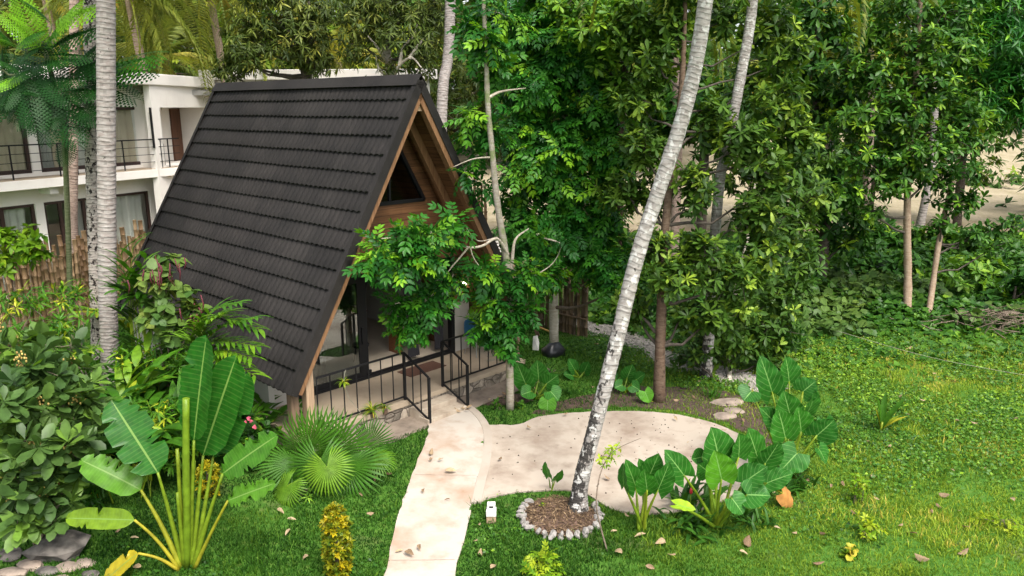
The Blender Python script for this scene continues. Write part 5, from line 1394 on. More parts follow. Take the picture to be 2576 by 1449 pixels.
# --- broad leaved tree with the straight brown trunk
T2 = [ground_under(G(1658, 1010)), D(1660, 900, 15.9), D(1664, 780, 16.0), D(1668, 640, 16.1), D(1690, 420, 16.4), D(1712, 260, 16.6), D(1722, 60, 16.8), D(1725, -120, 16.9)]
cl = [CL(1690, 700, 15.6, 80, 60, 26), CL(1760, 640, 15.8, 90, 80, 36), CL(1850, 700, 15.9, 80, 80, 34), CL(1800, 790, 15.9, 90, 60, 32), CL(1720, 800, 16.1, 60, 45, 16), CL(1930, 620, 16.2, 80, 80, 30), CL(1640, 620, 16.0, 60, 60, 18), CL(1580, 750, 16.3, 55, 40, 14), CL(1600, 780, 16.5, 40, 40, 10),
      CL(1900, 540, 16.2, 70, 80, 30), CL(1950, 450, 16.3, 80, 80, 34), CL(1745, 480, 16.2, 64, 80, 26), CL(1880, 350, 16.3, 90, 80, 40), CL(1790, 300, 16.8, 70, 80, 28), CL(1960, 260, 16.8, 80, 80, 34), CL(2010, 350, 16.6, 60, 60, 24), CL(1890, 210, 17.9, 80, 60, 24), CL(1930, 70, 17.9, 90, 70, 30), CL(1820, 40, 17.9, 60, 60, 20), CL(1620, 380, 16.8, 70, 80, 30), CL(1600, 250, 17, 70, 70, 30), CL(1650, 140, 17, 80, 70, 36), CL(1590, 60, 17.2, 70, 60, 28), CL(1690, 40, 17, 60, 60, 24), CL(1570, 480, 17.2, 60, 70, 24), CL(1640, 500, 17, 60, 60, 20), CL(1740, -40, 17, 120, 50, 36), CL(1990, 130, 17.4, 70, 60, 24)]
cl = [(c, tuple(np.array(r) * .84), n) for c, r, n in cl]
tree('broadleaf_tree', 'large broad leaved tree on a straight brown trunk beside the patio', T2, [.15, .115, .11, .10, .085, .07, .05, .04], cl, TPL['broad'], 'leaf_olive', 'bark_brown', dens=2.3, k=8, size=.255, tint=(.50, .18), new=.13, spread=(35, 95), droop=.05, twigs=9, twigm='dark_twig')
T2b = [ground_under(D(1560, 700, 18.6)), D(1560, 400, 18.7), D(1575, 150, 18.8), D(1590, 0, 18.9)]  # separate crown, its lighter leaf tint stands in for sunlight on the treetop
cl = [CL(1480, 70, 17.9, 70, 50, 20), CL(1560, 30, 18, 80, 50, 26), CL(1640, 60, 18, 70, 50, 22), CL(1590, 120, 17.8, 60, 50, 20), CL(1510, 140, 17.9, 50, 40, 14), CL(1420, 20, 18.2, 60, 40, 16), CL(1660, 160, 18, 40, 50, 12), CL(1560, 220, 18, 40, 40, 10)]
tree('broadleaf_tree', 'yellow green crown tinted as if sunlit above the dense feathery tree', T2b, [.11, .10, .08, .05], cl, TPL['broad'], 'leaf_broad', 'bark_brown', dens=2.2, k=8, size=.26, tint=(.68, .17), new=.22, spread=(35, 95), droop=.05, twigs=6, twigm='dark_twig')
# --- low leaning neighbour with the thin grey stem
T4 = [ground_under(G(1835, 962)), D(1836, 900, 18.0), D(1838, 840, 18.0), D(1850, 740, 18.1), D(1880, 600, 18.3), D(1900, 450, 18.5)]
cl = [CL(1860, 860, 17.6, 75, 50, 24), CL(1930, 830, 17.8, 80, 60, 28), CL(1790, 870, 17.6, 60, 45, 18), CL(1740, 900, 17.4, 45, 35, 12), CL(1940, 900, 17.8, 50, 40, 14), CL(1960, 740, 18.1, 70, 70, 30), CL(1860, 770, 17.9, 70, 60, 26), CL(2010, 660, 18.4, 60, 70, 24), CL(1980, 560, 18.6, 80, 70, 30), CL(2040, 500, 19, 60, 70, 22), CL(2035, 420, 19.2, 60, 60, 20)]
tree('broadleaf_tree', 'low spreading broad leaved tree on a thin grey stem at the gravel strip', T4, [.065, .06, .06, .05, .03], cl, TPL['broad'], 'leaf_olive', 'bark_pale2', dens=2.2, k=8, size=.255, tint=(.42, .17), new=.09, spread=(35, 100), droop=.15, twigs=8, twigm='dark_twig')
# --- pair of tan trunks on the far lawn
T5 = [ground_under(G(2282, 806)), D(2284, 700, 22.8), D(2282, 560, 22.9), D(2286, 400, 23.1), D(2300, 250, 23.4), D(2310, 100, 23.6), D(2318, -40, 23.8)]
cl = [CL(2240, 470, 22.6, 70, 40, 18), CL(2330, 440, 22.8, 60, 40, 12), CL(2130, 490, 22.8, 70, 50, 24), CL(2190, 530, 22.6, 50, 24, 8), CL(2180, 400, 22.8, 80, 60, 32), CL(2290, 390, 22.6, 90, 70, 40), CL(2380, 350, 22.8, 80, 60, 34), CL(2250, 290, 23, 100, 70, 46), CL(2150, 300, 23.2, 80, 70, 34), CL(2430, 290, 22.9, 70, 60, 30), CL(2340, 220, 23.2, 100, 70, 46), CL(2220, 180, 23.4, 90, 70, 38), CL(2320, 110, 23.5, 100, 70, 42), CL(2200, 90, 23.8, 80, 60, 28), CL(2410, 150, 23.6, 80, 70, 36), CL(2140, 190, 23.9, 70, 70, 26), CL(2260, 10, 23.9, 120, 60, 44), CL(2380, 30, 24, 90, 60, 34)]
cl = [(c, tuple(np.array(r) * .84), n) for c, r, n in cl]
tree('broadleaf_tree', 'tall broad leaved tree on a straight tan trunk on the far lawn', T5, [.125, .115, .11, .10, .08, .06], cl, TPL['broad'], 'leaf_broad', 'bark_tan', dens=2.1, k=8, size=.27, tint=(.48, .18), new=.11, spread=(40, 105), droop=.15, twigs=8, twigm='dark_twig')
T6 = [ground_under(G(2333, 812)), D(2346, 720, 22.7), D(2362, 610, 22.9), D(2385, 500, 23.3), D(2410, 400, 23.6), D(2440, 300, 24)]
cl = [CL(2400, 510, 22.8, 50, 36, 10), CL(2450, 500, 22.8, 40, 24, 6), CL(2520, 570, 23.0, 50, 26, 8), CL(2395, 440, 23, 56, 50, 22), CL(2560, 560, 23.2, 40, 24, 6), CL(2370, 560, 22.8, 36, 22, 5), CL(2500, 620, 23, 45, 20, 6), CL(2440, 370, 23.4, 50, 40, 14), CL(2450, 590, 22.9, 45, 30, 10)]
tree('broadleaf_tree', 'broad leaved tree on a thin leaning tan trunk beside the straight one', T6, [.095, .085, .08, .06, .04], cl, TPL['broad'], 'leaf_broad', 'bark_tan', dens=1.9, k=8, size=.28, tint=(.33, .15), new=.06, spread=(40, 110), droop=.2, twigs=8, twigm='dark_twig')
# --- dark trees at the far corner
T7 = [ground_under(D(2620, 640, 26)), D(2600, 400, 26.3), D(2560, 180, 26.6), D(2540, -40, 27)]
cl = [CL(2500, 260, 25.5, 90, 70, 60), CL(2560, 180, 25.6, 90, 80, 70), CL(2470, 130, 25.8, 90, 80, 70), CL(2540, 60, 26, 110, 70, 80), CL(2430, 40, 26.2, 90, 60, 55), CL(2590, 270, 25.8, 60, 40, 24), CL(2490, -20, 26.4, 120, 50, 60), CL(2660, 150, 26, 100, 140, 80)]
tree('dark_tree', 'dark bushy tree filling the upper corner of the wood', T7, [.2, .17, .13, .08], cl, TPL['lance'], 'leaf_pinnate', 'bark_dark', dens=2.2, k=9, size=.36, tint=(.40, .16), new=.12, spread=(35, 95), droop=.2, twigs=4, twigm='dark_twig')
# --- thick stem tree behind the gravel strip
T8 = [ground_under(D(2072, 640, 26)), D(2078, 520, 26.2), D(2060, 380, 26.4), D(2050, 200, 26.6), D(2060, 0, 27)]
cl = [CL(2085, 440, 25.6, 70, 70, 40), CL(2075, 545, 25.8, 60, 46, 26), CL(2050, 340, 25.8, 80, 80, 50), CL(2120, 250, 26, 80, 80, 50), CL(2040, 180, 26, 80, 80, 50), CL(2100, 90, 26.3, 90, 80, 50), CL(2030, 20, 26.5, 90, 70, 46), CL(2130, 600, 26, 60, 36, 18), CL(2160, 540, 26, 50, 40, 18), CL(2010, 520, 26.4, 60, 60, 26)]
tree('dark_tree', 'dark leaved tree standing at the edge of the pale field', T8, [.19, .16, .13, .1, .07], cl, TPL['broad'], 'leaf_broad', 'bark_dark', dens=1.4, k=8, size=.38, tint=(.28, .14), new=.05, spread=(40, 105), droop=.2, twigs=5, twigm='dark_twig')
# --- mango trees between cabin and hotel
Tm1 = [ground_under(D(772, 260, 30.5)), D(772, 210, 30.6), D(765, 160, 30.7), D(775, 90, 30.8), D(770, 0, 31), D(765, -80, 31.2)]
cl = [CL(640, 110, 29.6, 70, 55, 60), CL(600, 150, 29.4, 50, 40, 34), CL(700, 60, 29.8, 90, 60, 80), CL(600, 155, 29.4, 50, 26, 20), CL(740, 130, 29.8, 60, 40, 36), CL(800, 80, 30, 60, 70, 60), CL(780, 20, 30, 90, 50, 60), CL(690, -10, 30, 90, 50, 60), CL(800, 150, 30, 40, 40, 26), CL(620, 60, 29.8, 50, 50, 34), CL(560, 175, 29.2, 30, 20, 10)]
tree('mango_tree', 'mango tree with drooping narrow leaves over the white parapet', Tm1, [.26, .22, .2, .16, .1], cl, TPL['lance'], 'leaf_mango', 'bark_dark', dens=1.5, k=9, size=.34, tint=(.45, .18), new=.12, spread=(45, 115), droop=.45, twigs=5, twigm='dark_twig')
Tm2 = [ground_under(D(985, 260, 29)), D(985, 205, 29.1), D(970, 150, 29.2), D(980, 90, 29.3), D(990, 20, 29.5), D(995, -60, 29.7)]
cl = [CL(900, 100, 28.4, 55, 70, 50), CL(930, 40, 28.4, 70, 60, 60), CL(1000, 60, 28.2, 70, 60, 60), CL(1060, 100, 28.4, 60, 70, 50), CL(1060, 165, 28.6, 45, 36, 22), CL(1010, 0, 28.6, 100, 50, 70), CL(890, 10, 28.6, 60, 50, 44), CL(990, 165, 28.4, 50, 25, 14), CL(1090, 40, 28.8, 50, 60, 34)]
r_ = tree('mango_tree', 'mango tree with bare grey branches just behind the roof ridge', Tm2, [.24, .2, .17, .13, .08], cl, TPL['lance'], 'leaf_mango', 'bark_pale2', dens=1.25, k=9, size=.32, tint=(.42, .17), new=.10, spread=(45, 110), droop=.35, twigs=5, twigm='dark_twig')
tw = MB()
for pts in ([(985, 200, 28.6), (1005, 165, 28.2), (1035, 145, 27.9), (1060, 170, 27.8)], [(1005, 165, 28.2), (1015, 120, 28.1), (1040, 90, 28.0), (1050, 60, 28)], [(975, 160, 28.8), (950, 120, 28.2), (925, 90, 28.1)], [(1030, 147, 27.9), (1055, 110, 27.9), (1068, 95, 27.9)], [(985, 200, 28.6), (955, 175, 28.3), (945, 140, 28.2)]):
    q = resample([D(*p) for p in pts], 14); tw = MB(); addg(tw, tube(q, np.linspace(.075, .02, 14), 7, False), .5, 0, True); tw.build('branch', M['bark_pale2'], r_)
# --- background palms with yellowing fronds (behind the hotel)
def frond_palm(label, px, py, Y, n, L, tint, tpl='frond', extra=None, bark='bark_brownpalm'):
    top = D(px, py, Y); base = ground_under(top + np.array([.6, 0, 0]))
    root = empty('coconut_palm', base, label, 'palm tree')
    mb = MB(); addg(mb, tube(resample([base, base * .5 + top * .5 + np.array([.2, 0, 0]), top], 14), np.linspace(.2, .15, 14), 10), .5, 0, True); mb.build('trunk', M[bark], root)
    az = np.arange(n) * 2.4 + .7; el = np.linspace(1.2, -.75, n)
    d = np.stack([np.cos(az) * np.cos(el), np.sin(az) * np.cos(el), np.sin(el)], 1)
    cr = MB(); inst(cr, TPL[tpl], np.repeat(top[None], n, 0), frames(d, (0, 0, 1)), L * rng.uniform(.85, 1.15, n), np.clip(rng.normal(tint, .14, n), 0, 1), per_face=.10)
    cr.build('crown', M['leaf_palm'], root)
    return root
frond_palm('coconut palm with long yellowing fronds hanging over the hotel roof', 520, -60, 34, 22, 4.6, .62, 'frond_hang')
frond_palm('coconut palm with a brown skirt of drooping fronds beside the thick trunk', 322, -10, 31, 20, 3.6, .60, 'frond_hang')
frond_palm('low coconut palm with arching fronds just above the hotel parapet', 395, 150, 40, 18, 4.2, .55)
frond_palm('bright green coconut palm glimpsed between the two mango trees', 850, 150, 40, 20, 4.4, .72)
frond_palm('pale coconut palm behind the flame tree above the balcony', 110, -20, 36, 20, 4.6, .6)
frond_palm('coconut palm showing a few fronds above the feathery tree', 1690, -30, 30, 20, 4.0, .45)
frond_palm('coconut palm with grey green fronds deep in the wood', 2190, 60, 33, 20, 4.2, .5)
frond_palm('coconut palm with sunlit dry fronds amid dark leaves', 2080, 190, 36, 18, 3.8, .68)
# --- generic wood behind, tree by tree
bg = [(420, 30, 52, 'leaf_mango', 'pale green bushy tree rising behind the hotel roof', .62), (880, 60, 46, 'leaf_far', 'bright yellow green tree behind the gap of the mango trees', .80), (1120, 110, 38, 'leaf_mango', 'grey green tree directly behind the roof peak', .42), (1300, 200, 34, 'leaf_mango', 'narrow leaved dark tree behind the slender pale trunk', .30),
      (1560, 150, 33, 'leaf_far', 'yellow green tree top above the feathery tree', .66), (1780, 180, 32, 'leaf_broad', 'dark tree behind the leaning palm trunk', .28), (1960, 250, 40, 'leaf_far', 'mid green tree in the wood beyond the broad leaved one', .45), (2210, 200, 44, 'leaf_far', 'mossy green tree at the back of the pale field', .42), (2440, 180, 42, 'leaf_far', 'dull green tree behind the dark corner tree', .38), (200, 60, 44, 'leaf_mango', 'olive tree behind the flame tree crown', .5), (700, 40, 50, 'leaf_far', 'lit green tree far behind the parapet', .72)]
for px, py, Y, mt, lab, tn in bg:
    base = ground_under(D(px, 330, Y)); k = Y / FPX
    top = D(px, py, Y)
    cl = []
    for q in range(13):
        cl.append((top + np.array([rng.normal(0, 95 * k), rng.normal(0, 1.4), rng.uniform(-190, 90) * k]), (85 * k * rng.uniform(.7, 1.3), 1.5, 70 * k * rng.uniform(.7, 1.3)), 52))
    tree('wood_tree', lab, [base, base * .5 + top * .5, top], [.24, .2, .1], cl, TPL['dlance'] if mt == 'leaf_mango' else TPL['diamond'], mt, 'bark_dark', dens=1.0, k=8, size=.012 * Y + .02, tint=(tn, .18), new=.10, spread=(35, 105), droop=.2, twigs=0)
for px, py, Y, lab in ((2500, 470, 60, 'hazy bush at the top of the pale slope'), (2200, 420, 58, 'bush standing in the pale field behind the tan trunk')):
    c = D(px, py, Y); cl = [(c + rng.normal(0, 1.2, 3), (2.2, 1.6, 1.5), 60) for _ in range(4)]
    tree('field_bush', lab, [ground_under(c), c], [.12, .06], cl, TPL['diamond'], 'leaf_far', 'bark_dark', dens=1, k=7, size=.6, tint=(.35, .15), twigs=0, cat='bush')

for px, py, Y, rx, rz_, lab, tn in ((2210, 585, 27, 1.5, .9, 'dark bush at the edge of the pale field behind the straight tan trunk', .28), (2470, 640, 26, 1.6, .9, 'bright green bush behind the leaning tan trunk', .66), (2330, 600, 29, 1.3, .8, 'mid green bush between the two tan trunks', .48), (2560, 690, 24, 1.3, 1.0, 'dark vine covered bush by the dead brush heap', .24), (1960, 640, 26, 1.4, .9, 'dark bush beneath the low broad leaved tree', .26), (2060, 660, 25, 1.4, .7, 'lime tinted bush near the broad leaves at the field edge', .58), (2390, 560, 33, 1.8, 1.0, 'dull green bush behind the thin leaning trunk on the field edge', .40), (2260, 560, 34, 1.8, 1.0, 'dark green bush behind the far lawn between field and trunks', .33), (2140, 575, 33, 1.8, 1.1, 'dense green bush at the near edge of the field by the dark tree', .30), (2530, 600, 31, 1.9, 1.0, 'yellowish bush on the field edge beyond the brush heap', .60), (2180, 470, 50, 2.6, 1.8, 'dark bush far out on the pale field', .30)):
    c = ground_under(D(px, py, Y)) + np.array([0, 0, rz_ * .8]); cl = [(c + rng.normal(0, 1, 3) * np.array([rx * .5, .4, rz_ * .25]), (rx * .6, rx * .5, rz_ * .6), 26) for _ in range(5)]
    tree('field_bush', lab, [ground_under(c), c], [.06, .03], cl, TPL['ovate'], 'leaf_broad', 'bark_dark', dens=1.0, k=7, size=.24 + .004 * Y, tint=(tn, .15), new=.06, twigs=0, cat='bush')
# --- far wood that closes the view, reads as one mass
mb = MB()
n = 15000
ph = rng.uniform(-1.25, 1.25, n); rad_ = rng.uniform(62, 92, n) + np.where(ph > .25, 30, 0)
X = np.sin(ph) * rad_ * 1.15; Y = np.cos(ph) * rad_
hmax = 24 + 5 * np.sin(X * .13) + 3 * np.sin(X * .31 + 1)
gzz = terrain(X, Y); Z = gzz + .5 + rng.uniform(0, 1, n) ** .8 * hmax
ok = ~((Z - gzz < 3.0) & (X > 14) & (rng.uniform(0, 1, n) < .9))
P = np.stack([X, Y, Z], 1)[ok]
ax = np.stack([-np.sin(ph), -np.cos(ph), np.full(n, .8)], 1)[ok]
wt = .42 + .22 * np.clip(fnoise(X[ok], Z[ok], .35, 31), -1, 1)
whorls(mb, TPL['diamond'], P, ax + rng.normal(0, .4, ax.shape), 6, 1.5, (30, 100), (.0, .08), 0, .2)
F_ = mb.F[0]; mb.F[0] = (F_[0], np.clip(np.repeat(np.repeat(wt, 6), 4) + rng.normal(0, .10, len(F_[0])), 0, 1), 0, True)
for e in range(1, len(mb.F)): pass
tag(mb.build('far_wood', M['leaf_far']), kind='stuff')
# shrubs and wood off to the side that the glass reflects
mb = MB()
n = 2600; X = rng.uniform(20, 46, n); Y = rng.uniform(6, 50, n); ok = X > 15 + .35 * Y * 1.0
X, Y = X[ok], Y[ok]; n = len(X); Z = terrain(X, Y) + rng.uniform(.2, 10, n)
P = np.stack([X, Y, Z], 1); whorls(mb, TPL['diamond'], P, np.stack([-np.ones(n), np.zeros(n), np.full(n, .7)], 1) + rng.normal(0, .4, (n, 3)), 7, .9, (30, 100), (.38, .16), .06, .2)
tag(mb.build('side_wood', M['leaf_far']), kind='stuff')

# --- flame tree with feathery fronds at the upper corner
qf = ground_under(D(176, 830, 19.5))
Tf = [qf, D(177, 760, 19.4), D(172, 600, 19.2), D(166, 440, 18.8), D(158, 330, 18.2), D(140, 230, 17.8), D(110, 120, 17.6)]
root = empty('flame_tree', qf, 'young flame tree with dark feathery fronds before the white building', 'tree')
mb = MB(); addg(mb, tube(resample(Tf, 30), np.linspace(.075, .05, 30), 9), .5, 0, True); mb.build('trunk', M['bark_green'], root)
cr = MB(); tw = MB()
def fr(px0, py0, px1, py1, Y, sag=.0, t=.5, dz=0.0):
    a = D(px0, py0, Y); b = D(px1, py1, Y - .5 + dz); L = np.linalg.norm(b - a)
    d = norm(b - a + np.array([0, 0, L * .30])); inst(cr, TPL['bip'], a[None], frames(d[None], np.array([[.0, -.55, .8]])), L * 1.15, t)
nodes = [(150, 290, 18.0), (110, 130, 17.6), (60, 190, 17.4), (190, 170, 17.9), (160, 350, 18.2), (40, 120, 17.4), (130, 220, 17.6)]
for a_, b_ in (((150, 290, 18.1), (60, 190, 17.4)), ((140, 230, 17.8), (190, 170, 17.9)), ((110, 130, 17.6), (40, 120, 17.4)), ((110, 130, 17.6), (130, 60, 17.6)), ((60, 190, 17.4), (-30, 170, 17.2))):
    limb(tw, D(*a_), D(*b_), .03, .015, .05)
spec = [(110, 130, 45, 25, 17.5, .90), (110, 130, 215, 80, 17.5, .40), (130, 60, 235, 25, 17.4, .95), (110, 125, 150, 50, 17.5, .80), (60, 190, 0, 150, 17.3, .55), (60, 190, -10, 225, 17.2, .9), (110, 130, 30, 55, 17.3, .92), (130, 100, 165, 20, 17.4, .95), (110, 140, 190, 150, 17.4, .45),
        (60, 190, 20, 255, 17.2, .3), (60, 190, 75, 300, 17.1, .2), (130, 220, 60, 300, 17.3, .22), (130, 220, 110, 330, 17.3, .18), (140, 230, 170, 340, 17.4, .2), (150, 240, 215, 300, 17.5, .25), (150, 230, 235, 240, 17.5, .35), (190, 170, 240, 110, 17.6, .3), (190, 170, 250, 190, 17.6, .25), (130, 220, 40, 260, 17.3, .2),
        (90, 170, 40, 200, 17.3, .30), (100, 180, 150, 250, 17.3, .25), (60, 190, -20, 290, 17.3, .2), (150, 290, 205, 315, 17.7, .2), (155, 320, 190, 330, 17.8, .3), (160, 330, 120, 300, 17.7, .15), (150, 290, 95, 270, 17.7, .15), (110, 200, 180, 210, 17.4, .3), (80, 170, 140, 160, 17.3, .5), (40, 120, -20, 60, 17.3, .6), (40, 120, 0, 100, 17.3, .85), (40, 120, 80, 90, 17.2, .7), (130, 60, 80, 10, 17.4, .6), (170, 200, 230, 160, 17.6, .4),
        (210, 200, 300, 250, 18.2, .25), (215, 200, 350, 155, 18.2, .75), (215, 195, 340, 190, 18.2, .45), (165, 345, 160, 400, 18.0, .3), (150, 260, 130, 310, 17.4, .2), (120, 240, 70, 235, 17.3, .28), (20, 210, -30, 270, 17.2, .2), (100, 250, 20, 270, 17.4, .15), (180, 250, 210, 290, 17.5, .22)]
for a in spec: fr(a[0], a[1], a[2], a[3], a[4], t=a[5])
for k in range(26):
    px = rng.uniform(-20, 200); py = rng.uniform(110, 260); a = rng.uniform(0, 6.28)
    fr(px, py, px + 85 * math.cos(a), py + 50 * math.sin(a) + 35, rng.uniform(17.3, 18.3), t=rng.uniform(.1, .45), dz=rng.uniform(-.3, .8))
cr.build('crown', M['leaf_flame'], root); tw.build('branch', M['bark_green'], root)
# ------------------------------------------------------------------ garden plants
def gz(p):
    q = np.array(p, float); q[2] = float(terrain(q[0], q[1])); return q

# --- traveller's banana: every blade its own part
bb = gz(G(470, 1432)); YB = float(bb[1])
ban = empty('banana_plant', bb, 'big paddle leaved banana plant fanned out on yellow green stalks', 'plant')
def ban_leaf(att, tip, W, t, base=(0, 0), torn=.1, curv=.08, fold=.10, bow=.06, up=(0, -.75, .55), tp=.5, seed=0, side=(0, 0, 0), dy=(0, 0), ra=.045, twist=0.0):
    a = D(att[0], att[1], YB + dy[0]); b = D(tip[0], tip[1], YB + dy[1])
    V, F, S, tt = grid_blade(a, b, W, up, 'banana', t, curv, fold, .012, 26, 8, torn=torn, seed=seed, twist=twist)
    mb = MB(); mb.add(V, F, tt, 0, S, True); lf = mb.build('leaf', M['leaf_banana'], ban)
    o = bb + np.array([base[0], base[1], .0])
    mb = MB(); addg(mb, petiole(o, a, ra, .017, bow, 12, side), tp, 0, True)
    st = mb.build('stalk', M['stalk'], ban, origin=bb); st.parent = lf
    return lf
ban_leaf((488, 1108), (514, 852), .58, .26, (.02, .05), .04, .02, .26, .0, dy=(.0, .1), seed=1, up=(-.35, -.8, .4))
ban_leaf((511, 1146), (588, 905), .58, .28, (.06, .03), .06, .04, .22, .0, dy=(.25, .35), seed=2, up=(.15, -.8, .5))
ban_leaf((536, 1150), (616, 945), .52, .22, (.09, .06), .12, .05, .22, .0, dy=(.4, .6), seed=3, up=(.35, -.8, .45))
ban_leaf((560, 1192), (682, 1098), .42, .50, (.10, .0), .34, .10, .10, .02, dy=(.0, -.1), seed=4)
ban_leaf((573, 1260), (678, 1216), .32, .58, (.12, -.02), .45, .12, .10, .02, dy=(-.1, -.25), seed=5, tp=.8, ra=.03)
ban_leaf((397, 1189), (283, 1012), .60, .34, (-.06, .03), .14, .10, .10, .04, dy=(.0, .1), seed=6, up=(.35, -.8, .5))
ban_leaf((354, 1232), (206, 1152), .44, .60, (-.08, .0), .10, .12, .12, .06, dy=(.1, .1), seed=7, up=(.1, -.55, .8), tp=.75)
ban_leaf((338, 1308), (166, 1302), .30, .70, (-.10, -.03), .10, .05, .3, .08, dy=(-.1, -.1), seed=8, up=(-.05, -.75, .65), tp=.9, ra=.03)
ban_leaf((347, 1392), (236, 1470), .32, .88, (-.10, -.05), .22, .15, .1, .10, dy=(-.2, -.35), seed=9, up=(-.3, -.5, .8), tp=1.0, ra=.028)
for a, r0, r1, t, dy in (((446, 1130), .036, .024, .55, 0), ((446, 1240), .034, .020, .5, -.15)):
    mb = MB(); addg(mb, petiole(bb + np.array([-.03, 0, 0]), D(a[0], a[1], YB + dy), r0, r1, .0, 8), t, 0, True); mb.build('stalk', M['stalk'], ban)
mb = MB(); addg(mb, tube(resample([bb, D(470, 1300, YB - .05), D(468, 1180, YB - .05), D(468, 1002, YB)], 14), np.array([.05, .045, .05, .052, .05, .05, .05, .05, .048, .048, .047, .046, .046, .046]), 12), .36, 0, True); mb.build('rolled_leaf', M['stalk'], ban)
mb = MB(); addg(mb, petiole(bb, D(487, 1160, YB + .1), .05, .03, 0, 8), .45, 0, True); mb.build('stalk', M['stalk'], ban)

# --- fan palm
fbs = gz(G(812, 1235)); 
fan = empty('fan_palm', fbs, 'bushy fan palm with spiky pleated fronds by the path', 'palm')
def fan_leaf(hub, tip, R_m, t, up, Yh):
    hub = (826 + (hub[0] - 826) * .92, 1150 + (hub[1] - 1150) * .82 + 16); R_m *= .80
    a = D(hub[0], hub[1], Yh); b = D(tip[0], tip[1], Yh - .15)
    mb = MB(); fr_ = frames((b - a)[None], np.array([up])); inst(mb, TPL['fan'], a[None], fr_, R_m, t, per_face=.04)
    lf = mb.build('frond', M['leaf_fan'], fan)
    mb = MB(); addg(mb, petiole(fbs + np.array([0, 0, .25]), a, .02, .012, .05, 7), .4, 0, True); o = mb.build('stalk', M['stalk'], fan, origin=fbs); o.parent = lf
for h, tp_, r, t, up, dY in (((770, 1110), (755, 1035), .92, .42, (-.1, -.85, .45), .1), ((850, 1105), (905, 1045), .88, .38, (.2, -.8, .5), .2), ((730, 1150), (672, 1165), .78, .34, (-.3, -.6, .75), .0), ((880, 1160), (968, 1150), .90, .32, (.3, -.6, .75), .0), ((800, 1150), (800, 1230), .80, .36, (0, -.75, .65), -.25),
                              ((940, 1090), (985, 1055), .62, .20, (.4, -.6, .7), .5), ((822, 1160), (832, 1212), .62, .74, (.05, -.85, .5), -.45), ((740, 1190), (700, 1245), .74, .24, (-.2, -.7, .7), -.2), ((870, 1200), (920, 1250), .66, .22, (.2, -.6, .8), -.1), ((712, 1220), (680, 1280), .55, .66, (-.5, -.6, .6), -.5), ((955, 1130), (982, 1170), .52, .60, (.5, -.5, .7), .2), ((800, 1080), (830, 1010), .80, .46, (.1, -.8, .5), .35)):
    fan_leaf(h, tp_, r, t, up, float(fbs[1]) + dY)

# --- croton columns
def croton(name, label, px, pyb, pyt, rpx, n, size, tint, new=.2):
    b = gz(G(px, pyb)); Y = float(b[1]); top = D(px, pyt, Y); h = top[2] - b[2]; r = rpx * Y / FPX
    root = empty(name, b, label, 'shrub')
    mb = MB(); addg(mb, tube([b, b + np.array([0, 0, h * .5]), b + np.array([0, 0, h * .9])], [.022, .018, .008], 7), .5, 0, True)
    for k in range(6):
        a = rng.uniform(0, 6.28); limb(mb, b + np.array([0, 0, h * .15 * (k + .5)]), b + np.array([math.cos(a) * r * .7, math.sin(a) * r * .7, h * (.25 + .1 * k)]), .010, .005)
    mb.build('stem', M['twig'], root)
    z = rng.uniform(.04, 1, n); prof = np.interp(z, [0, .12, .4, .75, .92, 1], [.45, .8, 1, .95, .6, .2]); a = rng.uniform(0, 6.28, n); q = rng.uniform(.3, 1, n) ** .5
    p = b + np.stack([np.cos(a) * r * prof * q, np.sin(a) * r * prof * q, z * h], 1)
    mb = MB(); whorls(mb, TPL['ovate'], p, np.stack([np.cos(a) * .7, np.sin(a) * .7, np.full(n, .9)], 1) + rng.normal(0, .2, (n, 3)), 7, size, (25, 80), tint, new, .05)
    mb.build('foliage', M['leaf_gold'], root)
croton('croton_bush', 'upright golden yellow croton bush on the lawn beside the path', 852, 1450, 1272, 42, 330, .075, (.36, .22), .10)
croton('croton_bush', 'yellow croton bush partly hidden behind the banana stalks', 528, 1262, 1165, 30, 90, .08, (.62, .2), .15)

# --- elephant ears
def ears(name, label, base_px, leaves, group=None, ra=.03, bz=0.0):
    b = gz(G(*base_px)); Y = float(b[1])
    root = empty(name, b, label, 'plant', group)
    for k, L in enumerate(leaves):
        att, tip, W, t, dy = L[:5]; up = L[5] if len(L) > 5 else (0, -.75, .6)
        a = D(att[0], att[1], Y + dy); p = D(tip[0], tip[1], Y + dy - .10); p = a + (p - a) * 1.06; W = W * 1.10
        V, F, S, tt = grid_blade(a, p, W, np.array(up) + rng.normal(0, .12, 3), 'ear', t, rng.uniform(.05, .16), rng.uniform(.10, .26), .034, 20, 10, .30, seed=k, twist=rng.uniform(-.25, .25))
        mb = MB(); mb.add(V, F, tt, 0, S, True); lf = mb.build('leaf', M['leaf_ear'], root)
        mb = MB(); addg(mb, petiole(b + np.array([rng.normal(0, .03), rng.normal(0, .03), -.02]), a, ra, ra * .42, .03, 10), rng.uniform(.2, .6), 0, True); o = mb.build('stalk', M['stalk'], root, origin=b); o.parent = lf
    return root
ears('elephant_ear', 'upright elephant ear plant nearest the mulch ring at the patio edge', (1615, 1338), [((1600, 1225), (1578, 1165), .30, .40, .15), ((1570, 1222), (1562, 1172), .20, .30, -.1, (-.6, -.6, .4)), ((1632, 1200), (1655, 1148), .34, .34, .2), ((1655, 1232), (1684, 1170), .34, .30, -.05, (.3, -.8, .4)), ((1628, 1232), (1622, 1168 + 20), .30, .50, -.2), ((1615, 1200), (1612, 1160), .24, .35, .3)], ra=.032)
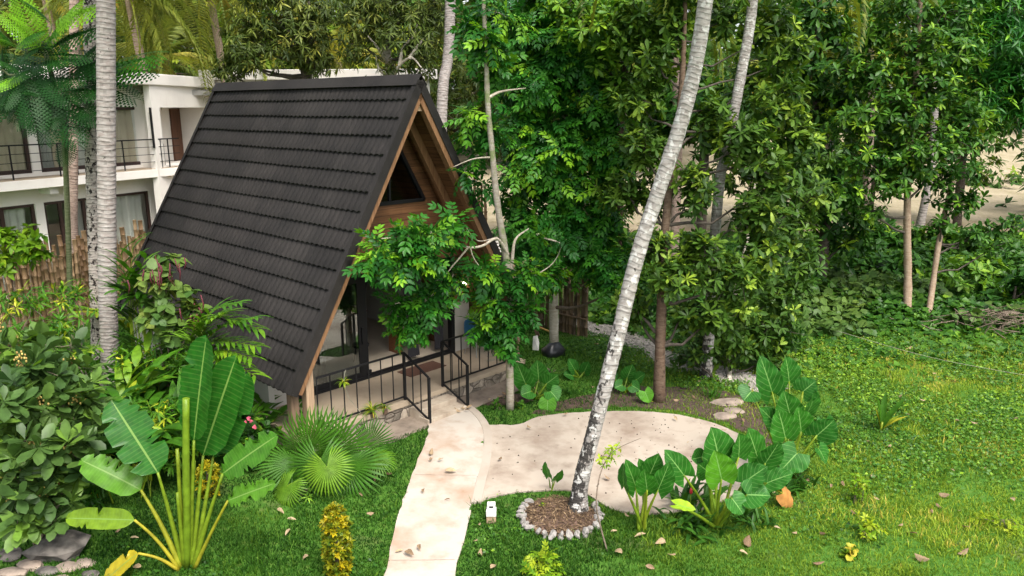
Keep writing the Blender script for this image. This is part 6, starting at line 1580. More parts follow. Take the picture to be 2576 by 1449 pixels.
ears('elephant_ear', 'largest elephant ear clump spreading over the patio edge', (1802, 1325), [((1720, 1195), (1680, 1140), .36, .30, -.1, (-.3, -.7, .6)), ((1808, 1160), (1798, 1085), .58, .32, .35), ((1858, 1150), (1862, 1095), .46, .34, .45, (.3, -.7, .6)), ((1815, 1205), (1802, 1142), .46, .74, -.15), ((1870, 1215), (1925, 1175), .40, .30, -.1, (.2, -.55, .8)), ((1880, 1245), (1935, 1245), .46, .28, -.3, (.3, -.6, .7)), ((1765, 1150), (1742, 1135 + 20), .28, .26, .4), ((1842, 1255), (1870, 1290), .34, .36, -.4, (.2, -.6, .7)), ((1700, 1270), (1748, 1280), .22, .93, -.5, (0, -.3, 1)), ((1780, 1185), (1760, 1170), .34, .28, .1)], ra=.034)
ears('elephant_ear', 'elephant ear leaf tall and pale veined behind the largest clump', (1905, 1262), [((1905, 1150), (1885, 1082), .44, .38, .1), ((1925, 1165), (1960, 1115), .40, .28, 0, (.3, -.7, .6)), ((1930, 1215), (1990, 1190), .36, .32, -.1, (.2, -.5, .8))])
ears('elephant_ear', 'tall dark elephant ear cluster on the far side of the patio', (1985, 1205), [((1942, 985), (1918, 905), .44, .26, .5, (-.3, -.7, .5)), ((1985, 960), (1980, 902), .44, .30, .7), ((2020, 985), (2050, 960), .42, .28, .5, (.3, -.7, .6)), ((1955, 1070), (1920, 1030), .36, .24, .3, (-.3, -.7, .6)), ((1990, 1055), (1975, 992), .46, .40, .2), ((2030, 1040), (2058, 990), .46, .34, .4, (.3, -.7, .5)), ((1975, 1100), (1962, 1035), .50, .44, -.1), ((2055, 1095), (2098, 1060), .50, .22, .0, (.3, -.6, .6)), ((2005, 1140), (1968, 1180), .50, .36, -.3, (-.2, -.7, .6)), ((2060, 1130), (2082, 1165), .42, .26, -.2, (.3, -.6, .7)), ((2015, 1085), (2010, 1030), .44, .48, 0), ((1890, 985), (1872, 945 + 60), .40, .22, .4, (-.2, -.5, .8)), ((2075, 1060), (2088, 1010 + 100), .30, .24, .2)], ra=.034)
ears('elephant_ear', 'small three leaved elephant ear sprout beside the palm base', (1386, 1234), [((1380, 1197), (1370, 1166), .16, .50, 0, (-.5, -.7, .4)), ((1392, 1212), (1392, 1198 + 10), .13, .60, -.05), ((1398, 1206), (1414, 1186), .16, .55, 0, (.4, -.7, .5))], ra=.014)
ears('elephant_ear', 'elephant ear plant in the shade beside the pale slender trunk', (1345, 1015), [((1322, 965), (1302, 918), .42, .38, .1, (-.4, -.6, .6)), ((1355, 955), (1352, 910), .44, .34, .2), ((1375, 965), (1402, 945), .40, .36, .1, (.4, -.6, .6)), ((1385, 985), (1405, 1005), .44, .46, -.2, (.2, -.7, .6)), ((1378, 1008), (1376, 1042), .36, .72, -.5, (-.1, -.85, .5)), ((1335, 985), (1312, 992), .36, .40, -.2, (-.3, -.7, .6)), ((1310, 935), (1295, 915), .34, .30, .5, (-.3, -.6, .6))])
ears('elephant_ear', 'single light green elephant ear leaf beside the brown trunk', (1640, 1012), [((1622, 985), (1634, 1012), .30, .74, -.1, (-.2, -.8, .5)), ((1608, 990), (1612, 1004), .16, .66, 0)], ra=.014)
ears('elephant_ear', 'dim elephant ear plant between the two trunks beyond the patio', (1570, 990), [((1548, 955), (1528, 938), .34, .24, .2, (-.3, -.6, .7)), ((1578, 950), (1590, 920), .34, .26, .2), ((1602, 955), (1620, 940), .30, .22, 0, (.3, -.6, .7)), ((1565, 968), (1548, 975), .28, .28, -.1), ((1590, 970), (1608, 980), .28, .26, -.2)])
ears('elephant_ear', 'dark elephant ear leaves in the shade close behind the leaning palm trunk', (1455, 962), [((1445, 930), (1432, 905), .30, .24, 0), ((1470, 935), (1480, 912), .28, .26, .1), ((1440, 945), (1420, 940), .26, .22, -.1)])

# --- strap leaved clumps
def straps(name, label, base, n, L, w, tint, m='leaf_ginger', droop=1.1, el=(.6, 1.4), spread=.15, cat='plant', tsd=.13, wav=0.0, az=None):
    b = np.array(base, float); root = empty(name, b, label, cat)
    mb = MB()
    for k in range(n):
        a = rng.uniform(0, 6.28) if az is None else rng.normal(az[0], az[1]); e = rng.uniform(*el)
        p = b + np.array([rng.normal(0, spread), rng.normal(0, spread), 0])
        strap(mb, p, (math.cos(a) * math.cos(e), math.sin(a) * math.cos(e), math.sin(e)), L * rng.uniform(.7, 1.15), w * rng.uniform(.8, 1.2), droop * rng.uniform(.6, 1.4), .3, 8, float(np.clip(rng.normal(tint, tsd), 0, 1)), 'strap' if w < .07 else 'lance', 0, wav)
    mb.build('foliage', M[m], root); return root
def ginger(name, label, base, stems, lm='leaf_ginger', H=1.6, LL=.5, LW=.11, tint=.5, arch=(0, 0), n=13, tsd=.12, spread=.22, paths=None):
    # leafy canes: two ranks of blades along each arching stem
    b = np.array(base, float); root = empty(name, b, label, 'plant')
    lf = MB(); stm = MB()
    for k in range(stems):
        a = rng.uniform(0, 6.28); lean = rng.uniform(.15, .55)
        d = np.array([math.cos(a) * lean + arch[0], math.sin(a) * lean + arch[1], 1.0]); p = b + np.array([rng.normal(0, spread), rng.normal(0, spread), 0]); h = H * rng.uniform(.7, 1.1)
        pts = [p.copy()]; dd = norm(d)
        for i in range(11): p = p + dd * h / 11; dd = norm(dd + np.array([arch[0] * .25 + math.cos(a) * .06, arch[1] * .25 + math.sin(a) * .06, -.055])); pts.append(p.copy())
        if paths: pts = resample(paths[k], 12); a = .3
        pts = np.array(pts); addg(stm, tube(pts, np.linspace(.014, .006, 12), 6, False), .5, 0, True)
        tg = norm(np.gradient(pts, axis=0)); ts = np.linspace(.25, 1, n)
        t0 = rng.normal(tint, tsd)
        for i, t in enumerate(ts):
            q = np.array([np.interp(t * 11, np.arange(12), pts[:, c]) for c in range(3)]); g = tg[min(11, int(t * 11))]
            s = norm(np.cross(g, (0, 0, 1.0)) if abs(g[2]) < .95 else np.cross(g, (math.sin(a), -math.cos(a), 0.01)))
            sg = 1 if i % 2 else -1
            dl = g * .75 + s * sg * .62 + np.array([0, 0, .12])
            strap(lf, q, dl, LL * rng.uniform(.75, 1.1) * (.75 + .4 * math.sin(math.pi * t)), LW * rng.uniform(.85, 1.15), rng.uniform(.5, 1.0), .22, 6, float(np.clip(t0 + rng.normal(0, .07), 0, 1)))
    lf.build('foliage', M[lm], root); stm.build('stem', M['stalk'], root)
    return root
def under(px, py, Y): return gz(D(px, py, Y))
sgb = under(470, 1010, 12.9)
SGP = [[sgb + np.array([.05 * k, 0, 0]), D(488 + 6 * k, 915, 12.7), D(m[0], m[1], 12.5), D(t[0], t[1], 12.3 - .05 * k)] for k, (m, t) in enumerate((((540, 800), (652, 828)), ((520, 795), (600, 762)), ((545, 830), (640, 800)), ((550, 860), (648, 872)), ((505, 830), (560, 790)), ((555, 880), (630, 900)), ((480, 860), (500, 800)), ((560, 900), (640, 945))))]
ginger('shell_ginger', 'shell ginger canes arching over the lower roof edge behind the banana plant', sgb, 8, H=2.5, LL=.46, LW=.075, tint=.62, n=30, paths=SGP)
ginger('shell_ginger', 'yellowish ginger plant arching in from the frame edge at the fence', under(20, 900, 15.5), 9, H=2.2, LL=.55, LW=.10, tint=.68, arch=(.22, -.1), n=16)
ginger('red_ginger', 'bright ginger clump beside the thick palm trunk at the roof edge', under(345, 640, 19.5), 7, H=2.6, LL=.62, LW=.14, tint=.66, arch=(-.05, -.05), n=14)
ginger('heliconia', 'broad leaved heliconia clump behind the banana plant', under(390, 1010, 12.6), 10, H=1.9, LL=.75, LW=.18, tint=0.34, arch=(.05, -.05), n=10)
ginger('heliconia', 'yellow tipped heliconia stand between banana and palm trunk', under(285, 960, 13.6), 10, H=2.0, LL=.80, LW=.17, tint=0.44, arch=(-.03, -.06), n=9, tsd=.2)
ginger('heliconia', 'dense green heliconia growing beneath the chenille bush', under(430, 930, 14.4), 9, H=1.5, LL=.7, LW=.15, tint=0.28, arch=(.05, -.02), n=9)
ginger('heliconia', 'heliconia clump low behind the round leaved shrub', under(205, 1050, 12.2), 9, H=1.5, LL=.7, LW=.15, tint=0.30, n=10)
ginger('heliconia', 'shaded heliconia canes beside the cabin side wall', under(585, 1040, 13.4), 6, H=1.2, LL=.55, LW=.12, tint=.36, n=9)
ginger('heliconia', 'yellow green heliconia with long upright leaves touching the banana blades', under(330, 1080, 11.6), 6, H=1.3, LL=.75, LW=.14, tint=.66, n=7, tsd=.15)
hb_ = under(330, 900, 15.4)
ginger('heliconia', 'tall heliconia covering the low far edge of the roof', hb_, 9, LL=.62, LW=.13, tint=.34, n=12, paths=[[hb_ + np.array([.06 * k, 0, 0]), D(322 + 4 * k, 760, 15.3), D(*t, 15.1)] for k, t in enumerate(((305, 640), (335, 610), (365, 650), (350, 700), (320, 690), (385, 700), (300, 730), (340, 745), (372, 740)))])
ginger('heliconia', 'leafy heliconia in front of the roof edge below the chenille bush', under(375, 960, 14.9), 7, H=1.1, LL=.7, LW=.15, tint=.46, arch=(.04, -.03), n=10)
straps('spider_lily', 'dark spider lily clump in front of the bamboo fence', under(240, 830, 16.8), 60, 1.15, .085, .34, droop=1.6, spread=.4)
straps('spider_lily', 'spider lily clump at the foot of the thick palm trunk', under(330, 840, 16.0), 60, 1.1, .085, .36, droop=1.6, spread=.4)
straps('spider_lily', 'low spider lily clump under the roof edge', under(395, 830, 16.5), 46, 1.0, .08, .30, droop=1.6, spread=.35)
straps('strap_plant', 'pale edged strap leaves beside the fence poles', under(110, 880, 15.8), 34, .9, .06, .66, droop=1.3, spread=.3)
straps('grass_tuft', 'spiky dark grass clump by the patio stepping stones', gz(G(1790, 1000)), 40, .42, .022, .30, droop=1.0, el=(.4, 1.3), spread=.07)
straps('grass_tuft', 'tall dark spiky tuft below the low broad leaved branches', gz(G(1985, 880)), 70, 1.0, .045, .28, 'leaf_broad', droop=1.0, el=(.7, 1.45), spread=.14)
straps('cordyline', 'leafy green cordyline at the end of the porch', under(1352, 905, 17.0), 70, .55, .05, .34, 'leaf_broad', droop=1.2, el=(.2, 1.3), spread=.22)
straps('seedling_fan_palm', 'little fan leaved seedling in the shade by the elephant ears', gz(G(1440, 1000)), 40, .38, .02, .30, 'leaf_broad', droop=.9, el=(.3, 1.3), spread=.10)
# coconut seedling on the lawn
sb = gz(G(2214, 1086)); root = empty('coconut_seedling', sb, 'young coconut seedling with pleated leaves alone on the lawn', 'seedling')
for a, e, L, w, t in ((2.2, 1.35, .75, .16, .35), (.4, .95, .85, .17, .32), (1.2, 1.25, .8, .14, .36), (-.2, .7, .6, .11, .92), (3.0, 1.3, .55, .08, .95), (.1, .8, .5, .09, .85)):
    mb = MB(); strap(mb, sb + np.array([0, 0, .05]), (math.cos(a) * math.cos(e), math.sin(a) * math.cos(e) * .6, math.sin(e)), L, w, .35, .45, 9, t); mb.build('leaf', M['leaf_fan'], root)
mb = MB(); addg(mb, tube([sb, sb + np.array([.02, 0, .22])], [.03, .022], 8), .6, 0, True); mb.build('stem', M['stalk'], root)

# --- leafy shrubs
def shrub(name, label, clumps, base, tpl, lm, dens, k, size, tint, new=.1, spread=(40, 95), stem='twig', nst=5, rs=.018, cat='shrub', droop=.1, twigs=6, trad=.007, lump=.35):
    b = np.array(base, float); root = empty(name, b, label, cat)
    lf = MB(); tw = MB()
    crown_clumps(lf, tw, clumps, tpl, dens, k, size, tint=tint, new=new, spread=spread, droop=droop, twigs=twigs, trad=trad, lump=lump)
    for c, r, n in clumps[:12]: limb(tw, b + np.array([rng.normal(0, .05), rng.normal(0, .05), -.03]), c, rs, .008, -.05)
    lf.build('foliage', M[lm], root); tw.build('stem', M[stem], root); return root
cl = [CL(60, 920, 10.6, 80, 40, 12), CL(170, 930, 11.0, 60, 40, 9), CL(40, 1010, 10.3, 80, 50, 15), CL(160, 1020, 10.6, 75, 45, 14), CL(190, 1000, 10.8, 50, 40, 8), CL(60, 1110, 10.0, 80, 55, 15), CL(160, 1120, 10.2, 65, 55, 13), CL(40, 1200, 9.8, 70, 50, 12), CL(120, 1230, 9.9, 65, 45, 12), CL(170, 1180, 10.2, 45, 45, 8), CL(60, 1290, 9.7, 60, 40, 8), CL(25, 870, 11.2, 60, 30, 7), CL(120, 870, 11.5, 70, 25, 8), CL(130, 1310, 9.8, 40, 30, 4), CL(200, 1080, 10.6, 30, 40, 5), CL(-30, 1060, 10, 60, 160, 20)]
sg = leaf_tpl(.46, 'obovate', .06, .10, (.25, .55, .82))
sr = shrub('sea_lettuce_shrub', 'large shrub with grey green rounded paddle leaves above the stone edging', cl, gz(G(110, 1385)), sg, 'leaf_grey', 1.0, 9, .32, (.46, .20), .14, (30, 85), nst=6, twigs=5, rs=.03)
mb = MB()
for c, r, n in cl[:12]:
    for k in range(2):
        p0 = c + rng.normal(0, .14, 3)
        for q in range(14):
            p = p0 + rng.normal(0, .045, 3); addg(mb, tube([p, p + np.array([0, 0, .03])], [.016, .012], 5), rng.uniform(.2, .9), 0, True)
tag(mb.build('flower_cluster', leafmat('berry_buds', [(0, (.09, .045, .03)), (1, (.36, .34, .16))], .7, 0), sr), kind='stuff')
cl = [CL(50, 610, 18.6, 60, 40, 16), CL(90, 640, 18.6, 30, 25, 8), CL(15, 650, 18.6, 40, 40, 10), CL(40, 590, 18.7, 40, 20, 8)]
shrub('leafy_sapling', 'light green leafy sapling in front of the ground floor window', cl, under(45, 900, 18.6), TPL['ovate'], 'leaf_lime', 1.5, 8, .26, (.30, .14), .05, (40, 110), droop=.3)
# chenille bush with red tails
cl = [CL(405, 665, 14.6, 48, 34, 12), CL(380, 700, 14.6, 34, 30, 7), CL(420, 725, 14.5, 40, 34, 10), CL(415, 780, 14.4, 44, 40, 13), CL(430, 830, 14.3, 40, 34, 10), CL(470, 760, 14.5, 34, 34, 8), CL(490, 790, 14.5, 28, 26, 5), CL(375, 790, 14.5, 32, 40, 7)]
hl = leaf_tpl(.86, 'ovate', .07, .16, (.2, .5, .8))
cr_ = shrub('chenille_bush', 'chenille bush with heart shaped leaves and red hanging tails against the roof', cl, under(415, 960, 14.6), hl, 'leaf_heart', 1.0, 6, .24, (.42, .18), .10, (50, 105), droop=.35, twigs=5)
mb = MB()
for cx, cy, n in ((395, 668, 12), (372, 695, 9), (440, 662, 6), (480, 775, 7), (470, 790, 4)):
    for k in range(n):
        p = D(cx + rng.normal(0, 18), cy + rng.normal(0, 14), 14.35 + rng.uniform(-.25, .25)); L = rng.uniform(.15, .38)
        mb = MB(); addg(mb, tube([p, p + np.array([rng.normal(0, .02), 0, -L * .5]), p + np.array([rng.normal(0, .03), 0, -L])], [.011, .014, .007], 6), .5, 0, True); mb.build('flower_tail', M['red_catkin'], cr_)
cl = [CL(545, 1020, 12.8, 50, 30, 14), CL(600, 1060, 12.9, 40, 30, 14), CL(640, 1080, 12.9, 40, 25, 12), CL(560, 1090, 12.4, 50, 35, 18), CL(630, 1140, 12.4, 40, 35, 14), CL(680, 1090, 12.9, 25, 18, 7)]
shrub('dark_shrub', 'low dark leafy shrub against the white side wall of the cabin', cl, under(600, 1130, 12.8), TPL['round'], 'leaf_broad', 2.0, 8, .12, (.26, .14), .05, nst=5, twigs=5)
mb = MB()
for (px, py) in ((625, 1052), (632, 1060), (618, 1062), (612, 975), (640, 1075)):
    p = D(px, py, 12.6); whorls(mb, TPL['round'], p[None], np.array([[0, -.6, .8]]), 6, .045, (40, 80), (.5, .1), 0)
o = mb.build('pink_flower', M['pink_petal'], origin=D(625, 1052, 12.6)); tag(o, 'pink flowers opening over the low dark shrub at the side wall', 'flowers')
cl = [CL(230, 1150, 11.6, 60, 50, 20), CL(330, 1150, 11.8, 60, 45, 18), CL(250, 1080, 12.0, 60, 40, 16), CL(420, 1130, 11.9, 50, 60, 18), CL(440, 1040, 12.4, 50, 50, 16), CL(330, 1040, 12.3, 50, 40, 14), CL(230, 1230, 11.2, 40, 40, 10), CL(500, 1090, 12.2, 50, 40, 14)]
shrub('garden_hedge', 'tangled leafy hedge row filling the bed behind the banana plant', cl, under(310, 1270, 11.8), TPL['lance'], 'leaf_ginger', 2.4, 8, .22, (.36, .16), .12, droop=.2, nst=8, twigs=4, stem='dark_twig')
cl = [CL(180, 740, 17.2, 60, 30, 12), CL(60, 760, 16.4, 60, 40, 16), CL(150, 820, 15.6, 60, 40, 18), CL(60, 850, 14.6, 60, 40, 16), CL(420, 880, 14.8, 60, 50, 20), CL(330, 900, 14.6, 60, 40, 16), CL(480, 900, 14.4, 50, 40, 14)]
shrub('garden_hedge', 'green filler shrubs along the bed between fence and palm trunks', cl, under(240, 940, 15.2), TPL['lance'], 'leaf_ginger', 2.0, 8, .24, (.42, .16), .15, droop=.2, nst=8, twigs=3, stem='dark_twig')
# pinnate and lime sprouts on the lawn
def sprout(label, px, py, r, h, n, size, lm='leaf_lime', tpl='ovate', tint=(.5, .2), Y=None, k=6):
    b = gz(G(px, py)); c = b + np.array([0, 0, h * .6])
    cl_ = [(c + np.array([rng.normal(0, r * .5), rng.normal(0, r * .4), rng.normal(0, h * .2)]), (r * .6, r * .6, h * .35), n // 4) for _ in range(4)]
    return shrub('lawn_sapling', label, cl_, b, TPL[tpl], lm, 1, k, size, tint, .2, (40, 100), rs=.006, cat='sapling', twigs=4, trad=.003)
sprout('lime green sapling with small round leaves on the open lawn', 2150, 1262, .24, .50, 34, .085)
sprout('yellow green sapling with oval leaves nearer the lawn front', 2175, 1352, .24, .38, 28, .09, tint=(.65, .2))
sprout('bright feathery sprout in the grass in front of the mulch ring', 1372, 1446, .26, .25, 20, .20, tpl='pinnate', tint=(.45, .15), k=4)
sprout('bright trailing sprout at the frame edge of the lawn', 2530, 1330, .30, .22, 26, .10, tpl='pinnate', tint=(.7, .2), k=4)
sprout('dark little sprout in the grass by the porch steps', 1255, 1010 + 32, .08, .16, 10, .09, 'leaf_broad')
sprout('round leaved weed at the foot of the pale slender trunk', 1306, 1038, .10, .22, 14, .07, 'leaf_broad', 'round')
sprout('thistle like weed between the fan palm and the croton', 778, 1262, .22, .25, 22, .12, 'leaf_broad', 'lance')
sprout('seedling with five leaves on the mulch', 1362, 1282, .05, .10, 5, .08, 'leaf_lime', tint=(.2, .1), k=5)
sprout('broad leaved weed on the grass under the lime saplings', 2135, 1402, .10, .12, 8, .12, 'leaf_fan', 'round', k=4)
# dark peace lilies below the ears
straps('peace_lily', 'dark peace lily clump under the largest elephant ears', gz(G(1745, 1330)), 80, .42, .07, .30, 'leaf_broad', droop=1.4, el=(.2, 1.3), spread=.17)
straps('peace_lily', 'peace lily leaves in the gap between two elephant ear clumps', gz(G(1735, 1275)), 40, .55, .09, .40, 'leaf_broad', droop=1.2, el=(.4, 1.3), spread=.13)
straps('peace_lily', 'grassy clump beside the wilted brown elephant ear leaf', gz(G(1890, 1310)), 60, .4, .05, .34, 'leaf_broad', droop=1.3, el=(.2, 1.2), spread=.18)
straps('peace_lily', 'leafy clump at the foot of the tall dark elephant ears', gz(G(1985, 1225)), 60, .4, .05, .34, 'leaf_broad', droop=1.3, el=(.2, 1.2), spread=.2)
p = D(1738, 1243, gz(G(1745, 1330))[1] + .3); mb = MB(); addg(mb, tube([p, p + np.array([0, 0, .03]), p + np.array([0, 0, .08]), p + np.array([0, 0, .12])], [.012, .028, .024, .006], 8), .5, 0, True)
q = p.copy(); root = empty('red_flower', gz(p), 'single dark red flower among the elephant ear leaves', 'flower'); mb.build('bloom', M['red_petal'], root); mb = MB(); addg(mb, tube([gz(p), p], [.008, .006], 6), .5); mb.build('stem', M['stalk'], root)
# thin leaning sapling over the patio
b = gz(G(1528, 1388)); Y = float(b[1]); root = empty('thin_sapling', b, 'thin leaning grey stem with a tuft of yellow green leaves above the patio', 'sapling')
pts = resample([b, D(1512, 1330, Y + .1), D(1500, 1270, Y + .2), D(1508, 1200, Y + .35), D(1530, 1150, Y + .5), D(1560, 1125, Y + .55), D(1612, 1102, Y + .6)], 26)
mb = MB(); addg(mb, tube(pts, np.linspace(.014, .004, 26), 6), .5, 0, True); mb.build('stem', M['twig'], root)
mb = MB(); c1 = np.concatenate([pts[15:21] + rng.normal(0, .05, (6, 3)) for _ in range(4)]); whorls(mb, TPL['ovate'], c1, rng.normal(0, .4, (len(c1), 3)) + np.array([0, -.4, .5]), 4, .075, (40, 110), (.6, .2), .2, .3); mb.build('foliage', M['leaf_lime'], root)

# --- mulch ring and its stones
mound_ = MB(); nr, na_ = 10, 44; V = []
for i in range(nr + 1):
    r = MR * i / nr
    for j in range(na_):
        a = 2 * math.pi * j / na_; x = PBC[0] + r * math.cos(a); y = PBC[1] + r * math.sin(a)
        V.append((x, y, float(terrain(x, y)) + .015 + .10 * (1 - (i / nr) ** 2) + .015 * math.sin(a * 5 + i) + rng.normal(0, .006)))
F = [(i * na_ + j, i * na_ + (j + 1) % na_, (i + 1) * na_ + (j + 1) % na_, (i + 1) * na_ + j) for i in range(nr) for j in range(na_)]
mound_.add(np.array(V), np.array([f[::-1] for f in F]), .5, 0, None, True); tag(mound_.build('mulch_bed', M['mulch']), kind='structure')
n = 2600; a = rng.uniform(0, 6.28, n); r = MR * rng.uniform(0, 1, n) ** .5
P = np.stack([PBC[0] + r * np.cos(a), PBC[1] + r * np.sin(a), .03 + .10 * (1 - (r / MR) ** 2) + rng.uniform(0, .02, n)], 1)
d = np.stack([rng.normal(0, 1, n), rng.normal(0, 1, n), rng.normal(0, .35, n)], 1)
mb = MB(); inst(mb, diamond_tpl(.22, .1, .05), P, frames(d, (0, 0, 1)), rng.uniform(.03, .10, n), rng.uniform(0, 1, n), smooth=False); tag(mb.build('mulch_litter', M['mulch_chip']), kind='stuff')
import bmesh
def stone_mesh(seed, sx, sy, sz, sharp=.22):
    r = np.random.default_rng(seed); bm = bmesh.new(); bmesh.ops.create_icosphere(bm, subdivisions=2, radius=1)
    ph = r.uniform(0, 6, 6)
    for v in bm.verts:
        f = 1 + sharp * (math.sin(v.co.x * 3 + ph[0]) * math.sin(v.co.y * 2.6 + ph[1]) + .6 * math.sin(v.co.z * 4 + ph[2])) + r.normal(0, .04)
        v.co = (v.co.x * sx * f, v.co.y * sy * f, v.co.z * sz * f)
    me = bpy.data.meshes.new('stone'); bm.to_mesh(me); bm.free(); return me
sm_ = [stone_mesh(k, .072, .045, .062, .36) for k in range(6)]
for me in sm_: me.materials.append(M['white_stone'])
k = 0
for a in np.linspace(R_(140), R_(385), 22):
    o = bpy.data.objects.new('edging_stone', sm_[k % 6]); col.objects.link(o); k += 1
    x, y = PBC[0] + (MR + .02 + rng.normal(0, .015)) * math.cos(a), PBC[1] + (MR + .02 + rng.normal(0, .015)) * math.sin(a)
    o.location = (x, y, float(terrain(x, y)) + .045); s = rng.uniform(.8, 1.2); o.scale = (s, s, s * rng.uniform(.9, 1.25)); o.rotation_euler = (rng.normal(0, .2), rng.normal(.25, .2), a)
    tag(o, 'whitish edging stone in the ring around the mulch bed', 'stone', 'white stones edging the mulch bed')
for k, (px, py, w_, lab) in enumerate(((1832, 1014, .38, 'pale flat stepping stone under the dark elephant ear leaf'), (1822, 1050, .30, 'flat tan stepping stone lying closest to the patio'), (1848, 1036, .24, 'brownish stepping stone between the two paler ones'))):
    me = stone_mesh(20 + k, w_, w_ * .62, .05, .12); me.materials.append(M['step_stone']); o = bpy.data.objects.new('stepping_stone', me); col.objects.link(o); p = gz(G(px, py)); o.location = (p[0], p[1], p[2] + .02); o.rotation_euler = (0, 0, rng.uniform(-.3, .3)); tag(o, lab, 'stone')
# boulder and paving at the near corner
me = stone_mesh(40, .45, .34, .2, .34); me.materials.append(M['grey_stone']); o = bpy.data.objects.new('boulder', me); col.objects.link(o); p = gz(G(150, 1395)); o.location = (p[0], p[1], .06); tag(o, 'dark grey boulder under the round leaved shrub', 'rock')
rk = empty('stone_edging', gz(G(80, 1440)), 'low flat stone edging laid below the grey green shrub', 'edging')
for k, (px, py, w_, d_) in enumerate(((20, 1400, .34, .2), (75, 1425, .30, .16), (30, 1445, .36, .14), (120, 1440, .26, .12), (170, 1432, .28, .14), (215, 1420, .24, .12), (90, 1470, .34, .14), (10, 1480, .3, .16), (160, 1465, .3, .12), (230, 1450, .2, .10))):
    me = stone_mesh(60 + k, w_, d_ * 1.1, .09, .12); me.materials.append(M['step_stone'] if k % 3 else M['grey_stone']); o = bpy.data.objects.new('paving_stone', me); col.objects.link(o); p = gz(G(px, py)) - np.array(rk['wl']); o.location = (p[0], p[1], .02); o.rotation_euler = (0, 0, rng.uniform(-.4, .4)); o.scale = (.68, .8, .6); o.parent = rk

# --- garden light
p = gz(G(1236, 1312)); gl = empty('garden_light', p, 'small white solar garden light on a wooden stub beside the path', 'lamp')
mb = MB(); addg(mb, bx(p + np.array([-.075, -.07, 0]), p + np.array([.075, .07, .12]))); mb.build('base', M['wood_post'], gl, bevel=.006)
mb = MB(); addg(mb, bx(p + np.array([-.08, -.08, .122]), p + np.array([.08, .08, .215]))); mb.build('body', M['white_plastic'], gl, bevel=.008)
mb = MB(); addg(mb, bx(p + np.array([-.065, -.02, .217]), p + np.array([.065, .09, .30]))); mb.build('head', M['white_plastic'], gl, bevel=.006)
mb = MB(); addg(mb, bx(p + np.array([-.032, -.024, .245]), p + np.array([.032, -.018, .275]))); mb.build('lens', M['black_plastic'], gl)
# --- rubbish sack, paper and cane by the cabin
p = gz(G(1390, 905)); me = stone_mesh(90, .26, .20, .22, .34); me.materials.append(M['black_plastic']); o = bpy.data.objects.new('rubbish_sack', me); col.objects.link(o); o.location = (p[0], p[1], p[2] + .15); tag(o, 'black rubbish sack slumped behind the porch corner plants', 'sack')
for f in me.polygons: f.use_smooth = True
p = D(1348, 862, float(gz(G(1390, 905))[1]) - .15); mb = MB(); V = np.array([(-.09, 0, -.2), (.07, -.03, -.2), (.09, .02, .0), (.04, 0, .2), (-.07, .03, .16), (0, -.05, .0)]) + p; mb.add(V, [(0, 1, 5), (1, 2, 5), (2, 3, 5), (3, 4, 5), (4, 0, 5)]); o = mb.build('paper_scrap', M['white_plastic'], origin=p); sd_ = o.modifiers.new('t', 'SOLIDIFY'); sd_.thickness = .004; tag(o, 'crumpled white sheet beside the black rubbish sack', 'paper')
a = gz(G(1318, 826)); b = gz(G(1402, 846)); a[2] += .22; b[2] += .05
mb = MB(); addg(mb, tube(resample([a, (a + b) / 2, b], 10), .03, 10), .5, 0, True); tag(mb.build('bamboo_cane', M['yellow_bamboo'], origin=b), 'yellow bamboo cane leaning at the porch end of the cabin', 'cane')
a = gz(G(1352, 848)); mb = MB(); addg(mb, beam(a + np.array([-.35, .0, 1.0]), a + np.array([.02, 0, .02]), .10, .10)); tag(mb.build('timber_prop', M['wood_old'], origin=a), 'dark slanting timber prop at the far foot of the roof', 'timber')
# slatted crate behind the cabin
p = D(1240, 548, 30); p = gz(p); zt_ = D(1240, 535, 30)[2]
bn = empty('slatted_bench', p, 'pale slatted bench behind the cabin by the slender trunk', 'bench')
for k in range(6):
    mb = MB(); addg(mb, bx((p[0] - .55, p[1] + .02 * k, p[2] + .45 + .13 * k), (p[0] + .45, p[1] + .02 * k + .03, p[2] + .53 + .13 * k))); mb.build('slat', M['white_plastic'], bn)
for x in (-.6, .46):
    mb = MB(); addg(mb, bx((p[0] + x, p[1] - .05, p[2]), (p[0] + x + .07, p[1] + .3, p[2] + 1.25))); mb.build('leg', M['wood_old'], bn)
# --- string across the lawn, dead brush pile, sticks
a = gz(G(2100, 862)); b = gz(G(2640, 992)); mid = (a + b) / 2
mb = MB(); addg(mb, tube(resample([a + np.array([0, 0, .35]), mid + np.array([0, 0, .22]), b + np.array([0, 0, .35])], 30), .006, 5), .5, 0, True); tag(mb.build('string_line', M['cord'], origin=a), 'thin pale string stretched low across the far lawn', 'string')
pb_ = gz(D(2530, 790, 21.5)); mb = MB()
for k in range(170):
    c = pb_ + np.array([rng.normal(0, 1.1), rng.normal(0, .5), rng.uniform(.05, .55)]); d = norm(np.array([rng.normal(0, 1), rng.normal(0, .6), rng.normal(0, .3)])); L = rng.uniform(.25, .9)
    addg(mb, tube([c - d * L / 2, c + rng.normal(0, .04, 3), c + d * L / 2], [.014, .012, .006], 5, False), rng.uniform(0, 1), 0, True)
br = empty('brush_pile', pb_, 'heap of dead grey brush and dry fronds at the lawn edge', 'brush heap'); tag(mb.build('twig_heap', M['dead'], br), kind='stuff')
mb = MB()
for k in range(5):
    c = pb_ + np.array([rng.normal(0, .6), rng.normal(0, .3), rng.uniform(.35, .6)]); inst(mb, TPL['frond'], c[None], frames(np.array([[rng.normal(-1, .5), rng.normal(0, .4), .1]]), (0, 0, 1)), 1.1, .9)
mb.build('dry_frond', M['dead'], br)
a = gz(G(1352 + 10, 935 + 70)); mb = MB(); p0 = gz(G(1356, 1000)); 
a, b = gz(G(1353 + 3, 1008)), gz(G(1350, 1008))
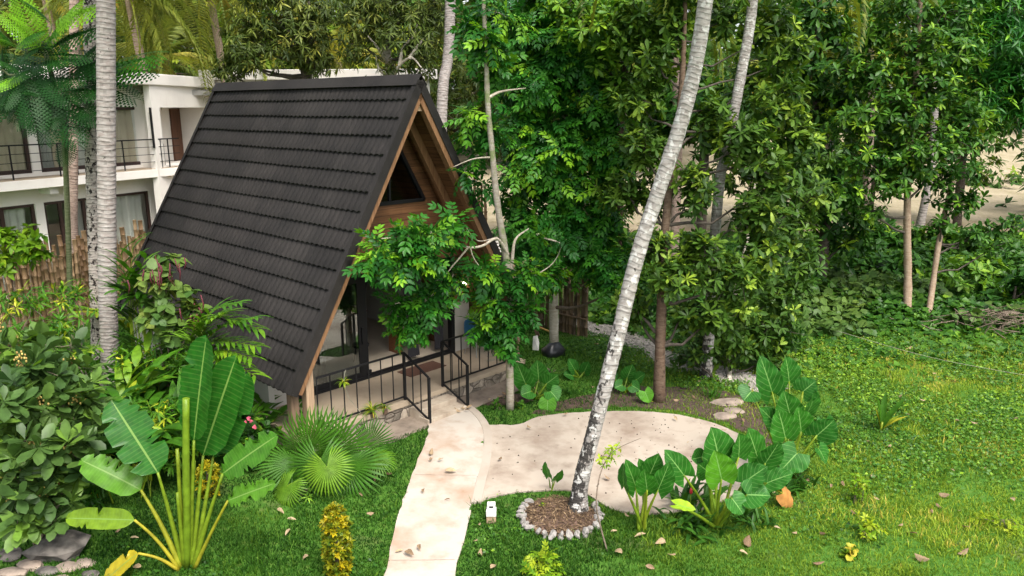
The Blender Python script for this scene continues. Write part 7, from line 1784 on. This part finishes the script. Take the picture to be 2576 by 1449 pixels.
s0_, s1_ = gz(G(1352, 990)), gz(G(1368, 995))
p0 = gz(G(1356, 1014)); 
a = D(1334 + 5, 945, float(p0[1])); 
mb = MB(); q0 = gz(G(1354, 1000)); 
addg(mb, tube([gz(G(1353, 1003)), D(1334, 955, float(gz(G(1353, 1003))[1]))], [.012, .008], 6), .5)
tag(mb.build('garden_stick', M['wood_post'], origin=gz(G(1353, 1003))), 'pale stick standing upright among the shaded elephant ears', 'stick')

# --- wilted brown elephant ear leaf
b = gz(G(1998, 1272)); root = empty('wilted_leaf', b, 'wilted orange brown elephant ear leaf drooping onto the lawn', 'leaf')
V, F, S, t = grid_blade(D(1970, 1242, b[1] - .1), b + np.array([0, -.05, .02]), .32, (.2, -.8, .6), 'ear', .8, .1, -.3, .05, 12, 8, .25, seed=3); mb = MB(); mb.add(V, F, t, 0, None, True); mb.build('blade', M['brown_leaf'], root)
mb = MB(); addg(mb, petiole(gz(G(1915, 1255)), D(1970, 1242, b[1] - .1), .016, .01, .3, 10), .9, 0, True); mb.build('stalk', M['stalk'], root)

# --- fallen leaves, each its own object
fl = []
for k in range(6):
    V, F, S, t = grid_blade((0, 0, 0), (1, 0, 0), rng.uniform(.42, .6), (0, 0, 1), 'lance', .5, rng.uniform(-.3, .3), rng.uniform(.3, .9) * (1 if k % 2 else -1), .03, 8, 4, 0, seed=k, twist=rng.uniform(-.9, .9))
    V[:, 0] -= .5; V[:, 2] -= V[:, 2].min()
    mb = MB(); mb.add(V, F, [.25, .5, .7, .95, .6, .8][k], 0, None, True); o = mb.build('fallen_leaf', M['fallen_leaf']); fl.append(o.data); bpy.data.objects.remove(o)
def drop(px, py, L, lab, grp, h=.02):
    o = bpy.data.objects.new('fallen_leaf', fl[int(rng.integers(0, 6))]); col.objects.link(o)
    p = gz(G(px, py, .03)); o.location = (p[0], p[1], p[2] + h); o.scale = (L, L, L); o.rotation_euler = (rng.normal(0, .25), rng.normal(0, .25), rng.uniform(0, 6.28)); tag(o, lab, 'leaf', grp)
GL = ('pinkish tan dry leaf lying on the grass', 'dry leaves fallen on the lawn'); HARD = ('curled brown dry leaf lying on the pale concrete', 'dry leaves fallen on path and patio')
for px, py, L in ((2235, 1125, .19), (2345, 1290, .12), (2295, 1345, .17), (2320, 1410, .26), (2425, 1395, .2), (2430, 1330, .14), (2405, 1060, .14), (2450, 1068, .15), (2490, 1095, .15), (2070, 1345, .2), (1998, 1345, .14), (1880, 1365, .3), (2060, 1420, .2), (2130, 1385, .18), (1955, 1330, .12), (2145, 1290, .12), (2375, 1250, .2), (2360, 1275, .13), (2205, 1258, .12), (2265, 1325, .12), (2060, 1130, .14), (2180, 1110, .12), (2120, 1085, .12), (2285, 1045, .13), (2265, 1000, .13), (2320, 1010, .14), (2440, 1010, .13), (2195, 1200, .13), (2120, 1220, .18), (2090, 1225, .14), (1870, 1395, .2),
                     (1660, 1370, .2), (1690, 1400, .16), (1610, 1352, .24), (1635, 1430, .18), (1555, 1395, .18), (1545, 1340, .14), (1575, 1300, .14), (1208, 1395, .16), (1240, 1430, .17), (1195, 1365, .12), (735, 1320, .17), (725, 1350, .18), (708, 1302, .16), (980, 1205, .2), (945, 1218, .18), (905, 1255, .16), (930, 1300, .14), (1005, 1390, .14), (770, 1410, .14), (340, 1360, .16), (300, 1340, .14), (345, 1432, .14), (1515, 1150, .13), (1395, 880, .15), (1500, 870, .2), (1560, 960, .12), (1610, 1005, .12), (1490, 985, .13), (1590, 930, .13), (1700, 1010, .14), (1745, 1000, .13), (1760, 960, .12), (1870, 1060, .13), (1830, 1020, .2), (1270, 1005, .2), (1258, 1012, .16), (1232, 1020, .14), (2110, 995, .12), (2060, 1005, .13), (2160, 960, .12), (2290, 905, .2), (2285, 880, .24), (2130, 840, .2), (1945, 1240, .14), (2030, 1210, .14), (2340, 1165, .12), (2395, 1185, .12), (2520, 1120, .12), (2545, 1260, .14), (2480, 1180, .1), (2410, 1290, .12), (2555, 1060, .14), (2500, 1010, .12), (2400, 960, .12), (2350, 940, .12)):
    drop(px, py, L * .85, *GL, h=.045)
for px, py, L in ((1135, 1195, .2), (1110, 1170, .12), (1085, 1155, .16), (1085, 1170, .12), (1065, 1245, .14), (1125, 1265, .1), (1030, 1400, .2), (1055, 1385, .14), (1258, 1162, .13), (1525, 1208, .14), (1205, 1390 - 60, .1), (1140, 1025, .13), (1180, 1042, .16), (1165, 1046, .18), (1150, 1052, .16), (1160, 1040, .14), (1175, 1050, .15), (1700, 1060, .14), (1330, 1085, .13), (1422, 1052, .13), (1750, 1062, .1), (1820, 1090, .12), (1780, 1160, .08), (1640, 1210, .07), (1560, 1115, .07), (1665, 1175, .06), (1730, 1120, .06), (1690, 1150, .06), (1480, 1180, .06), (1600, 1160, .06), (1800, 1120, .07)):
    drop(px, py, L, *HARD, h=.075)
# ------------------------------------------------------------------ light, sky, camera
for o in bpy.data.objects:
    if 'wl' in o: del o['wl']
    if 'st' in o: del o['st']
w = bpy.data.worlds.new('World'); scene.world = w; w.use_nodes = True
nt = w.node_tree; nt.nodes.clear()
bgd = nt.nodes.new('ShaderNodeBackground'); ow = nt.nodes.new('ShaderNodeOutputWorld')
sky = nt.nodes.new('ShaderNodeTexSky'); sky.sky_type = 'NISHITA'; sky.sun_disc = False
SUN_EL, SUN_AZ = R_(58), R_(150)          # azimuth measured clockwise from +Y
sky.sun_elevation = SUN_EL; sky.sun_rotation = SUN_AZ
sky.air_density = 1.0; sky.dust_density = 4.0; sky.ozone_density = .6
hs = nt.nodes.new('ShaderNodeHueSaturation'); hs.inputs['Saturation'].default_value = .35
nt.links.new(sky.outputs[0], hs.inputs['Color']); nt.links.new(hs.outputs[0], bgd.inputs[0]); bgd.inputs[1].default_value = .15
nt.links.new(bgd.outputs[0], ow.inputs[0])
sd = bpy.data.lights.new('sun', 'SUN'); sd.energy = 1.3; sd.angle = R_(18); sd.color = (1, .94, .86)
so = bpy.data.objects.new('sun', sd); col.objects.link(so)
dirv = np.array([math.sin(SUN_AZ) * math.cos(SUN_EL), math.cos(SUN_AZ) * math.cos(SUN_EL), math.sin(SUN_EL)])
from mathutils import Vector
so.rotation_euler = Vector(dirv).to_track_quat('Z', 'Y').to_euler(); so.location = (8, -8, 25)
cd = bpy.data.cameras.new('camera'); co = bpy.data.objects.new('camera', cd); col.objects.link(co)
cd.sensor_width = 36; cd.lens = 36 * FPX / 2576; cd.clip_end = 2000; cd.clip_start = .1
co.location = (0, 0, CAMH); co.rotation_euler = (math.pi / 2 - TH, R_(0), 0)
scene.camera = co
vs_ = scene.view_settings; vs_.view_transform = 'Standard'; vs_.look = 'None'; vs_.exposure = 1.5; vs_.gamma = 1
scene.render.resolution_x = 1024; scene.render.resolution_y = 576
c = scene.cycles
c.max_bounces = 6; c.diffuse_bounces = 3; c.glossy_bounces = 3; c.transmission_bounces = 4; c.transparent_max_bounces = 10
c.use_denoising = True
try: c.denoiser = 'OPENIMAGEDENOISE'; c.denoising_prefilter = 'ACCURATE'
except Exception: pass
c.caustics_reflective = False; c.caustics_refractive = False
c.sample_clamp_indirect = 4.0
